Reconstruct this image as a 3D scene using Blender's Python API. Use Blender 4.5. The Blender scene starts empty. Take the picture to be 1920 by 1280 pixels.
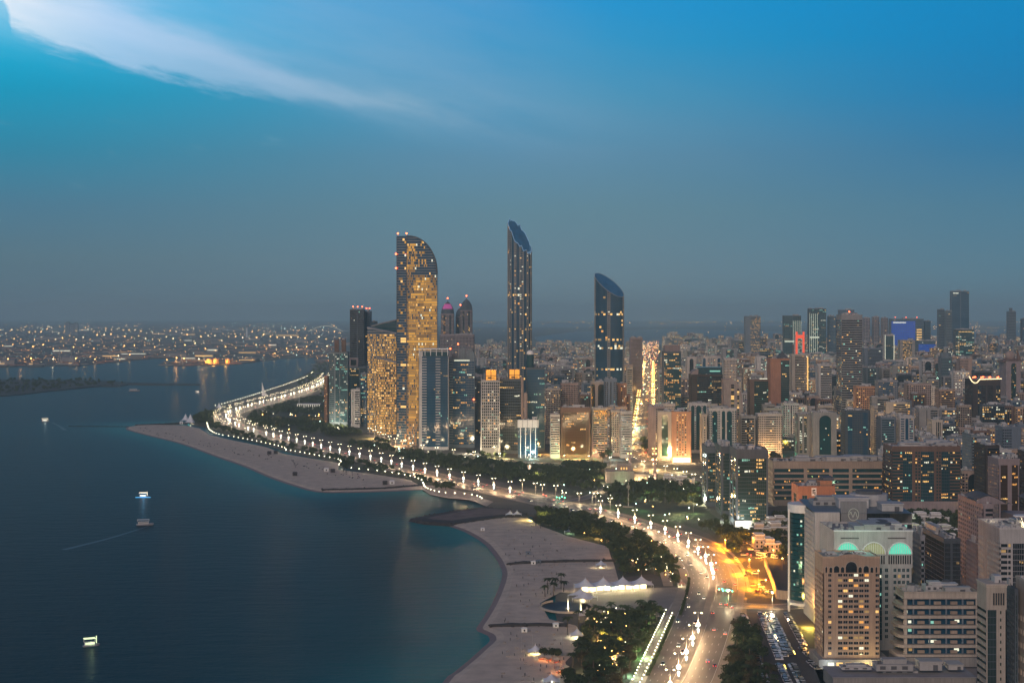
import bpy, math, random
import numpy as np
from mathutils import Vector
R = random.Random(11)
PI = math.pi
sc = bpy.context.scene
C = sc.collection

# ------------------------------------------------------------------ camera
F, HC, HY = 2900.0, 205.0, 588.0        # lens in photo pixels, eye height in metres, eye level row
cam_d = bpy.data.cameras.new('camera')
cam = bpy.data.objects.new('camera', cam_d)
C.objects.link(cam)
cam.location = (0, 0, HC)
cam.rotation_euler = (math.radians(90), 0, 0)
cam_d.sensor_width = 36
cam_d.lens = 36 * F / 1920
cam_d.shift_y = -(640 - HY) / 1920
cam_d.clip_start = 1
cam_d.clip_end = 120000
sc.camera = cam


def lin(r, g, b):
    return tuple(((c / 255) / 12.92 if c <= 10 else ((c / 255 + .055) / 1.055) ** 2.4) for c in (r, g, b))


# ------------------------------------------------------------------ world: dusk sky with a cirrus band
world = bpy.data.worlds.new('World')
sc.world = world
world.use_nodes = True
wt = world.node_tree
wt.nodes.clear()


class NT:
    def __init__(s, tree):
        s.t = tree

    def n(s, kind, **kw):
        nd = s.t.nodes.new(kind)
        for k, v in kw.items():
            setattr(nd, k, v)
        return nd

    def put(s, sock, v):
        if hasattr(v, 'is_linked') or isinstance(v, bpy.types.NodeSocket):
            s.t.links.new(v, sock)
        else:
            sock.default_value = v

    def m(s, op, a, b=0.0, c=None, clamp=False):
        nd = s.n('ShaderNodeMath', operation=op, use_clamp=clamp)
        s.put(nd.inputs[0], a)
        s.put(nd.inputs[1], b)
        if c is not None:
            s.put(nd.inputs[2], c)
        return nd.outputs[0]

    def mr(s, v, a, b, c=0.0, d=1.0, smooth=False):
        nd = s.n('ShaderNodeMapRange')
        if smooth:
            nd.interpolation_type = 'SMOOTHSTEP'
        s.put(nd.inputs[0], v)
        for i, x in enumerate((a, b, c, d)):
            s.put(nd.inputs[i + 1], x)
        return nd.outputs[0]

    def mix(s, f, a, b, mode='MIX'):
        nd = s.n('ShaderNodeMix', data_type='RGBA', blend_type=mode)
        s.put(nd.inputs[0], f)
        s.put(nd.inputs[6], a)
        s.put(nd.inputs[7], b)
        return nd.outputs[2]

    def ramp(s, v, stops):
        nd = s.n('ShaderNodeValToRGB')
        el = nd.color_ramp.elements
        while len(el) > 1:
            el.remove(el[-1])
        for i, (p, c) in enumerate(stops):
            e = el[0] if i == 0 else el.new(p)
            e.position = p
            e.color = (*c[:3], 1)
        s.put(nd.inputs[0], v)
        return nd.outputs[0]

    def curve(s, v, pts):                 # pts in 0..1
        return s.ramp(v, [(x, (y, y, y)) for x, y in pts])

    def noise(s, vec, scale, detail=4, rough=.5):
        nd = s.n('ShaderNodeTexNoise')
        if vec is not None:
            s.put(nd.inputs['Vector'], vec)
        nd.inputs['Scale'].default_value = scale
        nd.inputs['Detail'].default_value = detail
        nd.inputs['Roughness'].default_value = rough
        return nd.outputs['Fac']


w = NT(wt)
tc = w.n('ShaderNodeTexCoord').outputs['Generated']
sp = w.n('ShaderNodeSeparateXYZ')
w.put(sp.inputs[0], tc)
dx, dy, dz = sp.outputs
az = w.m('ARCTAN2', dx, dy)
hor = w.m('SQRT', w.m('ADD', w.m('MULTIPLY', dx, dx), w.m('MULTIPLY', dy, dy)))
te = w.m('DIVIDE', dz, w.m('MAXIMUM', hor, .02))            # tangent of the elevation
azd = w.mr(az, -.36, .36)                                    # 0..1 across the city side
t = w.m('MULTIPLY', te, 2.9)                                 # 1 = 19 degrees up
tt = w.m('MULTIPLY', te, 2.2, clamp=True)
k = .4482                                                    # top of frame in tt = 588/2900*2.2
left = w.ramp(tt, [(0, lin(84, 110, 126)), (k * .17, lin(86, 118, 134)), (k * .33, lin(72, 122, 148)),
                   (k * .50, lin(42, 134, 166)), (k * .68, lin(12, 152, 190)), (k * .85, lin(0, 178, 222)),
                   (k, lin(0, 186, 235)), (.66, lin(0, 120, 180)), (.8, lin(0, 66, 118)), (1, lin(0, 44, 88))])
midc = w.ramp(tt, [(0, lin(100, 126, 140)), (k * .12, lin(101, 130, 146)), (k * .33, lin(95, 134, 152)),
                   (k * .5, lin(88, 137, 164)), (k * .68, lin(62, 146, 184)), (k * .85, lin(22, 148, 200)),
                   (k, lin(0, 148, 210)), (.66, lin(0, 98, 160)), (.8, lin(0, 60, 112)), (1, lin(0, 44, 88))])
right = w.ramp(tt, [(0, lin(90, 120, 136)), (k * .12, lin(86, 126, 146)), (k * .33, lin(72, 124, 152)),
                    (k * .5, lin(46, 120, 162)), (k * .68, lin(12, 124, 178)), (k * .85, lin(0, 130, 188)),
                    (k, lin(0, 134, 194)), (.66, lin(0, 88, 150)), (.8, lin(0, 56, 108)), (1, lin(0, 44, 88))])
g1 = w.mix(w.mr(azd, .02, .52, smooth=True), left, midc)
grad = w.mix(w.mr(azd, .52, .98, smooth=True), g1, right)
# the cirrus band, in degrees of bearing and tangent of elevation
pxn = w.mr(az, -.33104, .33104)                              # bearing of the picture's sides
py = w.m('SUBTRACT', 588, w.m('MULTIPLY', te, 2900))
mp = w.n('ShaderNodeCombineXYZ')
w.put(mp.inputs[0], w.m('MULTIPLY', w.m('SUBTRACT', az, w.m('MULTIPLY', te, .27)), 2.6))
w.put(mp.inputs[1], w.m('MULTIPLY', w.m('ADD', te, w.m('MULTIPLY', az, .25)), 13))
nz = w.noise(mp.outputs[0], 2.6, 9, .62)
nz2 = w.noise(mp.outputs[0], 9, 8, .62)
wob = w.m('MULTIPLY', w.m('SUBTRACT', nz, .5), 120)
wob2 = w.m('MULTIPLY', w.m('SUBTRACT', nz2, .5), 80)
E = lambda lst: [(x / 1920, y / 600) for x, y in lst]
edge = w.m('MULTIPLY', w.curve(pxn, E([(0, 24), (38, 40), (52, 96), (130, 126), (270, 158), (520, 200), (760, 240), (910, 263), (1200, 330), (1920, 420)])), 600)
core = w.m('MULTIPLY', w.curve(pxn, E([(0, 2), (200, 50), (400, 112), (520, 152), (650, 192), (900, 252), (1300, 350), (1920, 480)])), 600)
d = w.m('ADD', w.m('SUBTRACT', edge, py), w.m('ADD', w.m('MULTIPLY', wob, .55), wob2))
ampl = w.curve(pxn, [(0, .95), (.1, .7), (.2, .56), (.28, .56), (.38, .54), (.48, .42), (.62, .22), (.8, .08), (1, .03)])
widt = w.m('MULTIPLY', w.curve(pxn, [(0, .3), (.2, .3), (.3, .36), (.40, .5), (.5, .9), (1, 1)]), 120)
fill = w.m('MULTIPLY', w.mr(d, 0.0, widt, smooth=True), w.m('POWER', 2.718, w.m('MULTIPLY', w.m('MAXIMUM', d, 0), -.0045)))
cg = w.m('DIVIDE', w.m('ADD', w.m('SUBTRACT', py, core), wob), w.m('MULTIPLY', w.curve(pxn, [(0, .9), (.15, .6), (.3, .34), (.5, .3), (1, .5)]), 75))
gau = w.m('POWER', 2.718, w.m('MULTIPLY', w.m('MULTIPLY', cg, cg), -1))
amp2 = w.curve(pxn, [(0, .4), (.1, .40), (.2, .36), (.3, .30), (.4, .2), (.48, .1), (.6, 0)])
dens = w.m('ADD', w.m('MULTIPLY', fill, w.m('MULTIPLY', ampl, w.mr(nz, .3, .7, .5, 1.2))), w.m('MULTIPLY', gau, amp2), clamp=True)
# thin veil high over the middle
vg = w.m('DIVIDE', w.m('SUBTRACT', pxn, w.mr(py, 0, 300, .36, .5)), .15)
veil = w.m('MULTIPLY', w.m('POWER', 2.718, w.m('MULTIPLY', w.m('MULTIPLY', vg, vg), -1)), w.m('MULTIPLY', w.mr(py, 420, 120, 0, .42, smooth=True), w.mr(nz, .25, .75, .6, 1.1)))
front = w.mr(dy, .2, .5, smooth=True)
dens = w.m('MULTIPLY', dens, front)
veil = w.m('MULTIPLY', veil, front)
wisps = w.m('MULTIPLY', w.mr(nz2, .58, .74, 0, .16, smooth=True), w.m('MULTIPLY', w.mr(py, 200, 300, smooth=True), w.mr(py, 420, 330, smooth=True)))
sky = w.mix(veil, grad, (*lin(108, 164, 210), 1))
sky = w.mix(w.m('MULTIPLY', wisps, w.mr(azd, .55, .3)), sky, (*lin(140, 178, 196), 1))
cc = w.ramp(pxn, [(0, lin(236, 246, 255)), (.12, lin(198, 220, 250)), (.25, lin(172, 200, 230)), (.4, lin(150, 182, 204)), (.6, lin(130, 158, 178)), (1, lin(110, 140, 160))])
sky = w.mix(dens, sky, cc)
# afterglow low in the west, behind the photographer
glow = w.m('MULTIPLY', w.mr(dy, -.1, -.95, smooth=True), w.mr(te, .75, .0, 0, 1, smooth=True))
sky = w.mix(w.m('MULTIPLY', glow, .75), sky, (.50, .40, .38, 1))
nish = w.n('ShaderNodeTexSky', sky_type='NISHITA', sun_disc=False)
nish.sun_elevation = math.radians(3)
nish.sun_rotation = math.radians(200)
bg = w.n('ShaderNodeBackground')
bg2 = w.n('ShaderNodeBackground')
w.put(bg.inputs[0], sky)
bg.inputs[1].default_value = 1.0
w.put(bg2.inputs[0], nish.outputs[0])
bg2.inputs[1].default_value = .0015
addn = w.n('ShaderNodeAddShader')
w.put(addn.inputs[0], bg.outputs[0])
w.put(addn.inputs[1], bg2.outputs[0])
out = w.n('ShaderNodeOutputWorld')
w.put(out.inputs[0], addn.outputs[0])

sun_d = bpy.data.lights.new('sun', 'SUN')
sun_d.energy = 1.35
sun_d.angle = math.radians(22)
sun_d.color = (1, .77, .63)
sun = bpy.data.objects.new('sun', sun_d)
C.objects.link(sun)
sun.rotation_euler = (math.radians(66), 0, math.radians(-20))   # light travels towards +Y and down, from behind and left

sc.view_settings.view_transform = 'Standard'
sc.view_settings.look = 'None'
sc.view_settings.exposure = 0
sc.view_settings.gamma = 1
sc.view_settings.use_curve_mapping = False
sc.render.engine = 'CYCLES'
cy = sc.cycles
cy.max_bounces = 4
cy.diffuse_bounces = 2
cy.glossy_bounces = 2
cy.transmission_bounces = 2
cy.volume_bounces = 3
cy.transparent_max_bounces = 6
cy.sample_clamp_indirect = 2.0
cy.use_denoising = True
cy.caustics_reflective = False
cy.caustics_refractive = False
cy.use_light_tree = True
cy.blur_glossy = 1.0


# ------------------------------------------------------------------ helpers
def G(px, py, z=1.6):
    """photo row and column of a point on the ground -> metres"""
    Y = F * (HC - z) / (py - HY)
    return ((px - 960) * Y / F, Y)


def PX(x, y, z):
    return (960 + F * x / y, HY + F * (HC - z) / y)


LZ = 1.6
MATS = {}


def _grey(q, v):
    cb = q.n('ShaderNodeCombineXYZ')
    for i in range(3):
        q.put(cb.inputs[i], v)
    return cb.outputs[0]


def mat(name, col, rough=.8, metal=0.0, spec=.5, var=.12, scale=.15, bump=0.0, emit=None, es=0.0, sample=False, objvar=0.0, coat=0.0, streak=0.0):
    if name in MATS:
        return MATS[name]
    m = bpy.data.materials.new(name)
    m.use_nodes = True
    q = NT(m.node_tree)
    b = m.node_tree.nodes['Principled BSDF']
    b.inputs['Roughness'].default_value = rough
    b.inputs['Metallic'].default_value = metal
    b.inputs['Specular IOR Level'].default_value = spec
    b.inputs['Coat Weight'].default_value = coat
    geo = q.n('ShaderNodeNewGeometry').outputs['Position']
    if var > 0:
        f = q.noise(geo, scale, 5, .6)
        c = q.mix(f, (*[v * (1 - var * 2) for v in col], 1), (*[min(1, v * (1 + var * 2)) for v in col], 1))
        if objvar > 0:
            oi = q.n('ShaderNodeObjectInfo').outputs['Random']
            hs = q.n('ShaderNodeHueSaturation')
            q.put(hs.inputs['Value'], q.mr(oi, 0, 1, 1 - objvar, 1 + objvar))
            q.put(hs.inputs['Hue'], q.mr(q.m('FRACT', q.m('MULTIPLY', oi, 7.3)), 0, 1, .5 - objvar * .05, .5 + objvar * .05))
            q.put(hs.inputs['Color'], c)
            c = hs.outputs[0]
        q.put(b.inputs['Base Color'], c)
    else:
        b.inputs['Base Color'].default_value = (*col, 1)
    if streak:
        mpn = q.n('ShaderNodeMapping')
        mpn.inputs['Scale'].default_value = (.9, .9, .05)
        q.put(mpn.inputs[0], geo)
        st_ = q.mr(q.noise(mpn.outputs[0], 1.0, 4, .65), .35, .8, 1.06, 1 - streak)
        big_ = q.mr(q.noise(geo, .03, 3, .5), .3, .7, .88, 1.08)
        q.put(b.inputs['Base Color'], q.mix(1.0, c, q.mix(1.0, _grey(q, st_), _grey(q, big_), 'MULTIPLY'), 'MULTIPLY'))
    if bump > 0:
        bn = q.n('ShaderNodeBump')
        bn.inputs['Strength'].default_value = bump
        q.put(bn.inputs['Height'], q.noise(geo, scale * 8, 4, .6))
        q.put(b.inputs['Normal'], bn.outputs[0])
    if emit:
        b.inputs['Emission Color'].default_value = (*emit, 1)
        b.inputs['Emission Strength'].default_value = es
        m.cycles.emission_sampling = 'FRONT' if sample else 'NONE'
    MATS[name] = m
    return m


class MB:
    """collects faces; build() links them as one mesh object"""
    def __init__(s):
        s.v, s.f, s.mi = [], [], []

    def face(s, pts, m=0):
        k = len(s.v)
        s.v.extend(pts)
        s.f.append(tuple(range(k, k + len(pts))))
        s.mi.append(m)

    def mesh_part(s, vs, fs, m=0):
        k = len(s.v)
        s.v.extend(vs)
        for f in fs:
            s.f.append(tuple(k + i for i in f))
            s.mi.append(m)

    def box(s, x0, x1, y0, y1, z0, z1, m=0, bottom=True, top=None):
        v = [(x0, y0, z0), (x1, y0, z0), (x1, y1, z0), (x0, y1, z0), (x0, y0, z1), (x1, y0, z1), (x1, y1, z1), (x0, y1, z1)]
        f = [(0, 1, 5, 4), (1, 2, 6, 5), (2, 3, 7, 6), (3, 0, 4, 7), (4, 5, 6, 7)]
        if bottom:
            f.append((3, 2, 1, 0))
        s.mesh_part(v, f, m)

    def prism(s, poly, z0, z1, m=0, cap=True, mt=None):
        n = len(poly)
        v = [(x, y, z0) for x, y in poly] + [(x, y, z1) for x, y in poly]
        s.mesh_part(v, [(i, (i + 1) % n, (i + 1) % n + n, i + n) for i in range(n)], m)
        if cap:
            s.mesh_part([(x, y, z1) for x, y in poly], [tuple(range(n))], m if mt is None else mt)

    def tube(s, a, b, r0, r1=None, n=6, m=0, cap=True):
        r1 = r0 if r1 is None else r1
        a, b = Vector(a), Vector(b)
        d = (b - a).normalized()
        u = d.orthogonal().normalized()
        q = d.cross(u)
        v = []
        for p, r in ((a, r0), (b, r1)):
            for i in range(n):
                t = 2 * PI * i / n
                v.append(tuple(p + u * math.cos(t) * r + q * math.sin(t) * r))
        f = [(i, (i + 1) % n, (i + 1) % n + n, i + n) for i in range(n)]
        if cap:
            f += [tuple(range(n - 1, -1, -1)), tuple(range(n, 2 * n))]
        s.mesh_part(v, f, m)

    def ball(s, c, r, n=8, k=6, m=0, sz=1.0, half=False):
        v, f = [], []
        lo = 0 if half else -PI / 2
        for j in range(k + 1):
            ph = lo + (PI / 2 - lo) * j / k
            for i in range(n):
                t = 2 * PI * i / n
                v.append((c[0] + r * math.cos(ph) * math.cos(t), c[1] + r * math.cos(ph) * math.sin(t), c[2] + r * sz * math.sin(ph)))
        for j in range(k):
            for i in range(n):
                a = j * n + i
                b = j * n + (i + 1) % n
                f.append((a, b, b + n, a + n))
        s.mesh_part(v, f, m)

    def mesh(s, name, mats):
        me = bpy.data.meshes.new(name)
        me.from_pydata(s.v, [], s.f)
        for m in (mats if isinstance(mats, (list, tuple)) else [mats]):
            me.materials.append(m)
        if any(s.mi):
            me.polygons.foreach_set('material_index', s.mi)
        me.update()
        return me

    def build(s, name, mats, parent=None, kind=None, smooth=False):
        if not s.f:
            return None
        me = s.mesh(name, mats)
        if smooth:
            me.shade_smooth()
        return put(name, me, parent, kind)


def put(name, me, parent=None, kind=None, loc=None, rz=0, scale=None):
    o = bpy.data.objects.new(name, me)
    C.objects.link(o)
    if parent is not None:
        o.parent = parent
    if kind:
        o['kind'] = kind
    if loc is not None:
        o.location = loc
    if rz:
        o.rotation_euler = (0, 0, rz)
    if scale is not None:
        o.scale = scale if isinstance(scale, (tuple, list)) else (scale,) * 3
    return o


def thing(name, label, cat, loc=(0, 0, LZ), rz=0, group=None, scale=None):
    o = bpy.data.objects.new(name, None)
    C.objects.link(o)
    o.empty_display_size = 1
    o.location = loc
    o.rotation_euler = (0, 0, rz)
    if scale:
        o.scale = (scale,) * 3
    o['label'] = label
    o['category'] = cat
    if group:
        o['group'] = group
    return o


def tag(o, label, cat, group=None, kind=None):
    o['label'] = label
    if cat:
        o['category'] = cat
    if group:
        o['group'] = group
    if kind:
        o['kind'] = kind
    return o


def dup(root, loc, rz=0, label=None, group=None, scale=None):
    r = root.copy()
    C.objects.link(r)
    r.location = loc
    r.rotation_euler = (0, 0, rz)
    if scale:
        r.scale = (scale,) * 3
    if label:
        r['label'] = label
    if group:
        r['group'] = group
    for ch in list(root.children):
        c = ch.copy()
        C.objects.link(c)
        c.parent = r
        for g in ch.children:
            h = g.copy()
            C.objects.link(h)
            h.parent = c
    return r


ORD = ['first', 'second', 'third', 'fourth', 'fifth', 'sixth', 'seventh', 'eighth', 'ninth', 'tenth', 'eleventh', 'twelfth', 'thirteenth',
       'fourteenth', 'fifteenth', 'sixteenth', 'seventeenth', 'eighteenth', 'nineteenth']
TENS = ['', '', 'twenty', 'thirty', 'forty', 'fifty', 'sixty', 'seventy', 'eighty', 'ninety']


def nth(i):                       # 0 -> first
    n = i + 1
    if n < 20:
        return ORD[n - 1]
    if n >= 100:
        return 'hundred-and-' + nth(n - 101) if n > 100 else 'hundredth'
    if n % 10 == 0:
        return TENS[n // 10][:-1] + 'ieth'
    return TENS[n // 10] + '-' + ORD[n % 10 - 1]


def light(name, loc, power, col, radius=.6, kind='POINT', parent=None):
    l = bpy.data.lights.new(name, kind)
    l.energy = power
    l.color = col
    l.shadow_soft_size = radius
    o = bpy.data.objects.new(name, l)
    C.objects.link(o)
    o.location = loc
    if parent is not None:
        o.parent = parent
    return o


def smooth_line(pts, step=12):
    """Catmull-Rom through world points, about one point per `step` metres"""
    P = [Vector(p) for p in pts]
    P = [P[0] * 2 - P[1]] + P + [P[-1] * 2 - P[-2]]
    out = []
    for i in range(1, len(P) - 2):
        a, b, c, e = P[i - 1:i + 3]
        n = max(2, int((c - b).length / step))
        for k in range(n):
            t = k / n
            out.append(.5 * ((2 * b) + (c - a) * t + (2 * a - 5 * b + 4 * c - e) * t * t + (3 * b - a - 3 * c + e) * t ** 3))
    out.append(P[-2])
    return out


def normals(L):
    N = []
    for i in range(len(L)):
        d = (L[min(i + 1, len(L) - 1)] - L[max(i - 1, 0)])
        d = Vector((d.x, d.y)).normalized()
        N.append(Vector((d.y, -d.x)))          # to the right of travel
    return N


def ribbon(mb, L, o0, o1, z, m=0, kerb=0):
    N = normals(L)
    A = [(p.x + n.x * o0, p.y + n.y * o0) for p, n in zip(L, N)]
    B = [(p.x + n.x * o1, p.y + n.y * o1) for p, n in zip(L, N)]
    n = len(L)
    v = [(x, y, z) for x, y in A] + [(x, y, z) for x, y in B]
    mb.mesh_part(v, [(i, n + i, n + i + 1, i + 1) for i in range(n - 1)], m)
    if kerb:
        for S in (A, B):
            vv = [(x, y, z) for x, y in S] + [(x, y, z - kerb) for x, y in S]
            mb.mesh_part(vv, [(i, n + i, n + i + 1, i + 1) for i in range(n - 1)], m)


def along(L, spacing, start=0.0):
    """points and headings every `spacing` metres along a polyline"""
    out, acc, nxt = [], 0.0, start
    for a, b in zip(L[:-1], L[1:]):
        d = (b - a).length
        while nxt <= acc + d and d > 0:
            t = (nxt - acc) / d
            out.append((a.lerp(b, t), math.atan2(b.y - a.y, b.x - a.x)))
            nxt += spacing
        acc += d
    return out


def inpoly(x, y, P):
    c = False
    j = len(P) - 1
    for i in range(len(P)):
        xi, yi = P[i]
        xj, yj = P[j]
        if (yi > y) != (yj > y) and x < (xj - xi) * (y - yi) / (yj - yi) + xi:
            c = not c
        j = i
    return c


# ------------------------------------------------------------------ materials
WALL = {
    'beige': (.44, .34, .27), 'pink': (.46, .34, .29), 'white': (.62, .59, .58), 'grey': (.33, .33, .35), 'bluegrey': (.20, .24, .30),
    'brown': (.20, .12, .09), 'terracotta': (.42, .21, .13), 'tan': (.56, .39, .28), 'darkbrown': (.07, .05, .045), 'concrete': (.36, .34, .32),
    'cream': (.58, .50, .42), 'steel': (.20, .24, .27), 'slate': (.10, .12, .15), 'orange': (.62, .33, .18), 'mauve': (.36, .29, .30),
}
for k_, c_ in WALL.items():
    mat('wall ' + k_, tuple(v * .80 for v in c_), .85, var=.10, scale=.12, objvar=.14, streak=.32)
GLASS = {'dark': (.012, .016, .020), 'blue': (.014, .065, .125), 'teal': (.010, .050, .062), 'bronze': (.050, .026, .010), 'green': (.012, .034, .026), 'gold': (.28, .14, .035), 'grey': (.03, .04, .05)}
for k_, c_ in GLASS.items():
    mat('glass ' + k_, c_, .08 if k_ != 'gold' else .3, spec=.6, var=.25, scale=.03, metal=.0 if k_ != 'gold' else .7)
LIT = [mat('lit warm', (.2, .15, .1), emit=(1, .56, .15), es=1.3, var=0), mat('lit amber', (.2, .15, .1), emit=(1, .42, .07), es=.95, var=0),
       mat('lit white', (.2, .2, .2), emit=(.95, .95, .70), es=1.1, var=0), mat('lit mint', (.1, .2, .2), emit=(.38, .95, .72), es=.6, var=0),
       mat('lit dim', (.12, .1, .07), emit=(1, .58, .18), es=.36, var=0), mat('gold window and reflection', (.2, .13, .05), emit=(1, .47, .05), es=.62, var=0),
       mat('gold window and reflection dim', (.2, .13, .05), emit=(1, .46, .06), es=.34, var=0), mat('gold window and reflection faint', (.15, .1, .04), emit=(1, .46, .09), es=.15, var=0)]  # the golds serve lit windows and the sail tower's painted reflection
MIXN = {'mix': [0, 0, 1, 2, 3, 4, 4, 4], 'warm': [0, 0, 1, 1, 4, 4, 2], 'cool': [2, 3, 3, 4, 0], 'gold': [5, 5, 5, 0, 5, 1, 4], 'white': [2, 2, 4, 0], 'amber': [1, 1, 4, 0]}
M_ROOF = mat('roof gravel', (.25, .24, .25), .9, var=.2, scale=.08, objvar=.2)
M_ROOFD = mat('roof dark', (.10, .10, .11), .9, var=.2, scale=.08)
M_UNIT = mat('roof machinery', (.42, .41, .41), .6, var=.15, scale=.4, objvar=.2)
M_WHITE = mat('white paint', (.78, .77, .76), .6, var=.04, scale=.3)
M_STEEL = mat('lamp post steel', (.35, .34, .32), .5, metal=.4, var=0)
M_RED = mat('red beacon', (.4, .02, .01), emit=(1, .10, .03), es=14, var=0)
M_BULB = mat('lamp bulb white', (.8, .8, .7), emit=(1, .84, .54), es=14, var=0)
M_BALL = mat('lamp globe', (.8, .8, .8), emit=(.90, 1, .90), es=2.6, var=0)
M_SOD = mat('sodium bulb', (.8, .5, .2), emit=(1, .48, .12), es=22, var=0)
M_COOL = mat('cool bulb', (.7, .8, .8), emit=(.65, 1, .85), es=18, var=0)
M_SMALL = mat('path bulb', (.8, .8, .7), emit=(1, .90, .62), es=9, var=0)

# ------------------------------------------------------------------ setting: water, land, sand, roads
def struct(o, name=None):
    o['kind'] = 'structure'
    return o


GP = lambda pts, z=1.6: [G(x, y, z) for x, y in pts]
SHORE_N = [(700, 1700), (800, 1400), (855, 1281), (880, 1256), (905, 1235), (932, 1210), (946, 1196), (940, 1184), (921, 1176), (921, 1170), (929, 1158), (945, 1130),
           (958, 1098), (964, 1072), (958, 1056), (952, 1045), (930, 1018), (903, 1000), (880, 989), (858, 982)]
BEACH_N = SHORE_N + [(900, 973), (945, 968), (985, 968), (1012, 985), (1062, 1003), (1140, 1024), (1152, 1060), (1160, 1088), (1110, 1110), (1050, 1110), (1012, 1130),
                     (1030, 1160), (1080, 1172), (1096, 1195), (1085, 1215), (1060, 1240), (1070, 1290), (1050, 1500), (1060, 1700)]
SHORE_F = [(800, 913), (720, 917), (640, 919), (604, 918), (572, 910), (520, 893), (470, 872), (420, 855), (350, 830), (290, 815), (255, 806), (245, 801), (258, 797), (300, 796)]
BEACH_F = SHORE_F + [(345, 797), (375, 803), (392, 815), (440, 826), (500, 838), (530, 850), (600, 862), (636, 868), (634, 880), (690, 887), (760, 898), (788, 905)]
LAND = [(1030, 1700), (1020, 1280), (1060, 1230), (1040, 1140), (1045, 1080), (1040, 1000), (1000, 966), (950, 955), (912, 949), (893, 940), (880, 936), (840, 932), (808, 926),
        (793, 918), (790, 908), (770, 899), (740, 893), (680, 883), (640, 872), (600, 858), (540, 846), (500, 833), (430, 815), (385, 800), (352, 793), (350, 787), (385, 773),
        (399, 764), (450, 748), (490, 735), (540, 716), (565, 704), (582, 694), (592, 680), (594, 672), (570, 669.6), (530, 672), (480, 678), (440, 682.5), (400, 685), (330, 686),
        (300, 684.5), (303, 680), (350, 675), (335, 670.5), (285, 672), (240, 676), (185, 682), (150, 685), (60, 686.5), (-200, 688), (-1600, 690), (-6500, 690),
        (-6500, 601.5), (8500, 601.5), (8500, 1700)]

m = mat('land', (.085, .078, .072), .95, var=.35, scale=.02)
mb = MB()
P = GP(LAND)
mb.face([(x, y, 1.6) for x, y in P][::-1])
n = len(P)
vv = [(x, y, 1.6) for x, y in P] + [(x, y, -3) for x, y in P]
mb.mesh_part(vv, [(i, (i + 1) % n, (i + 1) % n + n, i + n) for i in range(n)])
struct(mb.build('ground', m))

M_SAND = mat('sand', (.58, .47, .375), .95, var=.22, scale=.09, bump=.5)
M_WET = mat('wet sand', (.24, .16, .14), .6, var=.08, scale=.05)


def beach(poly, shore):
    P = GP(poly, 1.7)
    S = [Vector((*G(x, y, 1.7), 0)) for x, y in shore]
    # rough the waterline a little
    mb = MB()
    mb.face([(x, y, 1.72) for x, y in P][::-1])
    L = S
    N = normals(L)
    for side in (-1,):
        a, b, c_ = [], [], []
        for p, nn in zip(L, N):
            a.append((p.x, p.y, 1.72))
            b.append((p.x - nn.x * 5, p.y - nn.y * 5, .8))
            c_.append((p.x - nn.x * 13, p.y - nn.y * 13, -.7))
        for i in range(len(L) - 1):
            mb.face([a[i], a[i + 1], b[i + 1], b[i]])
            mb.face([b[i], b[i + 1], c_[i + 1], c_[i]], 1)
    return struct(mb.build('beach', [M_SAND, M_WET]))


def dens(pts, k=4):
    """finer waterline: Catmull-Rom in photo space"""
    L = smooth_line([Vector((x, y, 0)) for x, y in pts], 12)
    return [(p.x, p.y) for p in L]


SN, SF = dens(SHORE_N), dens(SHORE_F)
beach(SN + BEACH_N[len(SHORE_N):], SN)
beach(SF + BEACH_F[len(SHORE_F):], SF)

# island at the far left, and the port breakwater
mb = MB()
isl = GP([(-900, 708), (0, 711.5), (60, 711), (140, 712), (190, 713.5), (250, 717), (300, 718.2), (376, 719.4), (376, 721), (300, 721), (240, 720.5), (225, 724), (190, 723.5), (150, 727), (90, 733), (40, 739), (0, 742), (-300, 760), (-900, 800)])
mb.face([(x, y, 1.8) for x, y in isl][::-1])
n = len(isl)
vv = [(x, y, 1.8) for x, y in isl] + [(x, y, -2) for x, y in isl]
mb.mesh_part(vv, [(i, (i + 1) % n, (i + 1) % n + n, i + n) for i in range(n)])
struct(mb.build('island_ground', mat('island soil', (.06, .06, .055), .95, var=.3, scale=.02)))
mb = MB()
for px0, px1, y0, y1 in ((-500, 60, 680, 683), (160, 235, 678, 681)):
    pass

# water: one sheet to the horizon, its colour paling where it is shallow
shore_w = [np.array([G(x, y, 0) for x, y in S]) for S in (SN, SF)]
bay = np.array([G(x, y, 0) for x, y in [(790, 915), (805, 928), (842, 935), (885, 939), (905, 948)]])
pxs = [-14000, -4000, -1500, -700, -300] + list(range(-100, 1060, 12)) + [1100, 1500, 2500, 5000, 14000]
pys = [601.2, 603, 606, 610, 616, 624, 634, 646, 658, 668] + list(range(676, 1290, 7)) + [1300, 1330, 1400, 1500, 1750]
V = np.array([[G(x, y, 0) for x in pxs] for y in pys])
D = np.full(V.shape[:2], 1e9)
for S in shore_w:
    a, b = S[:-1], S[1:]
    for p, q in zip(a, b):
        e = q - p
        l2 = max(float(e @ e), 1e-6)
        tpar = np.clip(((V - p) @ e) / l2, 0, 1)
        dd = np.linalg.norm(V - (p + tpar[..., None] * e), axis=2)
        D = np.minimum(D, dd)
Db = np.full(V.shape[:2], 1e9)
for p in bay:
    Db = np.minimum(Db, np.linalg.norm(V - p, axis=2))
ny_, nx_ = V.shape[:2]
me = bpy.data.meshes.new('water')
me.from_pydata([(float(V[j, i, 0]), float(V[j, i, 1]), 0.0) for j in range(ny_) for i in range(nx_)], [],
               [(j * nx_ + i, (j + 1) * nx_ + i, (j + 1) * nx_ + i + 1, j * nx_ + i + 1) for j in range(ny_ - 1) for i in range(nx_ - 1)])
at = me.attributes.new('shallow', 'FLOAT', 'POINT')
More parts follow.
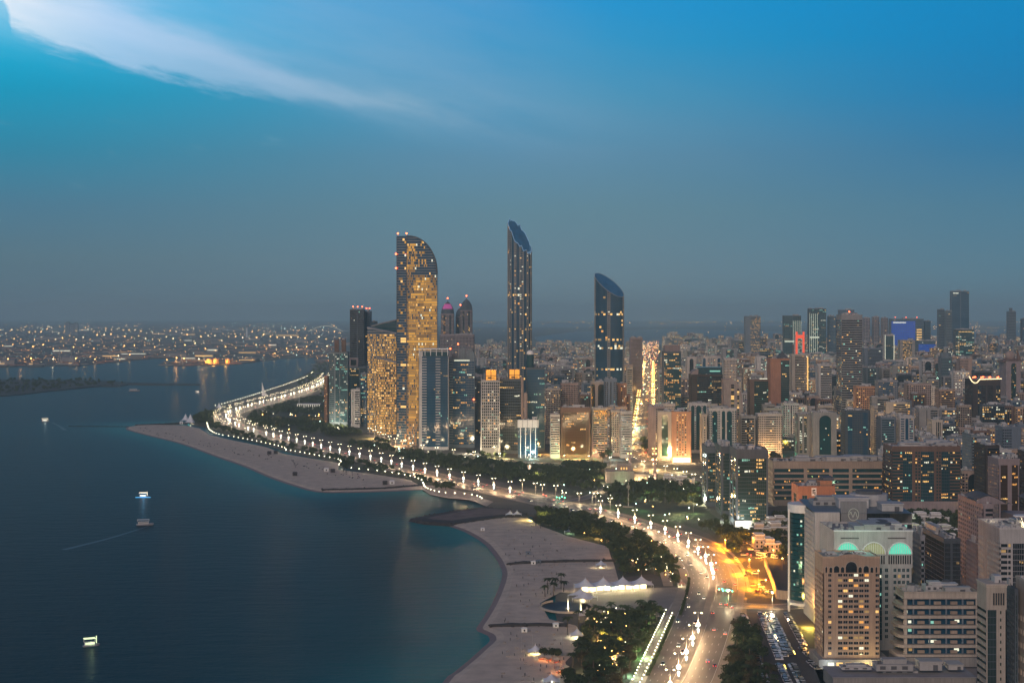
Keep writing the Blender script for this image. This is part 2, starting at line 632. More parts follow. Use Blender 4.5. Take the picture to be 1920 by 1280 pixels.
at.data.foreach_set('value', (np.exp(-D / 58) * .92 + np.exp(-D / 150) * .35 + np.exp(-Db / 120) * .2).clip(0, 1).ravel().astype(np.float32))
mw = bpy.data.materials.new('sea water')
mw.use_nodes = True
q = NT(mw.node_tree)
b = mw.node_tree.nodes['Principled BSDF']
att = q.n('ShaderNodeAttribute', attribute_name='shallow').outputs['Fac']
geo = q.n('ShaderNodeNewGeometry').outputs['Position']
big = q.noise(geo, .004, 4, .55)
f = q.m('ADD', att, q.m('MULTIPLY', q.m('SUBTRACT', big, .5), .10), clamp=True)
col = q.ramp(f, [(0, (.0006, .0190, .0390)), (.12, (.0006, .034, .056)), (.4, (.001, .075, .100)), (.75, (.004, .170, .190)), (1, (.02, .22, .22))])
q.put(b.inputs['Base Color'], col)
b.inputs['Roughness'].default_value = .29
b.inputs['IOR'].default_value = 1.05
b.inputs['Specular IOR Level'].default_value = .5
mp_ = q.n('ShaderNodeMapping')
mp_.inputs['Scale'].default_value = (.35, 1, 1)
mp_.inputs['Rotation'].default_value = (0, 0, .12)
q.put(mp_.inputs[0], geo)
h1 = q.noise(mp_.outputs[0], .085, 6, .62)
h2 = q.noise(mp_.outputs[0], .55, 3, .6)
bp = q.n('ShaderNodeBump')
bp.inputs['Strength'].default_value = 1.0
bp.inputs['Distance'].default_value = 1.3
q.put(bp.inputs['Height'], q.m('ADD', h1, q.m('MULTIPLY', h2, .35)))
q.put(b.inputs['Normal'], bp.outputs[0])
me.materials.append(mw)
struct(put('water', me))

# lagoon far beyond the city
mb = MB()
for pl in ([(1010, 641), (1120, 646), (1250, 648), (1420, 645), (1600, 640), (1900, 632), (3200, 626), (3200, 619), (1900, 618), (1500, 622), (1250, 617), (1080, 622), (1000, 632)],
           [(700, 612), (1100, 614), (1300, 611), (1900, 610), (1900, 607), (1300, 607.5), (700, 608)]):
    mb.face([(x, y, 2.3) for x, y in GP(pl, 2.3)][::-1])
lw = mat('lagoon water', (.07, .09, .10), .45, var=.1, scale=.001, spec=.5)
struct(mb.build('lagoon_water', lw))

# rock groynes and the dark jetty
M_ROCK = mat('groyne rock', (.045, .038, .036), .9, var=.35, scale=.3, bump=.6)


def groyne(pts, wpx, label, z=3.2, name='groyne'):
    L = smooth_line([Vector((*G(x, y, 2), 0)) for x, y in pts], 7)
    N = normals(L)
    root = thing(name, label, 'groyne', (L[0].x, L[0].y, 0))
    mb = MB()
    rr = random.Random(len(pts) * 7)
    prev = None
    for i, (p, nn) in enumerate(zip(L, N)):
        ring = []
        for o_, zz in ((-wpx * 1.25, -1.2), (-wpx * .62, z), (wpx * .62, z), (wpx * 1.25, -1.2)):
            o2 = o_ + rr.uniform(-.8, .8)
            ring.append((p.x + nn.x * o2 - L[0].x, p.y + nn.y * o2 - L[0].y, zz + rr.uniform(-.35, .35)))
        if prev:
            for k in range(3):
                mb.face([prev[k], ring[k], ring[k + 1], prev[k + 1]])
        else:
            mb.face(ring)
        prev = ring
    mb.face(prev[::-1])
    mb.build('rock_mound', M_ROCK, root)
    mb = MB()
    for p, nn in zip(L, N):
        for s_ in (-1, 1):
            for k in range(2):
                r_ = rr.uniform(.8, 1.5)
                c = (p.x + nn.x * s_ * wpx * rr.uniform(.6, 1.2) - L[0].x, p.y + nn.y * s_ * wpx * rr.uniform(.6, 1.2) - L[0].y, rr.uniform(.3, z))
                mb.ball(c, r_, 5, 3, sz=.7)
    mb.build('boulder', M_ROCK, root, kind='stuff')
    return root


groyne([(604, 918), (650, 917), (720, 915), (790, 909)], 3.4, 'long low dark groyne closing the far beach beside the curved promenade')
groyne([(255, 796.5), (300, 795), (350, 792)], 3.2, 'thin dark groyne at the tip of the far beach')
groyne([(955, 1057), (1000, 1054), (1060, 1052), (1152, 1051)], 3.0, 'dark groyne crossing the near beach behind the small square kiosk')
groyne([(919, 1173), (960, 1172), (1010, 1171), (1062, 1172)], 3.0, 'dark groyne crossing the sand beside the round pool')
groyne([(130, 797), (190, 797.5), (245, 798)], 1.2, 'thin line of awash rocks running out from the far beach tip', z=.7)
# dark flat jetty
root = thing('jetty', 'broad dark rock jetty with a sandy top between the bay and the near beach', 'jetty', (*G(860, 965), 0))
ox, oy = root.location.x, root.location.y
outer = [G(x, y, 3) for x, y in [(770, 971), (812, 962.5), (860, 954), (905, 949), (950, 952), (985, 960), (985, 968), (945, 967), (900, 973), (850, 980), (800, 977)]]
inner = [G(x, y, 3) for x, y in [(800, 970.5), (830, 964.5), (865, 958.5), (905, 953), (950, 955), (980, 961.5), (975, 965), (940, 964.5), (895, 969), (848, 975.5), (812, 973.5)]]
mb = MB()
n = len(outer)
o2 = [(x - ox, y - oy) for x, y in outer]
i2 = [(x - ox, y - oy) for x, y in inner]
cx_, cy_ = sum(p[0] for p in o2) / n, sum(p[1] for p in o2) / n
toe = [(cx_ + (x - cx_) * 1.05, cy_ + (y - cy_) * 1.08) for x, y in o2]
for i in range(n):
    j = (i + 1) % n
    mb.face([(*toe[i], -1), (*toe[j], -1), (*o2[j], 2.6), (*o2[i], 2.6)])
    mb.face([(*o2[i], 2.6), (*o2[j], 2.6), (*i2[j], 3.2), (*i2[i], 3.2)])
mb.build('rock_edge', M_ROCK, root)
mb = MB()
mb.face([(x, y, 3.1) for x, y in i2])
mb.build('gravel_top', mat('jetty gravel', (.17, .12, .11), .95, var=.3, scale=.08), root)
mb = MB()
rr = random.Random(5)
for i in range(n):
    j = (i + 1) % n
    a, b_ = Vector(toe[i]), Vector(o2[j])
    L_ = (Vector(o2[j]) - Vector(o2[i])).length
    for k in range(int(L_ / 2)):
        p = Vector(o2[i]).lerp(Vector(o2[j]), rr.random())
        mb.ball((p.x + rr.uniform(-2, 2), p.y + rr.uniform(-2, 2), rr.uniform(.8, 2.8)), rr.uniform(.8, 1.5), 5, 3, sz=.7)
mb.build('boulder', M_ROCK, root, kind='stuff')

# ---- parks and paved ground laid over the land
M_GRASS = mat('lawn', (.030, .060, .018), .95, var=.3, scale=.06)
M_PARK = mat('park soil', (.045, .050, .028), .95, var=.35, scale=.04)
M_PAVE = mat('pavement', (.30, .25, .21), .9, var=.15, scale=.08)
M_ASPH = mat('asphalt', (.13, .105, .09), .55, var=.22, scale=.06, spec=.5)
M_ASPH2 = mat('asphalt lot', (.055, .050, .048), .8, var=.25, scale=.08)
M_MARK = mat('road paint', (.78, .76, .70), .7, var=.08, scale=.5)


def patch(name, poly, m, z, px=True):
    mb = MB()
    P = GP(poly, z) if px else poly
    mb.face([(x, y, z) for x, y in P][::-1])
    return struct(mb.build(name, m))


PARKS = {
    'inland': [(600, 812), (660, 835), (760, 862), (880, 890), (1000, 915), (1120, 938), (1230, 965), (1330, 1000), (1375, 1050), (1400, 1010), (1330, 960), (1330, 905), (1235, 885), (1130, 876), (1060, 863), (960, 858), (840, 850), (740, 838), (660, 808), (610, 790)],
    'bend': [(462, 790), (480, 772), (540, 757), (600, 742), (615, 742), (616, 795), (590, 812), (540, 812), (490, 802)],
    'sea': [(352, 790), (385, 774), (415, 776), (416, 790), (440, 806), (500, 824), (600, 848), (700, 872), (800, 898), (860, 917), (840, 926), (800, 915), (760, 896), (680, 882), (636, 868), (600, 858), (500, 833), (430, 816), (388, 801)],
    'strip': [(1000, 962), (1060, 960), (1140, 985), (1210, 1006), (1258, 1030), (1285, 1060), (1290, 1090), (1270, 1100), (1225, 1075), (1165, 1082), (1146, 1045), (1140, 1024), (1062, 1003), (1012, 985)],
    'grove': [(1090, 1168), (1150, 1160), (1246, 1152), (1252, 1160), (1205, 1262), (1160, 1340), (1110, 1480), (1040, 1500), (1060, 1320), (1070, 1245), (1098, 1200)],
    'corner': [(1392, 1160), (1412, 1185), (1420, 1215), (1455, 1290), (1500, 1480), (1320, 1480), (1325, 1340), (1345, 1255), (1360, 1205), (1378, 1175)],
    'villas': [(1420, 985), (1480, 965), (1490, 1040), (1490, 1062), (1400, 1020)],
    'court': [(1700, 960), (1812, 958), (1812, 1040), (1700, 1030)],
}
for k_, z_ in (('inland', 1.64), ('bend', 1.64), ('sea', 1.74), ('strip', 1.75), ('grove', 1.75), ('corner', 1.64), ('villas', 1.64), ('court', 1.64)):
    patch('park_ground', PARKS[k_], M_GRASS if k_ in ('corner',) else M_PARK, z_)
patch('lawn', [(1118, 948), (1180, 945), (1215, 958), (1270, 982), (1262, 992), (1190, 966), (1140, 955)], M_GRASS, 1.70)
patch('lawn', [(1176, 1240), (1212, 1202), (1225, 1202), (1196, 1260), (1186, 1262)], M_GRASS, 1.80)
patch('lawn', [(1100, 1225), (1150, 1218), (1165, 1250), (1130, 1270), (1095, 1262)], M_GRASS, 1.80)
patch('lawn', [(1020, 986), (1050, 990), (1125, 1012), (1140, 1024), (1062, 1004)], M_GRASS, 1.80)

# corniche
CL = [(1130, 1750), (1210, 1460), (1258, 1300), (1275, 1268), (1296, 1222), (1313, 1180), (1328, 1135), (1337, 1095), (1334, 1074), (1325, 1060), (1313, 1047), (1300, 1036), (1284, 1025), (1266, 1014), (1245, 1004),
      (1221, 994), (1195, 985), (1167, 976), (1137, 967.5), (1080, 953), (1020, 940), (955, 926), (899, 913.5), (848, 902), (800, 890), (755, 879), (713, 868), (673, 859), (634, 850), (598, 841.5), (564, 833),
      (532, 825.5), (501, 818), (473, 810.5), (450, 803), (433, 795), (424, 786), (427, 779), (440, 772), (463, 765), (490, 757.5), (520, 749.5), (557, 739), (580, 731), (600, 722), (612, 713), (618, 706)]
CW = smooth_line([Vector((*G(x, y), 0)) for x, y in CL], 10)
mb = MB()
ribbon(mb, CW, 2.5, 19, 1.84)
ribbon(mb, CW, -19, -2.5, 1.84)
struct(mb.build('road', M_ASPH))
mb = MB()
ribbon(mb, CW, -2.5, 2.5, 1.98, kerb=.2)
struct(mb.build('median_kerb', M_PAVE))
mb = MB()
ribbon(mb, CW, 19, 24, 1.96, kerb=.2)
ribbon(mb, CW, -25, -19, 1.96, kerb=.2)
struct(mb.build('pavement', M_PAVE))
mb = MB()
for o_ in (2.9, 18.5, -2.9, -18.5):
    ribbon(mb, CW, o_ - .12, o_ + .12, 1.848)
N_ = normals(CW)
for o_ in (6.6, 10.6, 14.6, -6.6, -10.6, -14.6):
    for i in range(0, len(CW) - 2, 2):
        a, b_ = CW[i], CW[i + 1]
        na, nb = N_[i], N_[i + 1]
        d_ = .5
        a2 = a.lerp(b_, .5)
        mb.face([(a.x + na.x * (o_ - .12), a.y + na.y * (o_ - .12), 1.848), (a.x + na.x * (o_ + .12), a.y + na.y * (o_ + .12), 1.848),
                 (a2.x + na.x * (o_ + .12), a2.y + na.y * (o_ + .12), 1.848), (a2.x + na.x * (o_ - .12), a2.y + na.y * (o_ - .12), 1.848)])
struct(mb.build('road_markings', M_MARK))
# junction, side street, cross street
patch('road_junction', [(1290, 1160), (1300, 1125), (1300, 1105), (1385, 1105), (1400, 1120), (1400, 1150), (1375, 1165), (1352, 1178)], M_ASPH, 1.852)


def street(pts, half, z, name='street', mark=True, m=None):
    L = smooth_line([Vector((*G(x, y), 0)) for x, y in pts], 14)
    mb = MB()
    ribbon(mb, L, -half, half, z)
    struct(mb.build(name, m or M_ASPH))
    mb = MB()
    ribbon(mb, L, half, half + 2.6, z + .12, kerb=.2)
    ribbon(mb, L, -half - 2.6, -half, z + .12, kerb=.2)
    struct(mb.build('pavement', M_PAVE))
    if mark:
        mb = MB()
        ribbon(mb, L, -.14, .14, z + .006)
        for o_ in (-half + .5, half - .5):
            ribbon(mb, L, o_ - .12, o_ + .12, z + .006)
        struct(mb.build('road_markings', M_MARK))
    return L


ST1 = street([(1350, 1133), (1400, 1136), (1450, 1138), (1500, 1135), (1540, 1128)], 8, 1.862)
ST2 = street([(1050, 868), (1120, 870), (1190, 876), (1240, 885), (1290, 898), (1340, 915), (1400, 935), (1440, 950)], 9, 1.70)
ST3 = street([(1160, 966), (1230, 985), (1300, 1005), (1345, 1026), (1372, 1052), (1385, 1080), (1392, 1110)], 4, 1.80, mark=False)
ST4 = street([(700, 815), (770, 842), (860, 858), (960, 866), (1050, 868)], 7, 1.70)
ST5 = street([(1010, 948), (1090, 935), (1150, 912), (1205, 893), (1225, 884)], 5, 1.76, mark=False)
BV = [Vector((*G(x, y), 0)) for x, y in ((1203, 884), (1204, 860), (1208, 800), (1212, 740), (1216, 690), (1218, 660), (1219, 640))]
BVL = smooth_line(BV, 25)
mb = MB()
ribbon(mb, BVL, -19, 19, 1.75)
struct(mb.build('street', M_ASPH))
mb = MB()
ribbon(mb, BVL, -2, 2, 1.9, kerb=.15)
struct(mb.build('median_kerb', M_PAVE))

# seaside walk along the near grove, plaza, round pool terrace, car parks
WK = smooth_line([Vector((*G(x, y), 0)) for x, y in ((1190, 1300), (1208, 1258), (1226, 1218), (1244, 1178), (1258, 1148), (1276, 1120), (1282, 1100))], 8)
mb = MB()
ribbon(mb, WK, -3.2, 3.2, 1.90, kerb=.12)
struct(mb.build('footpath', mat('pale paving', (.42, .36, .32), .9, var=.1, scale=.2)))
patch('plaza', [(1092, 1142), (1085, 1128), (1100, 1118), (1150, 1108), (1222, 1101), (1272, 1100), (1280, 1110), (1268, 1138), (1255, 1158), (1200, 1152), (1130, 1152)], mat('plaza paving', (.20, .16, .145), .6, var=.2, scale=.07), 1.78)
patch('walkway', [(1222, 1047), (1236, 1046), (1258, 1078), (1262, 1098), (1244, 1098), (1236, 1070)], M_PAVE, 1.88)
patch('parking_lot', [(1383, 1150), (1420, 1147), (1500, 1143), (1527, 1150), (1545, 1260), (1600, 1480), (1500, 1480), (1440, 1320), (1412, 1210), (1392, 1170)], M_ASPH2, 1.72)
patch('parking_lot', [(1345, 1014), (1385, 1008), (1415, 1015), (1480, 1052), (1478, 1066), (1436, 1058), (1452, 1105), (1456, 1124), (1418, 1120), (1396, 1094), (1376, 1068), (1362, 1040)], M_ASPH2, 1.82)
patch('pavement', [(1527, 1252), (1700, 1252), (1840, 1252), (1850, 1330), (1560, 1330)], M_PAVE, 1.72)
patch('promenade', [(792, 917), (790, 908), (830, 911), (880, 925), (925, 940), (912, 949), (893, 941), (880, 937), (840, 933.5), (808, 927)], mat('promenade paving', (.34, .27, .23), .9, var=.12, scale=.1), 1.80)

# ---- the evening haze
hz = MB()
hz.box(-34000, 34000, -1500, 46500, -4.2, 402)
mh = bpy.data.materials.new('evening haze')
mh.use_nodes = True
mh.node_tree.nodes.clear()
q = NT(mh.node_tree)
vol = q.n('ShaderNodeVolumePrincipled')
vol.inputs['Color'].default_value = (.64, .93, 1, 1)
vol.inputs['Density'].default_value = 5.8e-5
vol.inputs['Anisotropy'].default_value = 0
oo = q.n('ShaderNodeOutputMaterial')
q.put(oo.inputs['Volume'], vol.outputs[0])
mh.cycles.homogeneous_volume = True
hzo = hz.build('haze', mh)
tag(hzo, 'thin blue-grey evening haze over the bay and the city', None, kind='stuff')

# ------------------------------------------------------------------ buildings
def facade(wb, gb, o, u, n, W, z0, H, zones, fl, rr, lit, lm, depth=.6, sp=.42, pier=.34, band=1.6, seg=None, cells=None):
    """one face of a building. wb: MB for the wall, gb: MB for the window panes (material 0 is dark glass, 1.. lit)
    zones: (share of width, kind, columns). cells: list that collects single windows instead of gb"""
    ox, oy = o
    ux, uy = u
    nx, ny = n

    def P(s, z, d):
        return (ox + ux * s + nx * d, oy + uy * s + ny * d, z)
    ztop = H - band
    nf = max(1, int(round((ztop - z0) / fl)))
    fh = (ztop - z0) / nf
    wb.face([P(0, ztop, 0), P(W, ztop, 0), P(W, H, 0), P(0, H, 0)])
    if z0 > .2:
        wb.face([P(0, 0, 0), P(W, 0, 0), P(W, z0, 0), P(0, z0, 0)])
    tot = sum(z[0] for z in zones)
    s = 0.0
    lc = [1 + i for i in lm]
    for zi, (fr, kd, nc) in enumerate(zones):
        w = W * fr / tot
        s1 = s + w
        if kd == 'w':
            wb.face([P(s, z0, 0), P(s1, z0, 0), P(s1, ztop, 0), P(s, ztop, 0)])
            s = s1
            continue
        dp = depth
        if kd in 'gk':
            dp = .35
        if nc == 0:
            nc = max(1, int(round(w / (3.4 if kd != 'r' else 4.2))))
        cw = w / nc
        # the returns at both ends
        for ss in (s, s1):
            wb.face([P(ss, z0, 0), P(ss, z0, -dp), P(ss, ztop, -dp), P(ss, ztop, 0)])
        zt = ztop
        if kd == 'a':                 # recessed glass strip under an arch
            r = w / 2
            zt = ztop - r * .95
            k = 8
            arc = [(s + r - r * math.cos(PI * i / k), zt + r * .9 * math.sin(PI * i / k)) for i in range(k + 1)]
            for (a, za), (b_, zb) in zip(arc[:-1], arc[1:]):
                wb.face([P(a, za, 0), P(b_, zb, 0), P(b_, ztop, 0), P(a, ztop, 0)])
                wb.face([P(a, za, -dp), P(b_, zb, -dp), P(b_, zb, 0), P(a, za, 0)])
            gb.face([P(a, za, -dp) for a, za in arc], 0)
            nf2 = max(1, int(round((zt - z0) / fh)))
            fh2 = (zt - z0) / nf2
        else:
            nf2, fh2 = nf, fh
        run = 0
        for j in range(nf2):
            za, zb = z0 + j * fh2, z0 + (j + 1) * fh2
            floor_lit = rr.random() < .06
            for i in range(nc):
                if run > 0:
                    run -= 1
                    mi = last
                else:
                    pr = lit * (3.0 if floor_lit else 1.0)
                    mi = rr.choice(lc) if rr.random() < pr else 0
                    last = mi
                    if mi and kd in 'gk':
                        run = rr.randint(0, 3)
                a, b_ = s + i * cw, s + (i + 1) * cw
                if kd == 'p':
                    a2, b2 = a + cw * pier / 2, b_ - cw * pier / 2
                    z2, z3 = za + fh2 * sp * .75, zb - fh2 * sp * .25
                    if cells is not None:
                        cells.append((P((a2 + b2) / 2, z2, -dp + .02), b2 - a2, z3 - z2, mi, (nx, ny)))
                        gb.face([P(a, za, -dp), P(b_, za, -dp), P(b_, zb, -dp), P(a, zb, -dp)], 0)
                        continue
                if mi and W < 400:
                    gb.face([P(a, za, -dp), P(b_, za, -dp), P(b_, zb, -dp), P(a, zb, -dp)], 0)
                    x0_, x1_ = a + cw * rr.uniform(0, .35), b_ - cw * rr.uniform(0, .35)
                    z0_, z1_ = za + fh2 * rr.uniform(.30, .5), zb - fh2 * rr.uniform(.08, .25)
                    if fh2 > 4.5:
                        z1_ = z0_ + 1.6
                    gb.face([P(x0_, z0_, -dp + .06), P(x1_, z0_, -dp + .06), P(x1_, z1_, -dp + .06), P(x0_, z1_, -dp + .06)], mi)
                else:
                    gb.face([P(a, za, -dp), P(b_, za, -dp), P(b_, zb, -dp), P(a, zb, -dp)], mi)
        # members
        if kd == 'p':
            for i in range(nc + 1):
                pw = cw * pier / 2
                a = s + i * cw - (pw if i > 0 else 0)
                b_ = s + i * cw + (pw if i < nc else 0)
                wb.face([P(a, z0, 0), P(b_, z0, 0), P(b_, zt, 0), P(a, zt, 0)])
                if i > 0:
                    wb.face([P(a, z0, -dp), P(a, z0, 0), P(a, zt, 0), P(a, zt, -dp)])
                if i < nc:
                    wb.face([P(b_, z0, 0), P(b_, z0, -dp), P(b_, zt, -dp), P(b_, zt, 0)])
        if kd in 'prbh':
            out = {'p': -.03, 'r': 0, 'b': 1.1, 'h': .5}[kd]
            e = .04 if kd == 'p' else 0
            for j in range(nf2 + 1):
                zc = z0 + j * fh2
                h0 = fh2 * sp * .25 if j > 0 else 0
                h1 = fh2 * sp * .75 if j < nf2 else 0
                a, b_ = zc - h0, zc + h1
                wb.face([P(s, a, out), P(s1, a, out), P(s1, b_, out), P(s, b_, out)])
                wb.face([P(s, b_, out), P(s1, b_, out), P(s1, b_, -dp), P(s, b_, -dp)])
                wb.face([P(s, a, -dp), P(s1, a, -dp), P(s1, a, out), P(s, a, out)])
                if out > .2:
                    for ss in (s, s1):
                        wb.face([P(ss, a, -dp), P(ss, a, out), P(ss, b_, out), P(ss, b_, -dp)])
        if kd == 'v':
            for i in range(nc + 1):
                pw = cw * .16
                c = min(max(s + i * cw, s + pw), s1 - pw)
                wb.face([P(c - pw, z0, .3), P(c + pw, z0, .3), P(c + pw, zt, .3), P(c - pw, zt, .3)])
                wb.face([P(c - pw, z0, -dp), P(c - pw, z0, .3), P(c - pw, zt, .3), P(c - pw, zt, -dp)])
                wb.face([P(c + pw, z0, .3), P(c + pw, z0, -dp), P(c + pw, zt, -dp), P(c + pw, zt, .3)])
        if kd == 'g':                 # curtain wall: thin mullions and slab edges in the frame material (wall 1)
            for i in range(nc + 1):
                c = min(max(s + i * cw, s + .1), s1 - .1)
                wb.face([P(c - .1, z0, -.12), P(c + .1, z0, -.12), P(c + .1, zt, -.12), P(c - .1, zt, -.12)], 1)
            for j in range(nf2 + 1):
                zc = z0 + j * fh2
                wb.face([P(s, zc - .22, -.1), P(s1, zc - .22, -.1), P(s1, zc + .22, -.1), P(s, zc + .22, -.1)], 1)
        if kd == 'k':                 # smooth glass with only thin slab lines
            for j in range(nf2 + 1):
                zc = z0 + j * fh2
                wb.face([P(s, zc - .15, -.2), P(s1, zc - .15, -.2), P(s1, zc + .15, -.2), P(s, zc + .15, -.2)], 1)
        s = s1


_unit = None


def unit_mesh():
    global _unit
    if _unit is None:
        _unit = []
        for k in range(3):
            mb = MB()
            if k == 0:
                mb.box(-.5, .5, -.5, .5, 0, .86)
                mb.box(-.54, .54, -.54, .54, .86, 1.0)
                mb.box(.1, .3, -.56, -.5, 0, .6, 1)
            elif k == 1:
                mb.box(-.5, .5, -.5, .5, 0, .6)
                mb.box(-.3, .35, -.3, .3, .6, 1.0)
                mb.box(-.45, -.36, -.45, -.3, .6, .9, 1)
                for i in range(3):
                    mb.box(-.4 + .3 * i, -.25 + .3 * i, -.52, -.5, .15, .45, 1)
            else:
                mb.prism([(.5 * math.cos(2 * PI * i / 10), .5 * math.sin(2 * PI * i / 10)) for i in range(10)], 0, .8)
                mb.prism([(.35 * math.cos(2 * PI * i / 10), .35 * math.sin(2 * PI * i / 10)) for i in range(10)], .8, 1.0, 1)
            _unit.append(mb.mesh('roof_unit', [M_UNIT, M_ROOFD]))
    return _unit


_cellm = {}


def win_cell(w, h, mi, glass):
    key = (round(w, 1), round(h, 1), mi, glass)
    if key not in _cellm:
        mb = MB()
        w2 = w / 2
        mb.face([(-w2, 0, 0), (w2, 0, 0), (w2, 0, h), (-w2, 0, h)], 0)
        for a, b_ in ((-w2, -w2 + .12), (w2 - .12, w2), (-.06, .06)):
            mb.face([(a, -.05, 0), (b_, -.05, 0), (b_, -.05, h), (a, -.05, h)], 1)
        mb.face([(-w2, -.06, h - .12), (w2, -.06, h - .12), (w2, -.06, h), (-w2, -.06, h)], 1)
        mb.box(-w2 - .1, w2 + .1, -.35, .0, -.1, .06, 1)
        _cellm[key] = mb.mesh('window', [MATS['glass ' + glass] if mi == 0 else LIT[mi - 1], M_UNIT])
    return _cellm[key]


OCC = []
NAMED = []


def tower(name, label, cat, cx, cy, W, D, H, rz=0.0, wall='beige', glass='dark', zf=None, zs=None, fl=3.3, lit=.08, lm='mix', z0=4.5, band=2.2, sp=.42, pier=.34,
          units=3, seed=0, group=None, mull='grey', beacon=0, indiv=False, backz=True, roofm=None, depth=.6, par=1.1, poly=None):
    """cx, cy: middle of the front face's foot. Front face looks at the camera (-Y turned by rz)."""
    rr = random.Random(seed * 977 + int(abs(cx) * 3) + int(cy))
    root = thing(name, label, cat, (cx, cy, LZ), rz, group)
    zf = zf or [(1, 'p', 0)]
    zs = zs or [(1, 'p', 0)]
    wb, gb = MB(), MB()
    lmi = MIXN[lm]
    cells = [] if indiv else None
    hw = W / 2
    kw = dict(depth=depth, sp=sp, pier=pier, band=band)
    facade(wb, gb, (-hw, 0), (1, 0), (0, -1), W, z0, H, zf, fl, rr, lit, lmi, cells=cells, **kw)
    facade(wb, gb, (-hw, D), (0, -1), (-1, 0), D, z0, H, zs, fl, rr, lit, lmi, **kw)
    facade(wb, gb, (hw, 0), (0, 1), (1, 0), D, z0, H, zs, fl, rr, lit, lmi, **kw)
    wb.face([(hw, D, 0), (-hw, D, 0), (-hw, D, H), (hw, D, H)])
    wmats = [MATS['wall ' + wall], MATS['wall ' + mull]]
    w_ = wb.build('wall', wmats, root)
    gm = [MATS['glass ' + glass]] + LIT
    if indiv:
        cells.sort(key=lambda c: -c[0][2])
        for i, (p, cw, ch, mi, nn) in enumerate(cells[:300]):
            o = put('window', win_cell(cw, ch, mi, glass), root, loc=p)
        for (p, cw, ch, mi, nn) in cells[300:]:
            gb.face([(p[0] - cw / 2, p[1], p[2]), (p[0] + cw / 2, p[1], p[2]), (p[0] + cw / 2, p[1], p[2] + ch), (p[0] - cw / 2, p[1], p[2] + ch)], mi)
    gb.build('window_glazing', gm, root, kind='stuff')
    rb = MB()
    rb.face([(-hw, 0, H - .05), (hw, 0, H - .05), (hw, D, H - .05), (-hw, D, H - .05)])
    if par:
        t = .5
        rb.box(-hw - .15, hw + .15, -.15, t, H, H + par, 1)
        rb.box(-hw - .15, hw + .15, D - t, D + .15, H, H + par, 1)
        rb.box(-hw - .15, -hw + t, t, D - t, H, H + par, 1)
        rb.box(hw - t, hw + .15, t, D - t, H, H + par, 1)
    # small plant scattered over the roof: ducts and condensers, too small to pick apart
    for i in range(int(W * D / (26 if cy < 1250 and cy != 891 else 80)) if H * 1.0 and cy < 2600 else 0):
        x_, y_ = rr.uniform(-hw + 1.5, hw - 1.5), rr.uniform(1.5, D - 1.5)
        s_ = rr.uniform(.5, 1.3)
        rb.box(x_ - s_, x_ + s_, y_ - s_, y_ + s_, H - .05, H + rr.uniform(.6, 1.8), 2)
    roof_ = rb.build('roof', [roofm or M_ROOF, MATS['wall ' + wall], M_UNIT], root)
    um = unit_mesh()
    for i in range(units):
        a, b_ = rr.uniform(.14, .4) * W, rr.uniform(.2, .5) * D
        x_ = rr.uniform(-hw + a / 2 + 1, hw - a / 2 - 1) if W > a + 2 else 0
        y_ = rr.uniform(b_ / 2 + 1, D - b_ / 2 - 1) if D > b_ + 2 else D / 2
        put('roof_unit', um[i % 3 if W < 90 else i % 2], roof_, loc=(x_, y_, H - .04 + .01 * i), scale=(a, b_, rr.uniform(2.4, 5.5)))
    for i in range(beacon):
        mb = MB()
        xb = -hw + W * (i + .5) / beacon
        mb.tube((xb, D / 2, H), (xb, D / 2, H + 6), .15)
        mb.ball((xb, D / 2, H + 6.4), 1.1, 6, 4, 1)
        mb.build('beacon', [M_STEEL, M_RED], root)
    NAMED.append((root, cx, cy, W, D, H, rz))
    return root


ROT = -math.atan((1220 - 960) / F)


def bp(name, label, cat, x0, x1, yt, yb=None, Y=None, D=22, rot=False, **kw):
    """place by photo columns x0..x1, roof row yt and foot row yb (or distance Y)"""
    if Y is None:
        Y = F * (HC - LZ) / (yb - HY)
    vp = 1220 if rot else 960
    ca = 1.0
    a, b_ = x0, x1
    if x0 > vp:
        a = vp + (x0 - vp) * (Y + D) / Y
    if x1 < vp:
        b_ = vp + (x1 - vp) * (Y + D) / Y
    if b_ - a < (x1 - x0) * .35:
        mid = (a + b_) / 2
        a, b_ = mid - (x1 - x0) * .18, mid + (x1 - x0) * .18
    W = (b_ - a) * Y / F
    H = HC - LZ + (HY - yt) * Y / F
    cx = ((a + b_) / 2 - 960) * Y / F
    r = tower(name, label, cat, cx, Y, W, D, H, rz=ROT if rot else 0, **kw)
    OCC.append((a, b_, yt, Y, D))
    return r, cx, Y, W, D, H


def part(mb, name, mats, root, **kw):
    return mb.build(name, mats, root, **kw)


# ---------- foreground, right
P_ = 'p'
# the tan block with the arcaded top
r, cx, Y, W, D, H = bp('apartment_building', 'tan apartment block with round-arched loggias under its roof, nearest beside the full car park', 'building', 1527.6, 1649.6, 1046, Y=891, D=24,
   wall='tan', zf=[(.09, 'w', 0), (.07, 'p', 1), (.10, 'w', 0), (.56, 'p', 6), (.10, 'w', 0), (.08, 'p', 1)], zs=[(1, 'p', 5)], fl=2.95, lit=.14, lm='warm', z0=6, band=8.6, sp=.46, pier=.16, indiv=True, seed=3, units=0)
for xa_, ya_, w_, d_ in ((-9, 15, 7, 5), (8, 17, 8, 4), (0, 18, 5, 4)):
    put('roof_unit', unit_mesh()[1], r, loc=(xa_, ya_, H - .03), scale=(w_, d_, 1.6))
mb = MB()
zc = H - 8.2
hw = W / 2


def arch(mb, x, z, w, h, y=-.06, m=0, n=8, dz=.0):
    r_ = w / 2
    pts = [(x - r_, y, z), (x + r_, y, z)] + [(x + r_ * math.cos(PI * i / n), y, z + h - r_ + r_ * math.sin(PI * i / n)) for i in range(n + 1)]
    mb.face(pts, m)


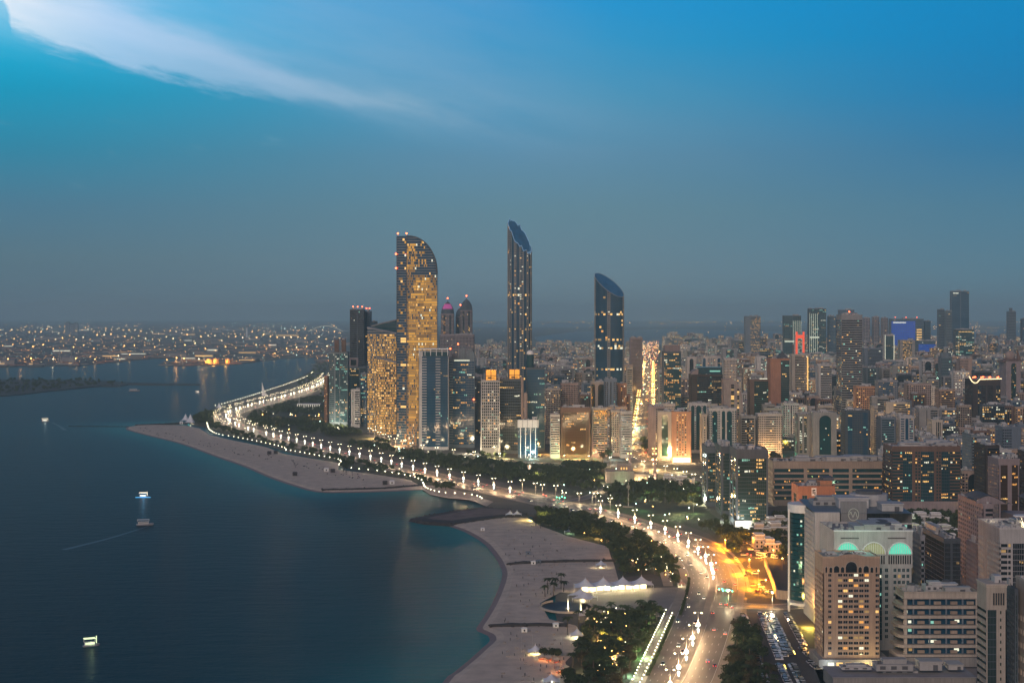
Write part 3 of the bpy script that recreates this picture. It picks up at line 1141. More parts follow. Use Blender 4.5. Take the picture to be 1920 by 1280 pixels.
fr = MB()
for (xf, aw, ah, zz) in ((-.44, .9, 3.2, 0), (-.36, 1.5, 3.0, 0), (-.26, 3.0, 3.8, 0), (-.155, 1.8, 3.2, 0), (0, 6.4, 6.2, 0), (.155, 1.8, 3.2, 0), (.26, 3.0, 3.8, 0), (.36, 1.5, 3.0, 0), (.44, .9, 3.2, 0)):
    mb = MB()
    arch(mb, xf * W, zc + zz, aw, ah)
    part(mb, 'arched_opening', MATS['glass dark'], r)
    k = 9
    r_ = aw / 2
    for i in range(k):
        t0, t1 = PI * i / k, PI * (i + 1) / k
        q0, q1 = r_, r_ + .35
        pz = zc + zz + ah - r_
        fr.face([(xf * W + q0 * math.cos(t0), -.2, pz + q0 * math.sin(t0)), (xf * W + q1 * math.cos(t0), -.2, pz + q1 * math.sin(t0)), (xf * W + q1 * math.cos(t1), -.2, pz + q1 * math.sin(t1)), (xf * W + q0 * math.cos(t1), -.2, pz + q0 * math.sin(t1))])
part(fr, 'arch_moulding', MATS['wall cream'], r)
mb = MB()
k = 14                              # the curved gable
top = [(-hw * .62 + W * .62 * i / k, H + .6 + 1.7 * math.sin(PI * i / k)) for i in range(k + 1)]
for (xa, za), (xb, zb) in zip(top[:-1], top[1:]):
    mb.face([(xa, -.2, H), (xb, -.2, H), (xb, -.2, zb), (xa, -.2, za)])
    mb.face([(xa, -.2, za), (xb, -.2, zb), (xb, .6, zb), (xa, .6, za)])
    mb.face([(xb, .6, H), (xa, .6, H), (xa, .6, za), (xb, .6, zb)])
part(mb, 'curved_parapet', MATS['wall tan'], r)
mb = MB()
mb.ball((0, 7, H - .8), 3.2, 14, 6, half=True)
part(mb, 'dome', M_ROOFD, r, smooth=True)
mb = MB()
mb.box(-hw - 3, hw + 5, -4, D + 2, 0, 5.2)
part(mb, 'podium', MATS['wall concrete'], r)
for i in range(7):
    mb = MB()
    x_ = -hw + 2 + i * 5
    mb.box(x_, x_ + 3.6, -4.12, -4.02, .6, 3.6)
    part(mb, 'shop_window', LIT[0] if i % 3 else LIT[2], r)
light('shopfront light', (cx + 8, Y - 9, 6), 3500, (1, .8, .4), 1)
light('shopfront light', (cx - 14, Y - 9, 6), 1600, (.8, .95, 1), 1)

# the white bank block with three big green-lit arches
r, cx, Y, W, D, H = bp('office_building', 'white office block with three great arches, two of them lit mint green', 'building', 1537, 1711, 999, Y=936, D=44,
   wall='white', zf=[(.05, 'w', 0), (.27, 'v', 5), (.03, 'w', 0), (.26, 'k', 5), (.03, 'w', 0), (.06, 'p', 1), (.05, 'w', 0), (.22, 'p', 4), (.03, 'w', 0)], zs=[(1, 'p', 9)], fl=3.6, lit=.12, lm='cool', z0=6, band=21, sp=.4, pier=.3,
   indiv=True, units=7, glass='teal', seed=5)
hw = W / 2
for i, xf in enumerate((-.335, .0, .335)):
    xx = xf * W
    mb = MB()
    R_ = W * .142
    k = 14
    zb = H - 12.6
    pts = [(xx + R_ * math.cos(PI * j / k), zb + R_ * 1.02 * math.sin(PI * j / k)) for j in range(k + 1)]
    mb.face([(a, -.15, z) for a, z in pts])
    part(mb, 'arch_window', mat('arch glow green', (.1, .3, .25), emit=(.10, .85, .55), es=.75, var=0) if i != 1 else mat('arch glow dim', (.2, .2, .15), emit=(.75, .8, .35), es=.28, var=0), r)
    mb = MB()
    for j in range(k):
        (a, za), (b_, zb_) = pts[j], pts[j + 1]
        f_ = 1.10
        A, ZA = xx + (a - xx) * f_, zb + (za - zb) * f_
        B, ZB = xx + (b_ - xx) * f_, zb + (zb_ - zb) * f_
        mb.face([(a, -1.4, za), (A, -1.4, ZA), (B, -1.4, ZB), (b_, -1.4, zb_)])
        mb.face([(a, -.1, za), (a, -1.4, za), (b_, -1.4, zb_), (b_, -.1, zb_)])
        mb.face([(A, -1.4, ZA), (A, -.1, ZA), (B, -.1, ZB), (B, -1.4, ZB)])
    for j in range(-4, 5):
        x_ = xx + j * R_ / 5
        hh = math.sqrt(max(0, R_ ** 2 - (x_ - xx) ** 2))
        mb.box(x_ - .12, x_ + .12, -.35, -.16, zb, zb + hh)
    part(mb, 'arch_frame', M_WHITE, r)
    mb = MB()
    nn_ = 10
    for j in range(nn_):
        x_ = xx - R_ * .95 + (2 * R_ * .95) * j / (nn_ - 1)
        mb.box(x_ - .35, x_ + .35, -.25, -.05, zb - 6.0, zb - .8)
    part(mb, 'slit_window', MATS['glass dark'], r, kind='stuff')
for xs_ in (-.3, .3):
    mb = MB()
    for j in range(22):
        x_ = xs_ * W - 5.5 + j * .5
        mb.box(x_, x_ + .28, -.2, -.02, H - 3.4, H - 2.6)
    part(mb, 'cornice_vents', MATS['glass dark'], r, kind='stuff')
mb = MB()
mb.box(-hw - .4, hw + .4, -.6, 1, H + 1.1, H + 1.8)
part(mb, 'cornice', M_WHITE, r)

# glass office with the rounded teal prow and long gridded side
Yf = 1013
root = thing('office_building', 'long office block with rounded teal glass prow, pale gridded side and dark blue-grey roof', 'building', (0, 0, LZ))
H = 72.5
x0, x1, y0, y1 = 198.5, 262.0, 1013.0, 1073.0
rr = random.Random(9)
wb, gb = MB(), MB()
facade(wb, gb, (x0, y1 - 20), (0, -1), (-1, 0), y1 - y0 - 20, 8, H, [(1, 'p', 13)], 3.4, rr, .05, MIXN['cool'], band=2.5, pier=.3, sp=.35)
facade(wb, gb, (x0, y0), (1, 0), (0, -1), x1 - x0, 8, H - 6, [(1, 'g', 22)], 3.4, rr, .05, MIXN['cool'], band=1)
wb.face([(x1, y0, 0), (x1, y1, 0), (x1, y1, H), (x1, y0, H)])
wb.face([(x1, y1, 0), (x0, y1, 0), (x0, y1, H), (x1, y1, H)])
part(wb, 'wall', [MATS['wall white'], MATS['wall slate']], root)
part(gb, 'window_glazing', [MATS['glass dark']] + LIT, root, kind='stuff')
# prow: half round of teal glass
wb, gb = MB(), MB()
k = 12
cyp, rp = y1 - 12, 9.5
arc = [(x0 + 1 - rp * math.sin(PI * i / k), cyp - 11 * math.cos(PI * i / k) - 0) for i in range(k + 1)]
for (ax, ay), (bx_, by_) in zip(arc[:-1], arc[1:]):
    for j in range(20):
        za, zb = 8 + j * 3.1, 8 + (j + 1) * 3.1
        mi = rr.choice([0] * 16 + [3, 4, 5])
        gb.face([(ax, ay, za + .35), (ax, ay, zb), (bx_, by_, zb), (bx_, by_, za + .35)], 0)
        if mi:
            e_ = .06
            nx0, ny0 = (ax - x0 - 1) / rp * e_, (ay - cyp) / rp * e_
            gb.face([(ax + nx0, ay + ny0, za + 1.2), (ax + nx0, ay + ny0, zb - .6), ((ax + bx_) / 2 + nx0 * 1.5, (ay + by_) / 2 + ny0 * 1.5, zb - .6), ((ax + bx_) / 2 + nx0 * 1.5, (ay + by_) / 2 + ny0 * 1.5, za + 1.2)], mi)
        wb.face([(ax, ay, za), (ax, ay, za + .35), (bx_, by_, za + .35), (bx_, by_, za)], 1)
part(gb, 'window_glazing', [MATS['glass teal']] + LIT, root, kind='stuff')
for z_, nm in ((70, 'crown_ring'), (5, 'canopy_ring')):
    mb = MB()
    ring = [(x0 + 1 + (ax - x0 - 1) * 1.08, cyp + (ay - cyp) * 1.08) for ax, ay in arc]
    mb.prism(ring[::-1], z_ - 2 if z_ > 20 else z_, z_ + 3.5 if z_ > 20 else z_ + 1.6)
    part(mb, nm, M_WHITE, root)
mb = MB()
mb.tube((x0 - rp * .95, cyp - 3, 0), (x0 - rp * .95, cyp - 3, 70), .8, n=8)
part(mb, 'prow_fin', M_WHITE, root)
mb = MB()
mb.box(x0 - .3, x0 + 5, y0 - .8, y0 + 3, 0, H + 1)
mb.box(x0 + 5, x0 + 16, y0 - .8, y0 + 2, H - 7, H + 1)
part(mb, 'portal_frame', MATS['wall white'], root)
mb = MB()
mb.face([(x0, y0, H + .3), (x1, y0, H + .3), (x1, y1, H + 2.5), (x0, y1, H + 2.5)])
part(mb, 'roof', mat('blue roof', (.14, .18, .22), .5, var=.1), root)
mb = MB()
mb.box(x0 + 17, x0 + 34, y0 + .5, y0 + 2, H - 8, H + 8)
part(mb, 'sign_wall', MATS['wall grey'], root)
mb = MB()
EX = lambda f: x0 + 21 + 8.5 * f
EZ = lambda f: H - 5 + 9 * f
ring_ = [(.5 + .40 * math.cos(2 * PI * i / 14), .5 + .44 * math.sin(2 * PI * i / 14)) for i in range(15)]
wave_ = [(.2 + .06 * i, .5 + .2 * math.sin(i * 1.1)) for i in range(11)]
for L_ in (ring_, wave_):
    for a, b_ in zip(L_[:-1], L_[1:]):
        mb.tube((EX(a[0]), y0 + .3, EZ(a[1])), (EX(b_[0]), y0 + .3, EZ(b_[1])), .28, n=4)
part(mb, 'wall_emblem', mat('emblem paint', (.55, .6, .55), .6, var=0), root)
for (xa, ya, w_, d_, h_, k) in ((x0 + 44, y0 + 38, 26, 22, 10, 2), (x0 + 30, y0 + 30, 20, 18, 7, 0), (x0 + 14, y0 + 40, 18, 16, 6, 1), (x0 + 52, y0 + 12, 14, 14, 5, 0)):
    put('roof_unit', unit_mesh()[k], root, loc=(xa, ya, H + 1), scale=(w_, d_, h_))
NAMED.append((root, (x0 + x1) / 2, y0, x1 - x0, y1 - y0, H, 0))
mb = MB()
mb.box(x0 + 4, x1, y0 - 14, y0 - 1, 0, 18)
part(mb, 'podium', MATS['wall slate'], root)
light('garden light', (x0 - 6, 1003, 5), 22000, (1, .72, .10), 1.5)
light('facade light', (x0 - 5, 1018, 18), 7000, (1, .42, .12), 2)

bp('apartment_building', 'narrow pale grey block with slot windows behind the white triple-arched offices', 'building', 1706, 1731, 1006, Y=975, D=30, wall='grey', zf=[(1, 'r', 3)], fl=3.5, lit=.04, seed=8)
bp('office_building', 'low black glass office block behind the pale grey slot-windowed block', 'building', 1728, 1801, 1012, Y=1085, D=60, wall='slate', glass='dark', zf=[(.4, 'g', 7), (.12, 'w', 0), (.5, 'g', 8)], zs=[(1, 'g', 9)], mull='slate', fl=3.3, lit=.015, lm='warm', seed=9, units=5)
r, cx, Y, W, D, H = bp('apartment_building', 'mauve slab block with gridded side and wavy roof shells', 'building', 1801, 1858, 947, Y=1110, D=62, wall='mauve', zf=[(.25, 'w', 0), (.75, 'r', 4)], zs=[(1, 'p', 12)], fl=3.3, lit=.03, seed=10, units=2)
bp('apartment_building', 'low mauve wing with slot windows beside the white and black tower', 'building', 1814, 1838, 1023, Y=1060, D=26, wall='mauve', zf=[(1, 'r', 3)], fl=3.3, lit=.03, seed=110, units=1)
for k_, (xa, zz) in enumerate(((-6, 3), (34, 2))):
    mb = MB()
    pts = [(xa + 26 * i / 8, H + zz + 3.2 * math.sin(i / 8 * 2 * PI * .75)) for i in range(9)]
    for (a, za), (b_, zb) in zip(pts[:-1], pts[1:]):
        mb.face([(a, 8, za), (b_, 8, zb), (b_, 40, zb), (a, 40, za)])
        mb.face([(a, 8, H), (b_, 8, H), (b_, 8, zb - .5), (a, 8, za - .5)], 1)
    part(mb, 'roof_shell', [M_ROOFD, MATS['wall mauve']], r)
mb = MB()
mb.box(20, 58, 4, 34, 0, H - 8)
part(mb, 'wing', MATS['wall mauve'], r)
r, cx, Y, W, D, H = bp('apartment_building', 'white and black tower block with a lit roof canopy and gridded long side', 'building', 1834, 1936, 992, Y=1000, D=46, wall='white', glass='dark',
   zf=[(.24, 'r', 1), (.13, 'p', 1), (.03, 'w', 0), (.60, 'g', 9)], zs=[(.30, 'p', 4), (.12, 'w', 0), (.58, 'p', 7)], fl=3.7, lit=.02, sp=.42, mull='grey', seed=12, units=3, depth=.9, band=9)
mb = MB()
for i in range(6):
    t = PI * 2 * i / 6
    mb.tube((9, 12, H), (9 + 6 * math.cos(t), 12 + 4 * math.sin(t), H + 7), .3, n=5)
mb.prism([(9 + 7 * math.cos(2 * PI * i / 12), 12 + 5 * math.sin(2 * PI * i / 12)) for i in range(12)], H + 7, H + 7.7)
part(mb, 'roof_canopy', M_WHITE, r)
light('roof light', (cx + 9, Y + 8, H + 3), 2500, (1, .85, .5), .8)
light('roof light', (cx - 8, Y + 30, H + 6), 1200, (1, .8, .5), .8)

# balcony block
r, cx, Y, W, D, H = bp('apartment_building', 'long low block with deep framed balconies and a rounded stepped end', 'building', 1679, 1835, 1112, Y=894, D=20, wall='cream', glass='blue',
   zf=[(.12, 'b', 2), (.88, 'b', 8)], zs=[(1, 'b', 3)], fl=5.65, lit=.16, lm='cool', z0=5.5, band=2.6, sp=.30, seed=13, units=6, depth=1.8)
hw = W / 2
n_ = int(round((H - 2.6 - 5.5) / 5.65))
fh = (H - 2.6 - 5.5) / n_
for j in range(n_):
    for i in range(4):
        mb = MB()
        xa = -hw + W * .12 + W * .88 * (i + .5) / 4
        za = 5.5 + j * fh
        mb.box(xa - 1.9, xa + 1.9, .2, 1.4, za + 1.9, za + 3.5)
        mb.box(xa - 2.0, xa + 2.0, .12, .2, za + 1.8, za + 3.6, 1)
        part(mb, 'balcony_panel', [MATS['wall cream'], MATS['wall beige']], r)
        mb = MB()
        mb.box(xa - 5.1, xa - 4.3, -.9, .0, za + 1.7, za + 5.2)
        part(mb, 'balcony_pier', MATS['wall bluegrey'], r)
for j in range(n_):
    mb = MB()
    za = 5.5 + j * fh
    k = 8
    arc = [(-hw + .5 - (3.2 + .35 * (n_ - j)) * math.sin(PI / 2 * i / k) if True else 0, -1 + 9 - 9 * math.cos(PI / 2 * i / k)) for i in range(k + 1)]
    mb.prism([(-hw + 1, 14)] + [(-hw + .8, -1)] + arc[1:] + [(-hw - 3.2 - .35 * (n_ - j), 14)], za - .6, za + 1.2)
    part(mb, 'rounded_balcony', MATS['wall cream'], r)
mb = MB()
mb.box(-hw - 4, hw, -2, D, 0, 5.2)
part(mb, 'podium', MATS['wall concrete'], r)

# near right tower with slits
r, cx, Y, W, D, H = bp('apartment_building', 'near tan tower with a green glass side and five dark slits at its head', 'building', 1832, 1887.5, 1101, Y=800, D=16, wall='cream', glass='green',
   zf=[(.50, 'g', 7), (.16, 'w', 0), (.10, 'p', 1), (.24, 'w', 0)], zs=[(1, 'r', 4)], fl=3.9, lit=.02, band=11.5, sp=.55, pier=.3, seed=14, mull='slate', units=2)
hw = W / 2
for i in range(5):
    mb = MB()
    x_ = -hw + W * (.33 + .12 * i)
    mb.box(x_, x_ + .7, -.35, .1, H - 9, H - 2.8)
    part(mb, 'slit_window', MATS['glass dark'], r)
mb = MB()
mb.box(-hw - .6, hw + .6, -.8, D + .6, H + 1.12, H + 1.9)
part(mb, 'cornice', MATS['wall cream'], r)
bp('apartment_building', 'dark green glass strip tower between the slit-headed tan tower and the banded one', 'building', 1887.5, 1906, 1107, Y=806, D=16, wall='slate', glass='green', zf=[(1, 'g', 3)], fl=3.6, lit=.02, mull='slate', seed=15, units=1)
r, cx, Y, W, D, H = bp('apartment_building', 'cream tower with bold black window bands and a pale knot emblem, at the very edge', 'building', 1904.5, 1990, 1093, Y=800, D=18, wall='cream', glass='dark', zf=[(.12, 'w', 0), (.88, 'r', 6)], fl=6.6, lit=.02, sp=.55, band=17, seed=16, depth=1.0)
mb = MB()
for i in range(4):
    t = PI / 2 * i + .4
    mb.tube((-W / 2 + 2.2 + .9 * math.cos(t), -.3, H - 2.8 + .9 * math.sin(t)), (-W / 2 + 2.2 + .9 * math.cos(t + 1.9), -.3, H - 2.8 + .9 * math.sin(t + 1.9)), .28, n=5)
part(mb, 'wall_emblem', M_WHITE, r)
try:
    fc = bpy.data.curves.new('lettering', 'FONT')
    fc.body = 'ero'
    fc.size = 4.0
    fc.extrude = .12
    fo = bpy.data.objects.new('lettering', fc)
    C.objects.link(fo)
    fo.parent = r
    fo.location = (-W / 2 - .6, -.35, H - 15.5)
    fo.rotation_euler = (PI / 2, 0, 0)
    bpy.context.view_layer.update()
    lm_ = bpy.data.meshes.new_from_object(fo.evaluated_get(bpy.context.evaluated_depsgraph_get()))
    lm_.materials.clear()
    lm_.materials.append(MATS['glass dark'])
    lo_ = put('lettering', lm_, r, loc=fo.location)
    lo_.rotation_euler = (PI / 2, 0, 0)
    bpy.data.objects.remove(fo)
except Exception:
    pass

# low things at the near bottom
def lowbox(name, label, cat, x0, x1, yt, yb, D, wall='concrete', lit_face=False, h=None, mm=None):
    Y = F * (HC - LZ) / (yb - HY)
    W = (x1 - x0) * Y / F
    H = h or max(2.5, HC - LZ + (HY - yt) * Y / F)
    root = thing(name, label, cat, (((x0 + x1) / 2 - 960) * Y / F, Y, LZ))
    mb = MB()
    hw = W / 2
    mb.box(-hw, hw, 0, D, 0, H)
    part(mb, 'wall', mm or MATS['wall ' + wall], root)
    mb = MB()
    mb.box(-hw - .4, hw + .4, -.4, D + .4, H, H + .45)
    part(mb, 'roof', M_ROOF, root)
    for i in range(max(1, int(W / 5))):
        mb = MB()
        xa = -hw + 1 + i * 5
        mb.box(xa, min(xa + 2.8, hw - .5), -.12, -.02, .9, min(H - .6, 3.2))
        part(mb, 'window', LIT[0] if lit_face else MATS['glass dark'], root)
    um = unit_mesh()
    put('roof_unit', um[1], root, loc=(0, D * .5, H + .44), scale=(W * .25, D * .3, 1.8))
    return root


lowbox('shop_kiosk', 'small kiosk glowing yellow at the foot of the framed-balcony block', 'kiosk', 1709, 1748, 1246, 1260, 7, 'cream', True)
lowbox('site_cabin', 'brick-orange cabin beside the yellow-lit kiosk', 'cabin', 1756, 1786, 1247, 1258, 6, 'terracotta')
root = lowbox('low_building', 'long low flat-roofed building with white plant rooms below the arcaded tan tower', 'building', 1562, 1830, 1270, 1296, 26, 'concrete')
for i, (a, w_, d_, h_) in enumerate(((-4, 20, 10, 6), (16, 12, 9, 5), (-24, 16, 8, 2.5), (30, 8, 10, 3))):
    put('roof_unit', unit_mesh()[0 if i % 2 else 1], root, loc=(a, 10 + i, 9.9), scale=(w_, d_, h_))

# ---------- right middle ground
def M1(x0, x1, yt, Y, D, label, seed, **kw):
    a = dict(wall='slate', glass='green', zf=[(.05, 'w', 0), (.9, 'g', 14), (.05, 'w', 0)], zs=[(.12, 'w', 0), (.3, 'g', 4), (.14, 'w', 0), (.3, 'g', 4), (.14, 'w', 0)], fl=3.5, lit=.10, lm='mix', mull='slate', units=5, band=6)
    a.update(kw)
    return bp('office_building', label, 'building', x0, x1, yt, Y=Y, D=D, seed=seed, **a)


r, cx, Y, W, D, H = M1(1368, 1440, 844, 1482, 46, 'dark green glass office block with scattered mint and yellow windows, nearest of its cluster', 31, band=8)
light('entrance light', (cx - 8, Y - 8, 6), 16000, (.9, 1, .85), 2)
mb = MB()
mb.box(-W / 2 - 2, W / 2 + 2, -7, 0, 0, 6)
part(mb, 'podium', MATS['wall concrete'], r)
M1(1341, 1372, 838, 1560, 46, 'dark glass slab with grey piers in the middle of the green glass cluster', 32, zf=[(.2, 'w', 0), (.6, 'g', 5), (.2, 'w', 0)])
M1(1316, 1345, 838, 1634, 40, 'dark glass slab at the park end of the green glass cluster', 33, zf=[(.15, 'w', 0), (.7, 'g', 5), (.15, 'w', 0)])
bp('office_building', 'long brown office terrace with amber-lit ribbon windows behind the terracotta building', 'building', 1438, 1656, 866, Y=1640, D=40, wall='beige', glass='teal',
   zf=[(.28, 'r', 14), (.03, 'w', 0), (.2, 'r', 10), (.03, 'w', 0), (.15, 'r', 8), (.03, 'w', 0), (.28, 'r', 14)], fl=6.0, lit=.13, lm='amber', band=6.5, sp=.34, depth=1.2, seed=34, units=12, roofm=M_ROOFD)
r, cx, Y, W, D, H = bp('office_building', 'terracotta office building with a square white emblem high on its wall', 'building', 1484, 1566, 913, Y=1350, D=34, wall='terracotta', glass='teal',
   zf=[(.10, 'w', 0), (.14, 'g', 2), (.14, 'w', 0), (.16, 'w', 0), (.16, 'g', 3), (.1, 'w', 0), (.06, 'p', 1), (.14, 'w', 0)], zs=[(.3, 'w', 0), (.4, 'g', 4), (.3, 'w', 0)], fl=3.6, lit=.15, lm='warm', seed=35, band=7, units=2)
mb = MB()
mb.box(W * .1, W * .42, 2, 20, H, H + 5.5)
mb.box(W * .2, W * .5, 4, 22, H + 5.5, H + 8, 1)
part(mb, 'penthouse', [MATS['wall terracotta'], MATS['wall slate']], r)
mb = MB()
mb.box(-4.6, -.4, -.3, -.05, H - 7.5, H - .6)
part(mb, 'sign_panel', M_WHITE, r)
mb = MB()
mb.box(-3.8, -2.9, -.42, -.31, H - 5.6, H - 2)
mb.box(-2.8, -1.5, -.42, -.31, H - 3, H - 2)
mb.box(-2.2, -1.3, -.42, -.31, H - 6.4, H - 3.8)
part(mb, 'emblem', MATS['glass dark'], r)

r, cx, Y, W, D, H = bp('apartment_building', 'wide brown block of three dark glass bays between banded wings, on a long podium', 'building', 1656, 1801, 838, Y=1577, D=36, wall='brown', glass='teal',
   zf=[(.17, 'r', 4), (.14, 'g', 5), (.04, 'w', 0), (.09, 'p', 2), (.20, 'g', 8), (.03, 'w', 0), (.08, 'p', 2), (.13, 'g', 5), (.16, 'r', 4)], zs=[(1, 'r', 7)], fl=3.2, lit=.11, lm='mix', band=4.5, mull='slate', seed=36, units=8)
mb = MB()
mb.box(-W / 2 + 2, W / 2 + 4, -12, 0, 0, 12.5)
mb.box(-W / 2 + 1.6, W / 2 + 4.4, -12.4, -12, 11.5, 13.5)
mb.box(-W / 2 + 1.6, W / 2 + 4.4, -12.4, -12, 4, 5)
part(mb, 'podium', MATS['wall mauve'], r)
light('podium light', (cx + W / 2 + 6, Y - 14, 8), 14000, (1, .68, .22), 1.5)
bp('apartment_building', 'white banded block with rounded corner squeezed behind the brown triple-bay block', 'building', 1646, 1664, 846, Y=1640, D=20, wall='white', zf=[(1, 'r', 3)], fl=4, lit=.06, seed=37)
bp('apartment_building', 'block with a white edge frame and stacked balconies behind the mauve slab', 'building', 1804, 1832, 816, Y=1750, D=36, wall='steel', glass='dark', zf=[(.16, 'p', 1), (.84, 'b', 4)], fl=3.3, lit=.07, seed=38)
bp('apartment_building', 'dark brown balcony block with white rooftop rooms, behind the brown-piered tower', 'building', 1826, 1874, 836, Y=1660, D=40, wall='darkbrown', glass='dark', zf=[(.18, 'w', 0), (.3, 'b', 3), (.52, 'b', 4)], fl=3.3, lit=.10, lm='warm', seed=39, units=5)
bp('apartment_building', 'mauve-piered tower with two black glass bays above the wavy roof shells', 'building', 1852, 1912, 862, Y=1500, D=34, wall='mauve', glass='bronze', zf=[(.10, 'w', 0), (.33, 'g', 5), (.20, 'w', 0), (.29, 'g', 5), (.08, 'w', 0)], fl=3.4, lit=.07, lm='amber', mull='darkbrown', band=5, seed=40, units=4)
bp('apartment_building', 'blue-grey block dotted with small square windows behind the balcony blocks', 'building', 1866, 1915, 801, Y=2000, D=30, wall='bluegrey', zf=[(.5, 'p', 5), (.5, 'w', 0)], fl=3.5, lit=.06, lm='cool', seed=41)
bp('apartment_building', 'dark stepped block cut by the picture edge beside the brown-piered tower', 'building', 1908, 2000, 850, Y=1560, D=34, wall='darkbrown', zf=[(1, 'p', 9)], fl=3.3, lit=.06, seed=42)

# ---------- the tall towers
def floors_mesh(rings_fn, z0, z1, fl, wb, gb, rr, lit_fn, cut=None, lm=None, slab=.5, glass_mi=0):
    """stack of floors over a closed or open outline; rings_fn(z) -> list of (x, y)"""
    z = z0
    while z < z1 - .01:
        zn = min(z + fl, z1)
        A, B = rings_fn(z), rings_fn(zn)
        n = len(A)
        for i in range(n - 1):
            ta = cut(A[i], zn) if cut else True
            if not ta:
                continue
            mi = lit_fn(i / (n - 1), z, rr)
            gb.face([(*A[i], z + slab), (*A[i + 1], z + slab), (*B[i + 1], zn), (*B[i], zn)], mi)
            q = 1.012
            wb.face([(A[i][0] * q, A[i][1] * q, z), (A[i + 1][0] * q, A[i + 1][1] * q, z), (A[i + 1][0] * q, A[i + 1][1] * q, z + slab), (A[i][0] * q, A[i][1] * q, z + slab)])
        z = zn


# sail-topped tower, its gold reflection painted in as glowing panes
Y = 2405.0
XL, XR = (744 - 960) * Y / F, (819.5 - 960) * Y / F
root = thing('office_tower', 'tallest curved sail-topped tower with golden glass front and red roof beacons', 'tower', ((XL + XR) / 2, Y, LZ))
W = XR - XL
hw = W / 2
HT = HC + (HY - 444.5) * Y / F
HS = HC + (HY - 503) * Y / F
xs0 = -hw + W * .245
wb, gb = MB(), MB()
rr = random.Random(77)


def topz(x):
    if x <= xs0:
        return HT
    t_ = (x - xs0) / (hw - xs0)
    return HS - 10 + (HT - HS + 10) * math.sqrt(max(0, 1 - t_ ** 2.3))


cols = [(-hw + (xs0 + hw) * i / 5, -hw + (xs0 + hw) * (i + 1) / 5) for i in range(5)] + [(xs0 + (hw - xs0) * i / 28, xs0 + (hw - xs0) * (i + 1) / 28) for i in range(28)]
yy = lambda x: -3.5 * (1 - ((x) / hw) ** 2) * 1.6
fl = 4.05
nf = int(HT / fl)
BANDG = {}
for j in range(nf + 1):
    za = j * fl
    for ci, (a, b_) in enumerate(cols):
        za_, zb_ = min(za + fl, topz(a)), min(za + fl, topz(b_))
        if za_ <= za and zb_ <= za:
            continue
        fx = (a + b_) / 2 / hw                 # -1..1
        fz = za / HT
        gold = 0  # marks panes inside the painted gold reflection
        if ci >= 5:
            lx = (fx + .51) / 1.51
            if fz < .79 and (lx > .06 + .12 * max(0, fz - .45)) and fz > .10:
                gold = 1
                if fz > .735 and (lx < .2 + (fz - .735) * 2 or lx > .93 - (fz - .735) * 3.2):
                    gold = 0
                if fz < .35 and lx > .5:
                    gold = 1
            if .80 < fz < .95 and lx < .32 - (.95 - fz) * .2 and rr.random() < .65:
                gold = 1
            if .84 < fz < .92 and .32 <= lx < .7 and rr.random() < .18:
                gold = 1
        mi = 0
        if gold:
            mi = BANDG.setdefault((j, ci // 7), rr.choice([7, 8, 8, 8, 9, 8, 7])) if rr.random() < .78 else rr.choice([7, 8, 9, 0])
            if rr.random() < .02:
                mi = rr.choice([2, 4])
        elif rr.random() < (.62 if ci >= 5 else .16) and fz < .80:
            mi = 9  # faint spill of the painted reflection over the darker glass
        elif rr.random() < .05:
            mi = rr.choice([2, 7, 4])
        if ci < 5 and (.17 < fz < .185 or .485 < fz < .5 or .365 < fz < .38) and ci > 1:
            mi = 2
        if ci >= 5 and (.485 < fz < .497):
            mi = 7
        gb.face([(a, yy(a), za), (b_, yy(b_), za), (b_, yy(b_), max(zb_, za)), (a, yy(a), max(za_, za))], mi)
        if za_ > za + 1.0 and zb_ > za + 1:
            wb.face([(a, yy(a) - .45, za), (b_, yy(b_) - .45, za), (b_, yy(b_) - .45, za + .8), (a, yy(a) - .45, za + .8)])
            wb.face([(a, yy(a) - .45, za + .8), (b_, yy(b_) - .45, za + .8), (b_, yy(b_), za + .8), (a, yy(a), za + .8)])
D = 34
for (a, b_) in cols:
    wb.face([(a, yy(a), topz(a)), (b_, yy(b_), topz(b_)), (b_, D, topz(b_)), (a, D, topz(a))], 1)
    wb.face([(b_, D, 0), (a, D, 0), (a, D, topz(a)), (b_, D, topz(b_))], 1)
for j in range(nf):
    za = j * fl
    for s_, x_ in ((1, hw), (-1, -hw)):
        zt = min(za + fl, topz(x_ * .9999))
        if zt <= za:
            continue
        gb.face([(x_, 0, za), (x_, D, za), (x_, D, zt), (x_, 0, zt)], 0)
        wb.face([(x_ + s_ * .4, 0, za), (x_ + s_ * .4, D, za), (x_ + s_ * .4, D, za + .8), (x_ + s_ * .4, 0, za + .8)])
part(wb, 'wall', [MATS['wall concrete'], MATS['wall slate']], root)
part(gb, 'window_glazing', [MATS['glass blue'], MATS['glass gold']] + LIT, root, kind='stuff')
mb = MB()
for i in range(5, 33):
    a, b_ = cols[i]
    mb.tube((a, yy(a) - .3, topz(a)), (b_, yy(b_) - .3, topz(b_)), .9, n=5)
part(mb, 'roof_edge', M_ROOFD, root)
mb = MB()
mb.tube((xs0, yy(xs0) - .3, 0), (xs0, yy(xs0) - .3, HT), .8, n=4)
mb.tube((-hw, -.2, 0), (-hw, -.2, HT), .7, n=4)
part(mb, 'corner_rib', MATS['wall slate'], root)
for x_, z_ in ((-hw + 2, HT + 4), (xs0, HT + 4), (-hw - 1, HT - 28), (xs0 - 1, HT - 28), (-hw - 1, HT - 50), (xs0, HT - 50)):
    mb = MB()
    mb.tube((x_, -2, z_ - 4), (x_, -2, z_), .2)
    mb.ball((x_, -3, z_), 1.3, 6, 4, 1)
    part(mb, 'beacon', [M_STEEL, M_RED], root)
wb2 = MB()
wb2.box(0, hw + 26, -14, -4, 0, 24)
part(wb2, 'podium', [MATS['wall slate']], root)
gb2 = MB()
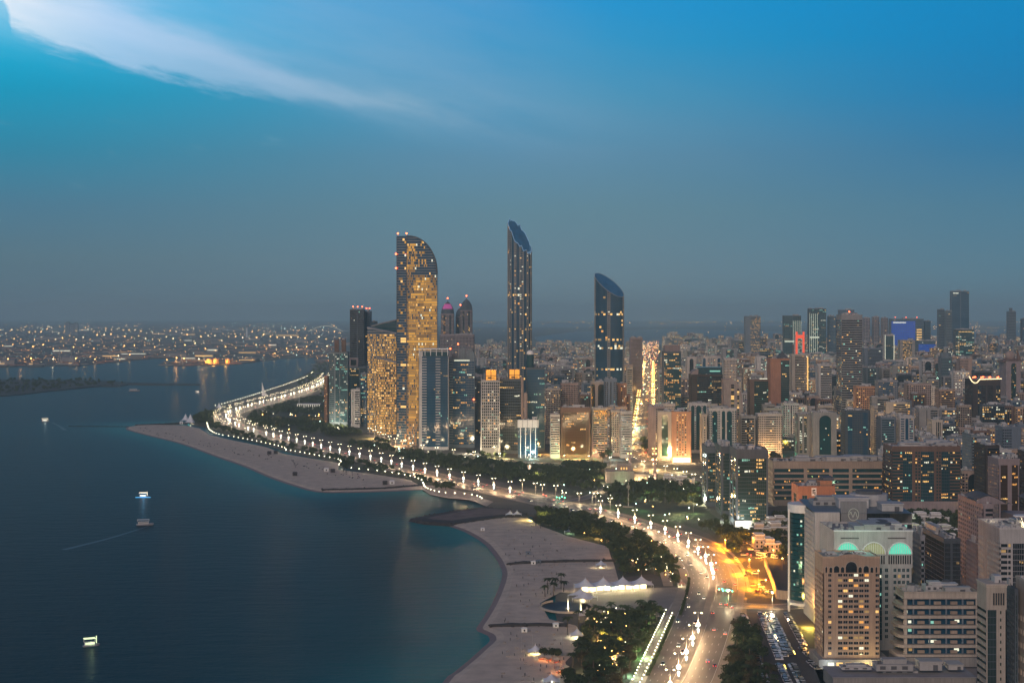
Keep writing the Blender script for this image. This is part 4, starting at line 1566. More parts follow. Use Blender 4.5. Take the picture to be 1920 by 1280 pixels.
for j in range(5):
    for i in range(18):
        gb2.face([(1 + i * 3, -14.1, 3 + j * 4), (3.6 + i * 3, -14.1, 3 + j * 4), (3.6 + i * 3, -14.1, 5.6 + j * 4), (1 + i * 3, -14.1, 5.6 + j * 4)], rr.choice([0, 0, 0, 1, 5, 6]))
part(gb2, 'podium_glazing', [MATS['glass blue']] + LIT, root, kind='stuff')
NAMED.append((root, (XL + XR) / 2, Y, W, D, HT, 0))
OCC.append((744, 820, 446, Y, D))


def slope_tower(label, x0, x1, yl, yr, Y, D, seed, glass, lit_fn, wallm, fl=4, ncol=24, slabh=1.2, name='hotel_tower', out=.5, roofm=None):
    """block whose roof slopes sideways"""
    XL, XR = (x0 - 960) * Y / F, (x1 - 960) * Y / F
    root = thing(name, label, 'tower', ((XL + XR) / 2, Y, LZ))
    W = XR - XL
    hw = W / 2
    hl, hr_ = HC + (HY - yl) * Y / F, HC + (HY - yr) * Y / F
    rr = random.Random(seed)
    wb, gb = MB(), MB()
    top = lambda x: hl + (hr_ - hl) * (x + hw) / W
    for fy, sgn in ((0, -1),):
        for j in range(int(max(hl, hr_) / fl) + 1):
            za = j * fl
            for i in range(ncol):
                a, b_ = -hw + W * i / ncol, -hw + W * (i + 1) / ncol
                ta, tb = min(za + fl, top(a)), min(za + fl, top(b_))
                if ta <= za + .3:
                    continue
                gb.face([(a, 0, za), (b_, 0, za), (b_, 0, tb), (a, 0, ta)], lit_fn(i / ncol, za / hl, rr))
                if ta > za + slabh:
                    wb.face([(a, -out, za), (b_, -out, za), (b_, -out, za + slabh), (a, -out, za + slabh)])
                    wb.face([(a, -out, za + slabh), (b_, -out, za + slabh), (b_, 0, za + slabh), (a, 0, za + slabh)])
    for s_, x_ in ((1, hw), (-1, -hw)):
        for j in range(int(top(x_) / fl)):
            za = j * fl
            gb.face([(x_, 0, za), (x_, D, za), (x_, D, za + fl), (x_, 0, za + fl)], lit_fn(.5, za / hl, rr) if rr.random() < .5 else 0)
            wb.face([(x_ + s_ * out, 0, za), (x_ + s_ * out, D, za), (x_ + s_ * out, D, za + slabh), (x_ + s_ * out, 0, za + slabh)])
    wb.face([(hw, D, 0), (-hw, D, 0), (-hw, D, hl), (hw, D, hr_)])
    part(wb, 'wall', wallm, root)
    part(gb, 'window_glazing', [MATS['glass ' + glass]] + LIT, root, kind='stuff')
    mb = MB()
    v = [(-hw - .8, -1, hl - .8), (hw + .8, -1, hr_ - .8), (hw + .8, D + 1, hr_ - .8), (-hw - .8, D + 1, hl - .8)]
    mb.mesh_part(v + [(x, y, z + 2.2) for x, y, z in v], [(0, 1, 5, 4), (1, 2, 6, 5), (2, 3, 7, 6), (3, 0, 4, 7), (4, 5, 6, 7), (3, 2, 1, 0)])
    part(mb, 'roof', roofm or MATS['wall grey'], root)
    NAMED.append((root, (XL + XR) / 2, Y, W, D, max(hl, hr_), 0))
    OCC.append((x0, x1, min(yl, yr), Y, D))
    return root, W, hl, hr_


gl = lambda u, z, rr: 0 if z > .93 or rr.random() < .30 else rr.choice([6, 6, 7, 7, 8, 7, 6, 1])
slope_tower('gold-lit ribbon-windowed hotel with slanting roof beside the sail-topped tower', 689, 742, 616, 627, 2640, 40, 4, 'blue', gl, MATS['wall concrete'], ncol=30, fl=4.2, slabh=1.7)
gl2 = lambda u, z, rr: 0 if z > .95 or rr.random() < .24 else rr.choice([6, 6, 7, 7, 8, 2, 7, 1])
slope_tower('lower golden front wing of the slanting-roofed hotel', 707, 742.5, 672, 682, 2600, 30, 6, 'bronze', gl2, MATS['wall concrete'], ncol=22, fl=4.2, slabh=1.6)
# glazed wedge behind it
rt, W_, hl_, hr__ = slope_tower('dark glass wedge roof rising behind the golden hotel', 697, 748, 613, 600, 2760, 24, 8, 'teal', lambda u, z, r_: 0, MATS['wall slate'], ncol=9, fl=6, slabh=.8, name='office_building')

# cut-cylinder towers of the trade centre
def cyl_tower(label, x0, x1, Y, ylow, yhigh, seed, stripes, lit, bands=(), jag=0.0, glow=None, ry=.75, name='residential_tower', glass='blue'):
    XL, XR = (x0 - 960) * Y / F, (x1 - 960) * Y / F
    root = thing(name, label, 'tower', ((XL + XR) / 2, Y + 18, LZ))
    a = (XR - XL) / 2
    b_ = a * ry
    n = 40
    hh, hl = HC + (HY - yhigh) * Y / F, HC + (HY - ylow) * Y / F
    rr = random.Random(seed)
    ang = [2 * PI * i / n for i in range(n + 1)]
    P = [(a * math.cos(t), -b_ * math.sin(t)) for t in ang]       # starts right, goes over the front

    def topz(p):
        # roof plane falls to the right and towards the viewer
        u = (-p[0] / a * .80 + p[1] / b_ * .62)
        u = max(-1, min(1, u))
        z = hl + (hh - hl) * (u * .5 + .5)
        return z + (math.sin(p[0] * .9 + p[1] * .7) + .7 * math.sin(p[0] * 2.3 + 1 + p[1])) * jag
    fl = 4.0
    wb, gb = MB(), MB()
    for i in range(n):
        pa, pb = P[i], P[i + 1]
        ta, tb = topz(pa), topz(pb)
        st = stripes[i % len(stripes)]
        z = 0
        while z < max(ta, tb):
            za, zb = min(z + fl, ta), min(z + fl, tb)
            if za > z or zb > z:
                fz = z / hh
                mi = 0
                if any(abs(z - q) < fl * .51 for q in bands):
                    mi = rr.choice([3, 1, 5, 0])
                elif rr.random() < lit * (2.5 if st else .7):
                    mi = rr.choice([1, 1, 2, 3, 5])
                if st == 1:      # pale mullioned bay
                    gb.face([(*pa, z), (*pb, z), (*pb, max(zb, z)), (*pa, max(za, z))], 0)
                    q0, q1 = .2, .8
                    c = lambda t_: (pa[0] + (pb[0] - pa[0]) * t_, pa[1] + (pb[1] - pa[1]) * t_)
                    A, B = c(.12), c(.88)
                    if min(za, zb) > z + 2:
                        wb.face([(A[0] * 1.012, A[1] * 1.012, z), (B[0] * 1.012, B[1] * 1.012, z), (B[0] * 1.012, B[1] * 1.012, z + 2.0), (A[0] * 1.012, A[1] * 1.012, z + 2.0)])
                        if mi:
                            gb.face([(A[0] * 1.004, A[1] * 1.004, z + 2.2), (B[0] * 1.004, B[1] * 1.004, z + 2.2), (B[0] * 1.004, B[1] * 1.004, z + 3.6), (A[0] * 1.004, A[1] * 1.004, z + 3.6)], mi)
                else:
                    gb.face([(*pa, z), (*pb, z), (*pb, max(zb, z)), (*pa, max(za, z))], mi if rr.random() < .5 else 0)
                    if min(za, zb) > z + .5:
                        wb.face([(pa[0] * 1.006, pa[1] * 1.006, z), (pb[0] * 1.006, pb[1] * 1.006, z), (pb[0] * 1.006, pb[1] * 1.006, z + .4), (pa[0] * 1.006, pa[1] * 1.006, z + .4)], 1)
            z += fl
        if stripes[i % len(stripes)] != stripes[(i + 1) % len(stripes)]:
            wb.face([(pb[0] * 1.03 - .5, pb[1] * 1.03, 0), (pb[0] * 1.03 + .5, pb[1] * 1.03, 0), (pb[0] * 1.03 + .5, pb[1] * 1.03, tb), (pb[0] * 1.03 - .5, pb[1] * 1.03, tb)], 0)
    part(wb, 'wall', [MATS['wall concrete'], MATS['wall slate']], root)
    part(gb, 'window_glazing', [MATS['glass ' + glass]] + LIT, root, kind='stuff')
    mb = MB()
    nr = 5
    for i in range(n):
        for k in range(nr):
            f0, f1 = (k / nr), (k + 1) / nr
            quad = []
            for (p, f) in ((P[i], f0), (P[i + 1], f0), (P[i + 1], f1), (P[i], f1)):
                pp = (p[0] * f, p[1] * f)
                quad.append((*pp, topz(pp) if f > .95 else hl + (hh - hl) * (max(-1, min(1, -pp[0] / a * .8 + pp[1] / b_ * .62)) * .5 + .5) - 1.2))
            mb.face(quad, (i // 2 + k) % 2 and 0)
    part(mb, 'sloping_roof', mat('blue roof glass', (.05, .20, .36), .25, spec=.6, var=.3, scale=.08), root)
    mb = MB()
    for i in range(n):
        mb.tube((*P[i], topz(P[i])), (*P[i + 1], topz(P[i + 1])), .5, n=4)
    part(mb, 'roof_rim', glow or MATS['wall slate'], root)
    NAMED.append((root, (XL + XR) / 2, Y, XR - XL, 40, hh, 0))
    OCC.append((x0, x1, (ylow + yhigh) / 2, Y, 40))
    return root


cyl_tower('tallest slender striped tower with a diagonally sliced jagged blue crown', 952.5, 996.5, 2884, 474, 412, 5, [0, 1, 1, 0, 0, 1, 0], .07, bands=(235,), jag=2.6, glow=mat('crown edge light', (.3, .5, .7), emit=(.30, .60, 1), es=.30, var=0), ry=.9)
r = cyl_tower('dark blue round tower with an oval sliced top beside the lit boulevard', 1116, 1171, 2930, 558, 513, 6, [0, 0, 1, 0, 0, 0, 0, 0], .035, bands=(202, 152, 138, 96), glow=mat('pale rim', (.3, .32, .34), .5, var=0), ry=.8)

# pink and plain domed twins
def domed(label, x0, x1, ytop, Y, seed, pink=False, lit=.03, ytip=None):
    XL, XR = (x0 - 960) * Y / F, (x1 - 960) * Y / F
    W = XR - XL
    H = HC + (HY - ytop) * Y / F
    root = thing('hotel_tower', label, 'tower', ((XL + XR) / 2, Y, LZ))
    rr = random.Random(seed)
    wb, gb = MB(), MB()
    hs = H - W * .95
    facade(wb, gb, (-W / 2, 0), (1, 0), (0, -1), W, 0, hs, [(.2, 'p', 3), (.15, 'g', 2), (.3, 'p', 4), (.15, 'g', 2), (.2, 'p', 3)], 4, rr, lit, MIXN['warm'], band=3)
    facade(wb, gb, (W / 2, 0), (0, 1), (1, 0), W, 0, hs, [(1, 'p', 8)], 4, rr, lit, MIXN['warm'], band=3)
    facade(wb, gb, (-W / 2, W), (0, -1), (-1, 0), W, 0, hs, [(1, 'p', 8)], 4, rr, lit, MIXN['warm'], band=3)
    part(wb, 'wall', [MATS['wall mauve'], MATS['wall slate']], root)
    part(gb, 'window_glazing', [MATS['glass dark']] + LIT, root, kind='stuff')
    mb = MB()
    pro = [(1, 0), (.98, .18), (.9, .4), (.72, .62), (.48, .8), (.2, .93), (.03, 1.0), (.015, 1.22)]
    k = 12
    rings = [[(W / 2 * q * math.cos(2 * PI * i / k), W / 2 + W / 2 * q * math.sin(2 * PI * i / k), hs + z * W * .95) for i in range(k)] for q, z in pro]
    for A, B in zip(rings[:-1], rings[1:]):
        for i in range(k):
            j = (i + 1) % k
            mb.face([A[i], A[j], B[j], B[i]])
    part(mb, 'dome', [MATS['wall slate']], root)
    if pink:
        mb = MB()
        for i in range(7, 11):
            for A, B in zip(rings[2:4], rings[3:5]):
                j = (i + 1) % k
                pt = lambda p: (p[0] * 1.02, (p[1] - W / 2) * 1.02 + W / 2, p[2])
                mb.face([pt(A[i]), pt(A[j]), pt(B[j]), pt(B[i])])
        part(mb, 'dome_light', mat('pink light', (.4, .05, .3), emit=(.95, .18, .5), es=.25, var=0), root)
    mb = MB()
    mb.ball((0, W / 2, hs + W * 1.2), 2.0, 6, 4, 0)
    part(mb, 'beacon', [M_RED], root)
    NAMED.append((root, (XL + XR) / 2, Y, W, W, H, 0))
    OCC.append((x0, x1, ytop, Y, W))


domed('far domed hotel tower glowing pink at its crown', 826.5, 851, 566, 4500, 3, True, .04)
domed('far domed hotel tower with a dark pointed crown', 863, 885.5, 561, 4480, 4, False, .03)
domed('shorter far domed shoulder tower beside the dark-crowned one', 854, 872, 577, 4560, 5, False, .03)
bp('hotel_building', 'wide mauve podium block below the far domed towers', 'building', 824, 890, 628, Y=4300, D=60, wall='mauve', zf=[(1, 'p', 24)], fl=4, lit=.02, seed=51)

# left-hand towers
r, *_ = bp('office_tower', 'tall dark twin slab with red roof lights behind the teal tower', 'tower', 656, 685, 581, Y=2960, D=34, wall='slate', glass='dark', zf=[(.5, 'r', 7), (.06, 'w', 0), (.44, 'g', 6)], mull='bluegrey', fl=4, lit=.012, seed=61, beacon=3, units=2)
bp('office_tower', 'narrower dark slab with red roof lights, joined beside the dark twin slab', 'tower', 683, 697, 584, Y=3000, D=30, wall='bluegrey', glass='blue', zf=[(1, 'g', 5)], mull='slate', fl=4, lit=.02, seed=62, beacon=2, units=1)
bp('office_tower', 'dark blue slab peeping over the glass wedge roof', 'tower', 696, 708, 603, Y=3080, D=26, wall='slate', glass='blue', zf=[(1, 'g', 5)], mull='slate', fl=4, lit=.01, seed=63, units=1)
r, cx, Y, W, D, H = bp('office_tower', 'teal glass tower crowned by twin square pillars, first along the shore', 'tower', 617, 655, 661, Y=2790, D=30, wall='steel', glass='teal', zf=[(.28, 'r', 4), (.06, 'w', 0), (.2, 'g', 3), (.05, 'v', 1), (.2, 'g', 3), (.2, 'g', 3)], fl=3.7, lit=.11, lm='cool', mull='steel', seed=64, units=1, z0=8)
for xa in (-.12, .26):
    mb = MB()
    mb.box(W * xa - 3.6, W * xa + 3.6, 8, 16, H, H + 23)
    mb.box(W * xa - 4.0, W * xa - 2.8, 7.6, 8, H, H + 26)
    mb.box(W * xa + 2.8, W * xa + 4.0, 7.6, 8, H, H + 26)
    part(mb, 'crown_pillar', MATS['wall brown'], r)
light('foot light', (cx, Y - 20, 6), 60000, (1, .9, .65), 2)
bp('apartment_building', 'narrow orange-brown lit block on the shore side of the teal crowned tower', 'building', 607.5, 617, 706, Y=2830, D=24, wall='orange', zf=[(1, 'p', 3)], fl=3.6, lit=.12, lm='warm', seed=65, units=1)
r, cx, Y, W, D, H = bp('office_tower', 'mid-height teal glass tower with a square box on its roof', 'tower', 654, 690, 688, Y=2900, D=34, wall='steel', glass='teal', zf=[(.58, 'k', 9), (.04, 'w', 0), (.38, 'g', 6)], fl=3.7, lit=.10, lm='cool', mull='steel', seed=66, units=0)
mb = MB()
mb.box(-W * .47, W * .02, 2, 16, H, H + 17)
mb.box(-W * .40, -W * .08, 1.6, 2, H + 3, H + 14, 1)
part(mb, 'roof_box', [MATS['wall mauve'], MATS['glass dark']], r)
r, *_ = bp('apartment_building', 'white-framed banded block with a rounded top, low between teal glass towers', 'building', 658, 677, 731, Y=2775, D=20, wall='white', zf=[(.12, 'w', 0), (.2, 'v', 1), (.1, 'w', 0), (.58, 'b', 3)], fl=3.9, lit=.05, seed=67, units=1)
bp('office_tower', 'narrow blue glass block lit mint at its foot, before the golden hotel', 'tower', 676, 689, 700, Y=2790, D=20, wall='bluegrey', glass='blue', zf=[(1, 'g', 4)], fl=3.6, lit=.22, lm='cool', mull='bluegrey', seed=68, units=1)
r, cx, Y, W, D, H = bp('office_tower', 'dark blue slab tower edged by a broad white end wall and roof canopy', 'tower', 785, 842, 659, Y=2313, D=26, wall='white', glass='blue', zf=[(.11, 'w', 0), (.16, 'r', 3), (.30, 'k', 5), (.16, 'r', 3), (.27, 'g', 5)], fl=4.0, lit=.02, lm='cool', mull='slate', sp=.3, seed=69, units=3, band=7)
mb = MB()
mb.box(-W / 2 - .5, W / 2, -1.5, D, H + 3.2, H + 4.6)
for i in range(6):
    xa = -W / 2 + 1 + (W - 2) * i / 5
    mb.box(xa - .4, xa + .4, -1.2, -.4, H - 6, H + 3.2)
part(mb, 'roof_canopy', M_WHITE, r)
mb = MB()
mb.box(-W * .36, W * .5, -.32, .02, H - 7, H - .2)
part(mb, 'glass_band', MATS['glass teal'], r)
r, cx, Y, W, D, H = bp('office_tower', 'blue glass tower with angular crown fins and red beacons, beside the white-edged slab', 'tower', 838, 891, 672, Y=2350, D=36, wall='steel', glass='blue', zf=[(.22, 'r', 5), (.5, 'k', 9), (.28, 'g', 5)], fl=3.9, lit=.10, lm='mix', mull='concrete', seed=70, units=1, band=4)
mb = MB()
for x_, w_, h_ in ((-.32, 7, 9), (-.08, 10, 18), (.2, 7, 15)):
    xa = W * x_
    mb.mesh_part([(xa, 4, H), (xa + w_, 4, H), (xa + w_, 14, H), (xa, 14, H), (xa, 4, H + h_ * .8), (xa + w_, 4, H + h_), (xa + w_, 14, H + h_), (xa, 14, H + h_ * .8)], [(0, 1, 5, 4), (1, 2, 6, 5), (2, 3, 7, 6), (3, 0, 4, 7), (4, 5, 6, 7)])
part(mb, 'crown', [MATS['wall steel']], r)
mb = MB()
mb.mesh_part([(W * .28, 0, H), (W * .5, 0, H), (W * .5, 20, H), (W * .28, 20, H), (W * .42, 0, H + 14), (W * .5, 0, H + 4), (W * .5, 20, H + 4), (W * .42, 20, H + 14)], [(0, 1, 5, 4), (1, 2, 6, 5), (2, 3, 7, 6), (3, 0, 4, 7), (4, 5, 6, 7)])
part(mb, 'crown_fin', [MATS['wall steel']], r)
mb = MB()
mb.box(-W * .24, W * .32, -.6, -.4, H - 3.6, H - 2.2)
part(mb, 'light_band', LIT[2], r)
for x_, z_ in ((-.1, 22), (-.38, 15), (.47, -62)):
    mb = MB()
    mb.tube((W * x_, 3, H + min(z_, 0)), (W * x_, 3, H + z_), .2)
    mb.ball((W * x_, 1 if z_ > 0 else -2, H + z_), 1.2, 6, 4, 1)
    part(mb, 'beacon', [M_STEEL, M_RED], r)
bp('office_tower', 'slim dark tower dotted with amber windows behind the angular-crowned glass tower', 'tower', 889, 904, 708, Y=2520, D=26, wall='slate', zf=[(.3, 'p', 1), (.7, 'g', 4)], mull='slate', lit=.05, lm='warm', seed=71)
r, cx, Y, W, D, H = bp('office_tower', 'tower with a white lattice of square windows and golden lantern box above', 'tower', 903, 937, 714, Y=2227, D=30, wall='white', glass='dark', zf=[(1, 'p', 9)], fl=4.1, lit=.09, lm='mix', sp=.30, pier=.28, seed=72, units=0, z0=10, band=1.5)
r2, cx2, Y2, W2, D2, H2 = bp('office_tower', 'black glass tower with golden lantern box, joined to the white lattice tower', 'tower', 936, 978, 711, Y=2250, D=34, wall='slate', glass='dark', zf=[(1, 'g', 12)], fl=4, lit=.05, mull='bluegrey', seed=73, units=0)
for (rt, xa) in ((r, W * .02), (r2, W2 * .18)):
    mb = MB()
    for a, b_, c, d in ((-8, 8, 4, 4.6), (-8, 8, 16, 16.6), (-8, -7.4, 4, 16), (7.4, 8, 4, 16)):
        mb.box(xa + a, xa + b_, c, d, H + 1, H + 15)
    part(mb, 'lantern_screen', mat('golden screen', (.6, .35, .08), emit=(1, .36, .03), es=.85, var=0), rt)
    mb = MB()
    for a in (-8, -.4, 7.4):
        mb.box(xa + a, xa + a + .8, 3.4, 4, H, H + 15.6)
    mb.box(xa - 8, xa + 8, 3.2, 4, H + 7, H + 7.7)
    mb.box(xa - 4.6, xa + 1, 3.0, 3.9, H + 3.2, H + 5.4)
    mb.box(xa + 1.5, xa + 5.2, 3.0, 3.9, H + 3.8, H + 4.6)
    part(mb, 'lantern_frame', MATS['wall darkbrown'], rt)
light('lantern light', (cx, Y + 8, H + 12), 20000, (1, .55, .1), 2)
for x_ in (-W / 2 - .5, W / 2 - .3):
    mb = MB()
    mb.tube((x_, -1, 0), (x_, -1, 26), 1.6, 1.2, n=6)
    mb.tube((x_, -1, 26), (x_, -1, H + 6), .7, .2, n=5)
    part(mb, 'corner_column', M_WHITE, r)
r, cx, Y, W, D, H = bp('office_tower', 'dark teal glass tower topped by a round turret with a white ball', 'tower', 987, 1021.5, 690, Y=2290, D=34, wall='slate', glass='blue', zf=[(1, 'k', 10)], fl=3.9, lit=.03, lm='cool', mull='slate', seed=74, units=1)
mb = MB()
mb.tube((-W * .3, 8, H), (-W * .3, 8, H + 21), 5.4, n=14)
part(mb, 'turret', [MATS['glass teal']], r)
mb = MB()
mb.ball((-W * .3, 8, H + 21), 5.6, 12, 8)
part(mb, 'turret_ball', M_WHITE, r, smooth=True)
for (xp, yt, yb_, rad, Yc, lb) in ((979, 708, 800, 1.9, 2240, 'pale round shaft standing beside the black lantern-topped tower'), (985.7, 738, 835, 2.6, 2215, 'thicker pale round shaft just before the dark teal turret tower')):
    H_ = HC + (HY - yt) * Yc / F
    ro = thing('service_shaft', lb, 'shaft', ((xp - 960) * Yc / F, Yc, LZ))
    mb = MB()
    mb.tube((0, 0, 0), (0, 0, H_ - 2), rad, n=12)
    part(mb, 'shaft_wall', MATS['wall pink'], ro, smooth=False)
    mb = MB()
    mb.ball((0, 0, H_ - 2), rad, 10, 5, half=True)
    part(mb, 'shaft_cap', MATS['wall pink'], ro)
r, cx, Y, W, D, H = bp('office_building', 'low dark block held in a white T-shaped frame of slender columns', 'building', 971, 1008.5, 788, Y=2186, D=20, wall='slate', glass='blue', zf=[(1, 'g', 10)], fl=3.7, lit=.05, mull='slate', seed=75, units=1)
mb = MB()
mb.box(-W / 2 - .8, W / 2 + .8, -1.6, 0, H - 10, H + 1)
for i in range(4):
    mb.box(-W * .37 + W * .25 * i - .55, -W * .37 + W * .25 * i + .55, -1.4, -.1, 0, H - 10)
part(mb, 'white_frame', M_WHITE, r)
mb = MB()
for i in range(5):
    mb.box(-W / 2 - .4 + (W) * i / 4.1, -W / 2 + .1 + (W) * i / 4.1, -1.8, -1.6, H - 10, H + 1)
part(mb, 'frame_joint', MATS['wall grey'], r)
light('foot light', (cx - 30, Y - 14, 5), 40000, (1, .75, .35), 2)

# ---------- named buildings of the middle city
def tw(x0, x1, yt, Y, label, **kw):
    kw.setdefault('D', 24)
    return bp(kw.pop('name', 'apartment_building'), label, kw.pop('cat', 'building'), x0, x1, yt, Y=Y, **kw)


tw(1031, 1050, 778, 2180, 'grey-white slim block with mint windows beside the bronze glass block', wall='white', zf=[(1, 'r', 4)], lit=.09, lm='cool', seed=81, sp=.5)
r, cx, Y, W, D, H = tw(1050, 1107, 765, 2186, 'bronze glass block held between brown corner piers, green lit trees at its foot', name='office_building', wall='brown', glass='bronze', zf=[(.04, 'w', 0), (.11, 'v', 3), (.7, 'k', 14), (.11, 'v', 3), (.04, 'w', 0)], fl=3.7, lit=.045, lm='amber', mull='darkbrown', seed=82, band=6)
for i in range(5):
    light('tree uplight', (cx - 24 + i * 13, Y - 16, 4), 9000, ((.55, 1, .35), (1, .8, .2))[i % 2], 1)
tw(1107, 1139, 766, 2200, 'cream block with rounded cornice and many yellow balcony windows', wall='cream', zf=[(.12, 'w', 0), (.7, 'b', 4), (.18, 'p', 1)], lit=.24, lm='gold', seed=83, sp=.4)
tw(1143, 1163, 770, 2210, 'white gridded block, shadowed, against the banded white one', wall='cream', zf=[(1, 'p', 5)], lit=.06, seed=84)
tw(1161, 1186, 773, 2180, 'white block with a square blue-glass recess at the boulevard corner', wall='white', zf=[(.2, 'p', 2), (.6, 'r', 4), (.2, 'p', 2)], lit=.08, lm='cool', seed=85, sp=.5)
tw(1023, 1052, 729, 2420, 'pale many-windowed slab behind the slim grey-white block', wall='cream', zf=[(1, 'p', 9)], lit=.10, lm='warm', seed=86, rot=True)
tw(1051, 1086, 719, 2450, 'pale many-windowed slab with a stepped roof behind the bronze block', wall='pink', zf=[(1, 'p', 11)], lit=.05, seed=87, rot=True)
tw(1107, 1134, 717, 2480, 'cream block with arched roof frames behind the dark lattice dome', wall='cream', zf=[(.3, 'a', 1), (.2, 'w', 0), (.5, 'a', 1)], lit=.03, seed=88)
tw(1132, 1157, 711, 2430, 'slender blue-grey block with three crown windows, tallest behind the boulevard corner', wall='bluegrey', zf=[(.3, 'p', 2), (.1, 'w', 0), (.2, 'v', 1), (.1, 'w', 0), (.3, 'p', 2)], lit=.04, seed=89, band=4)
tw(1156, 1175, 720, 2470, 'orange-tinted slim block glowing on the edge of the lit boulevard', wall='orange', zf=[(.35, 'w', 0), (.65, 'p', 4)], lit=.07, lm='warm', seed=90)
tw(1174, 1186, 690, 2800, 'tall narrow pale slab lining the lit boulevard', wall='cream', zf=[(1, 'r', 2)], lit=.05, lm='warm', seed=91)
tw(1180, 1205, 634, 3800, 'brown tower at the far end of the lit boulevard', name='office_tower', cat='tower', wall='mauve', glass='bronze', zf=[(.1, 'w', 0), (.8, 'p', 9), (.1, 'w', 0)], lit=.02, seed=92)
tw(1215, 1247, 763, 2240, 'mauve-brown slab with white corner rooms, boulevard side', wall='mauve', zf=[(.45, 'w', 0), (.2, 'p', 2), (.35, 'r', 3)], zs=[(1, 'r', 5)], lit=.05, seed=93, rot=True)
tw(1233, 1260, 773, 2160, 'cream block with one tall arched glass strip beside the floodlit tan block', wall='cream', glass='green', zf=[(.28, 'w', 0), (.44, 'a', 3), (.28, 'w', 0)], zs=[(1, 'p', 4)], lit=.10, lm='cool', seed=94, rot=True)
r, cx, Y, W, D, H = tw(1259, 1296, 773, 2115, 'peach block brightly floodlit at its foot beside the busy crossing', wall='orange', zf=[(.22, 'w', 0), (.56, 'p', 4), (.22, 'w', 0)], zs=[(1, 'p', 4)], lit=.22, lm='warm', seed=95, rot=True, z0=9, pier=.5)
for i in range(4):
    light('wall floodlight', (cx - 16 + i * 10, Y - 9, 5), 13000, (1, .66, .30), 1)
mb = MB()
mb.box(-W * .45, W * .45, -1.2, 0, .4, 7)
part(mb, 'shopfront', mat('shopfront glow', (.4, .4, .4), emit=(1, .86, .5), es=1.1, var=0), r)
mb = MB()
mb.box(-W * .2, W * .3, -1.4, -1.2, 1, 5)
part(mb, 'shop_screen', mat('screen blue', (.1, .2, .3), emit=(.2, .7, .9), es=.9, var=0), r)
tw(1289, 1326, 757, 2260, 'white block with three slender arches holding blue glass, behind the peach block', wall='white', glass='teal', zf=[(.1, 'w', 0), (.2, 'a', 1), (.1, 'p', 1), (.3, 'a', 2), (.1, 'p', 1), (.2, 'a', 1), (.05, 'w', 0)], lit=.05, lm='cool', seed=96)
tw(1312, 1326, 778, 2125, 'slim cream block with dotted windows before the long arched white block', wall='cream', zf=[(.4, 'w', 0), (.3, 'p', 1), (.3, 'w', 0)], lit=.08, seed=97)
tw(1325, 1381, 767, 2130, 'long white block with three tall arched strips of dark glass', wall='white', glass='teal', zf=[(.12, 'p', 2), (.18, 'a', 3), (.10, 'p', 2), (.06, 'w', 0), (.12, 'a', 2), (.06, 'w', 0), (.18, 'a', 3), (.16, 'p', 2)], lit=.05, lm='cool', seed=98)
tw(1383, 1417, 781, 2170, 'dark block with cream balcony stripes between white neighbours', wall='concrete', glass='dark', zf=[(.1, 'w', 0), (.34, 'b', 3), (.12, 'g', 2), (.34, 'b', 3), (.1, 'w', 0)], lit=.09, lm='warm', seed=99, sp=.35, mull='darkbrown')
tw(1416, 1467, 777, 2180, 'white block, punched windows beside broad black balcony bands', wall='white', glass='dark', zf=[(.32, 'p', 4), (.44, 'r', 5), (.24, 'p', 3)], lit=.05, seed=100, sp=.5)
tw(1464, 1498, 757, 2300, 'white gridded block with a green-lit middle seam', wall='white', zf=[(.4, 'p', 3), (.2, 'v', 1), (.4, 'p', 3)], lit=.06, lm='cool', seed=101, sp=.5)
tw(1490, 1520, 778, 2210, 'grey block with green-yellow lit stair strips beside the great arch', wall='concrete', glass='green', zf=[(.15, 'w', 0), (.2, 'g', 2), (.15, 'w', 0), (.2, 'g', 2), (.3, 'w', 0)], lit=.22, lm='white', seed=102)
tw(1518, 1569, 774, 2186, 'pale block forming one great arch around dark glass', wall='grey', glass='teal', zf=[(.27, 'w', 0), (.50, 'a', 8), (.23, 'w', 0)], zs=[(1, 'w', 0)], lit=.03, lm='cool', seed=103, depth=2.5, band=3)
tw(1577, 1631, 770, 2150, 'dark brown block with a pale gridded centre panel', wall='slate', glass='blue', zf=[(.12, 'w', 0), (.18, 'g', 3), (.42, 'p', 6), (.18, 'g', 3), (.08, 'w', 0)], zs=[(1, 'p', 5)], lit=.015, seed=104, mull='slate')
tw(1632, 1646, 762, 2240, 'slim cream block behind the dark brown gridded one', wall='cream', zf=[(1, 'p', 3)], lit=.06, seed=105)
tw(1643, 1680, 783, 2150, 'pale blue-banded office block beside the white arch-fronted block', name='office_building', wall='bluegrey', glass='teal', zf=[(.1, 'w', 0), (.8, 'r', 7), (.1, 'w', 0)], lit=.08, lm='cool', seed=106)
tw(1678, 1715, 781, 2160, 'white block with an arched crest and dark central glass strip', wall='white', glass='blue', zf=[(.1, 'w', 0), (.24, 'r', 2), (.06, 'w', 0), (.2, 'a', 2), (.06, 'w', 0), (.24, 'r', 2), (.1, 'w', 0)], lit=.08, lm='cool', seed=107)
tw(1715, 1762, 766, 2320, 'pair of smooth concrete towers with a thin yellow light seam between', wall='concrete', zf=[(.34, 'w', 0), (.08, 'v', 1), (.14, 'w', 0), (.34, 'r', 4), (.1, 'w', 0)], lit=.04, seed=108)
tw(1738, 1768, 788, 2130, 'cream block with vertical grooves before the smooth concrete towers', wall='cream', zf=[(.35, 'w', 0), (.5, 'v', 3), (.15, 'w', 0)], lit=.04, seed=109)
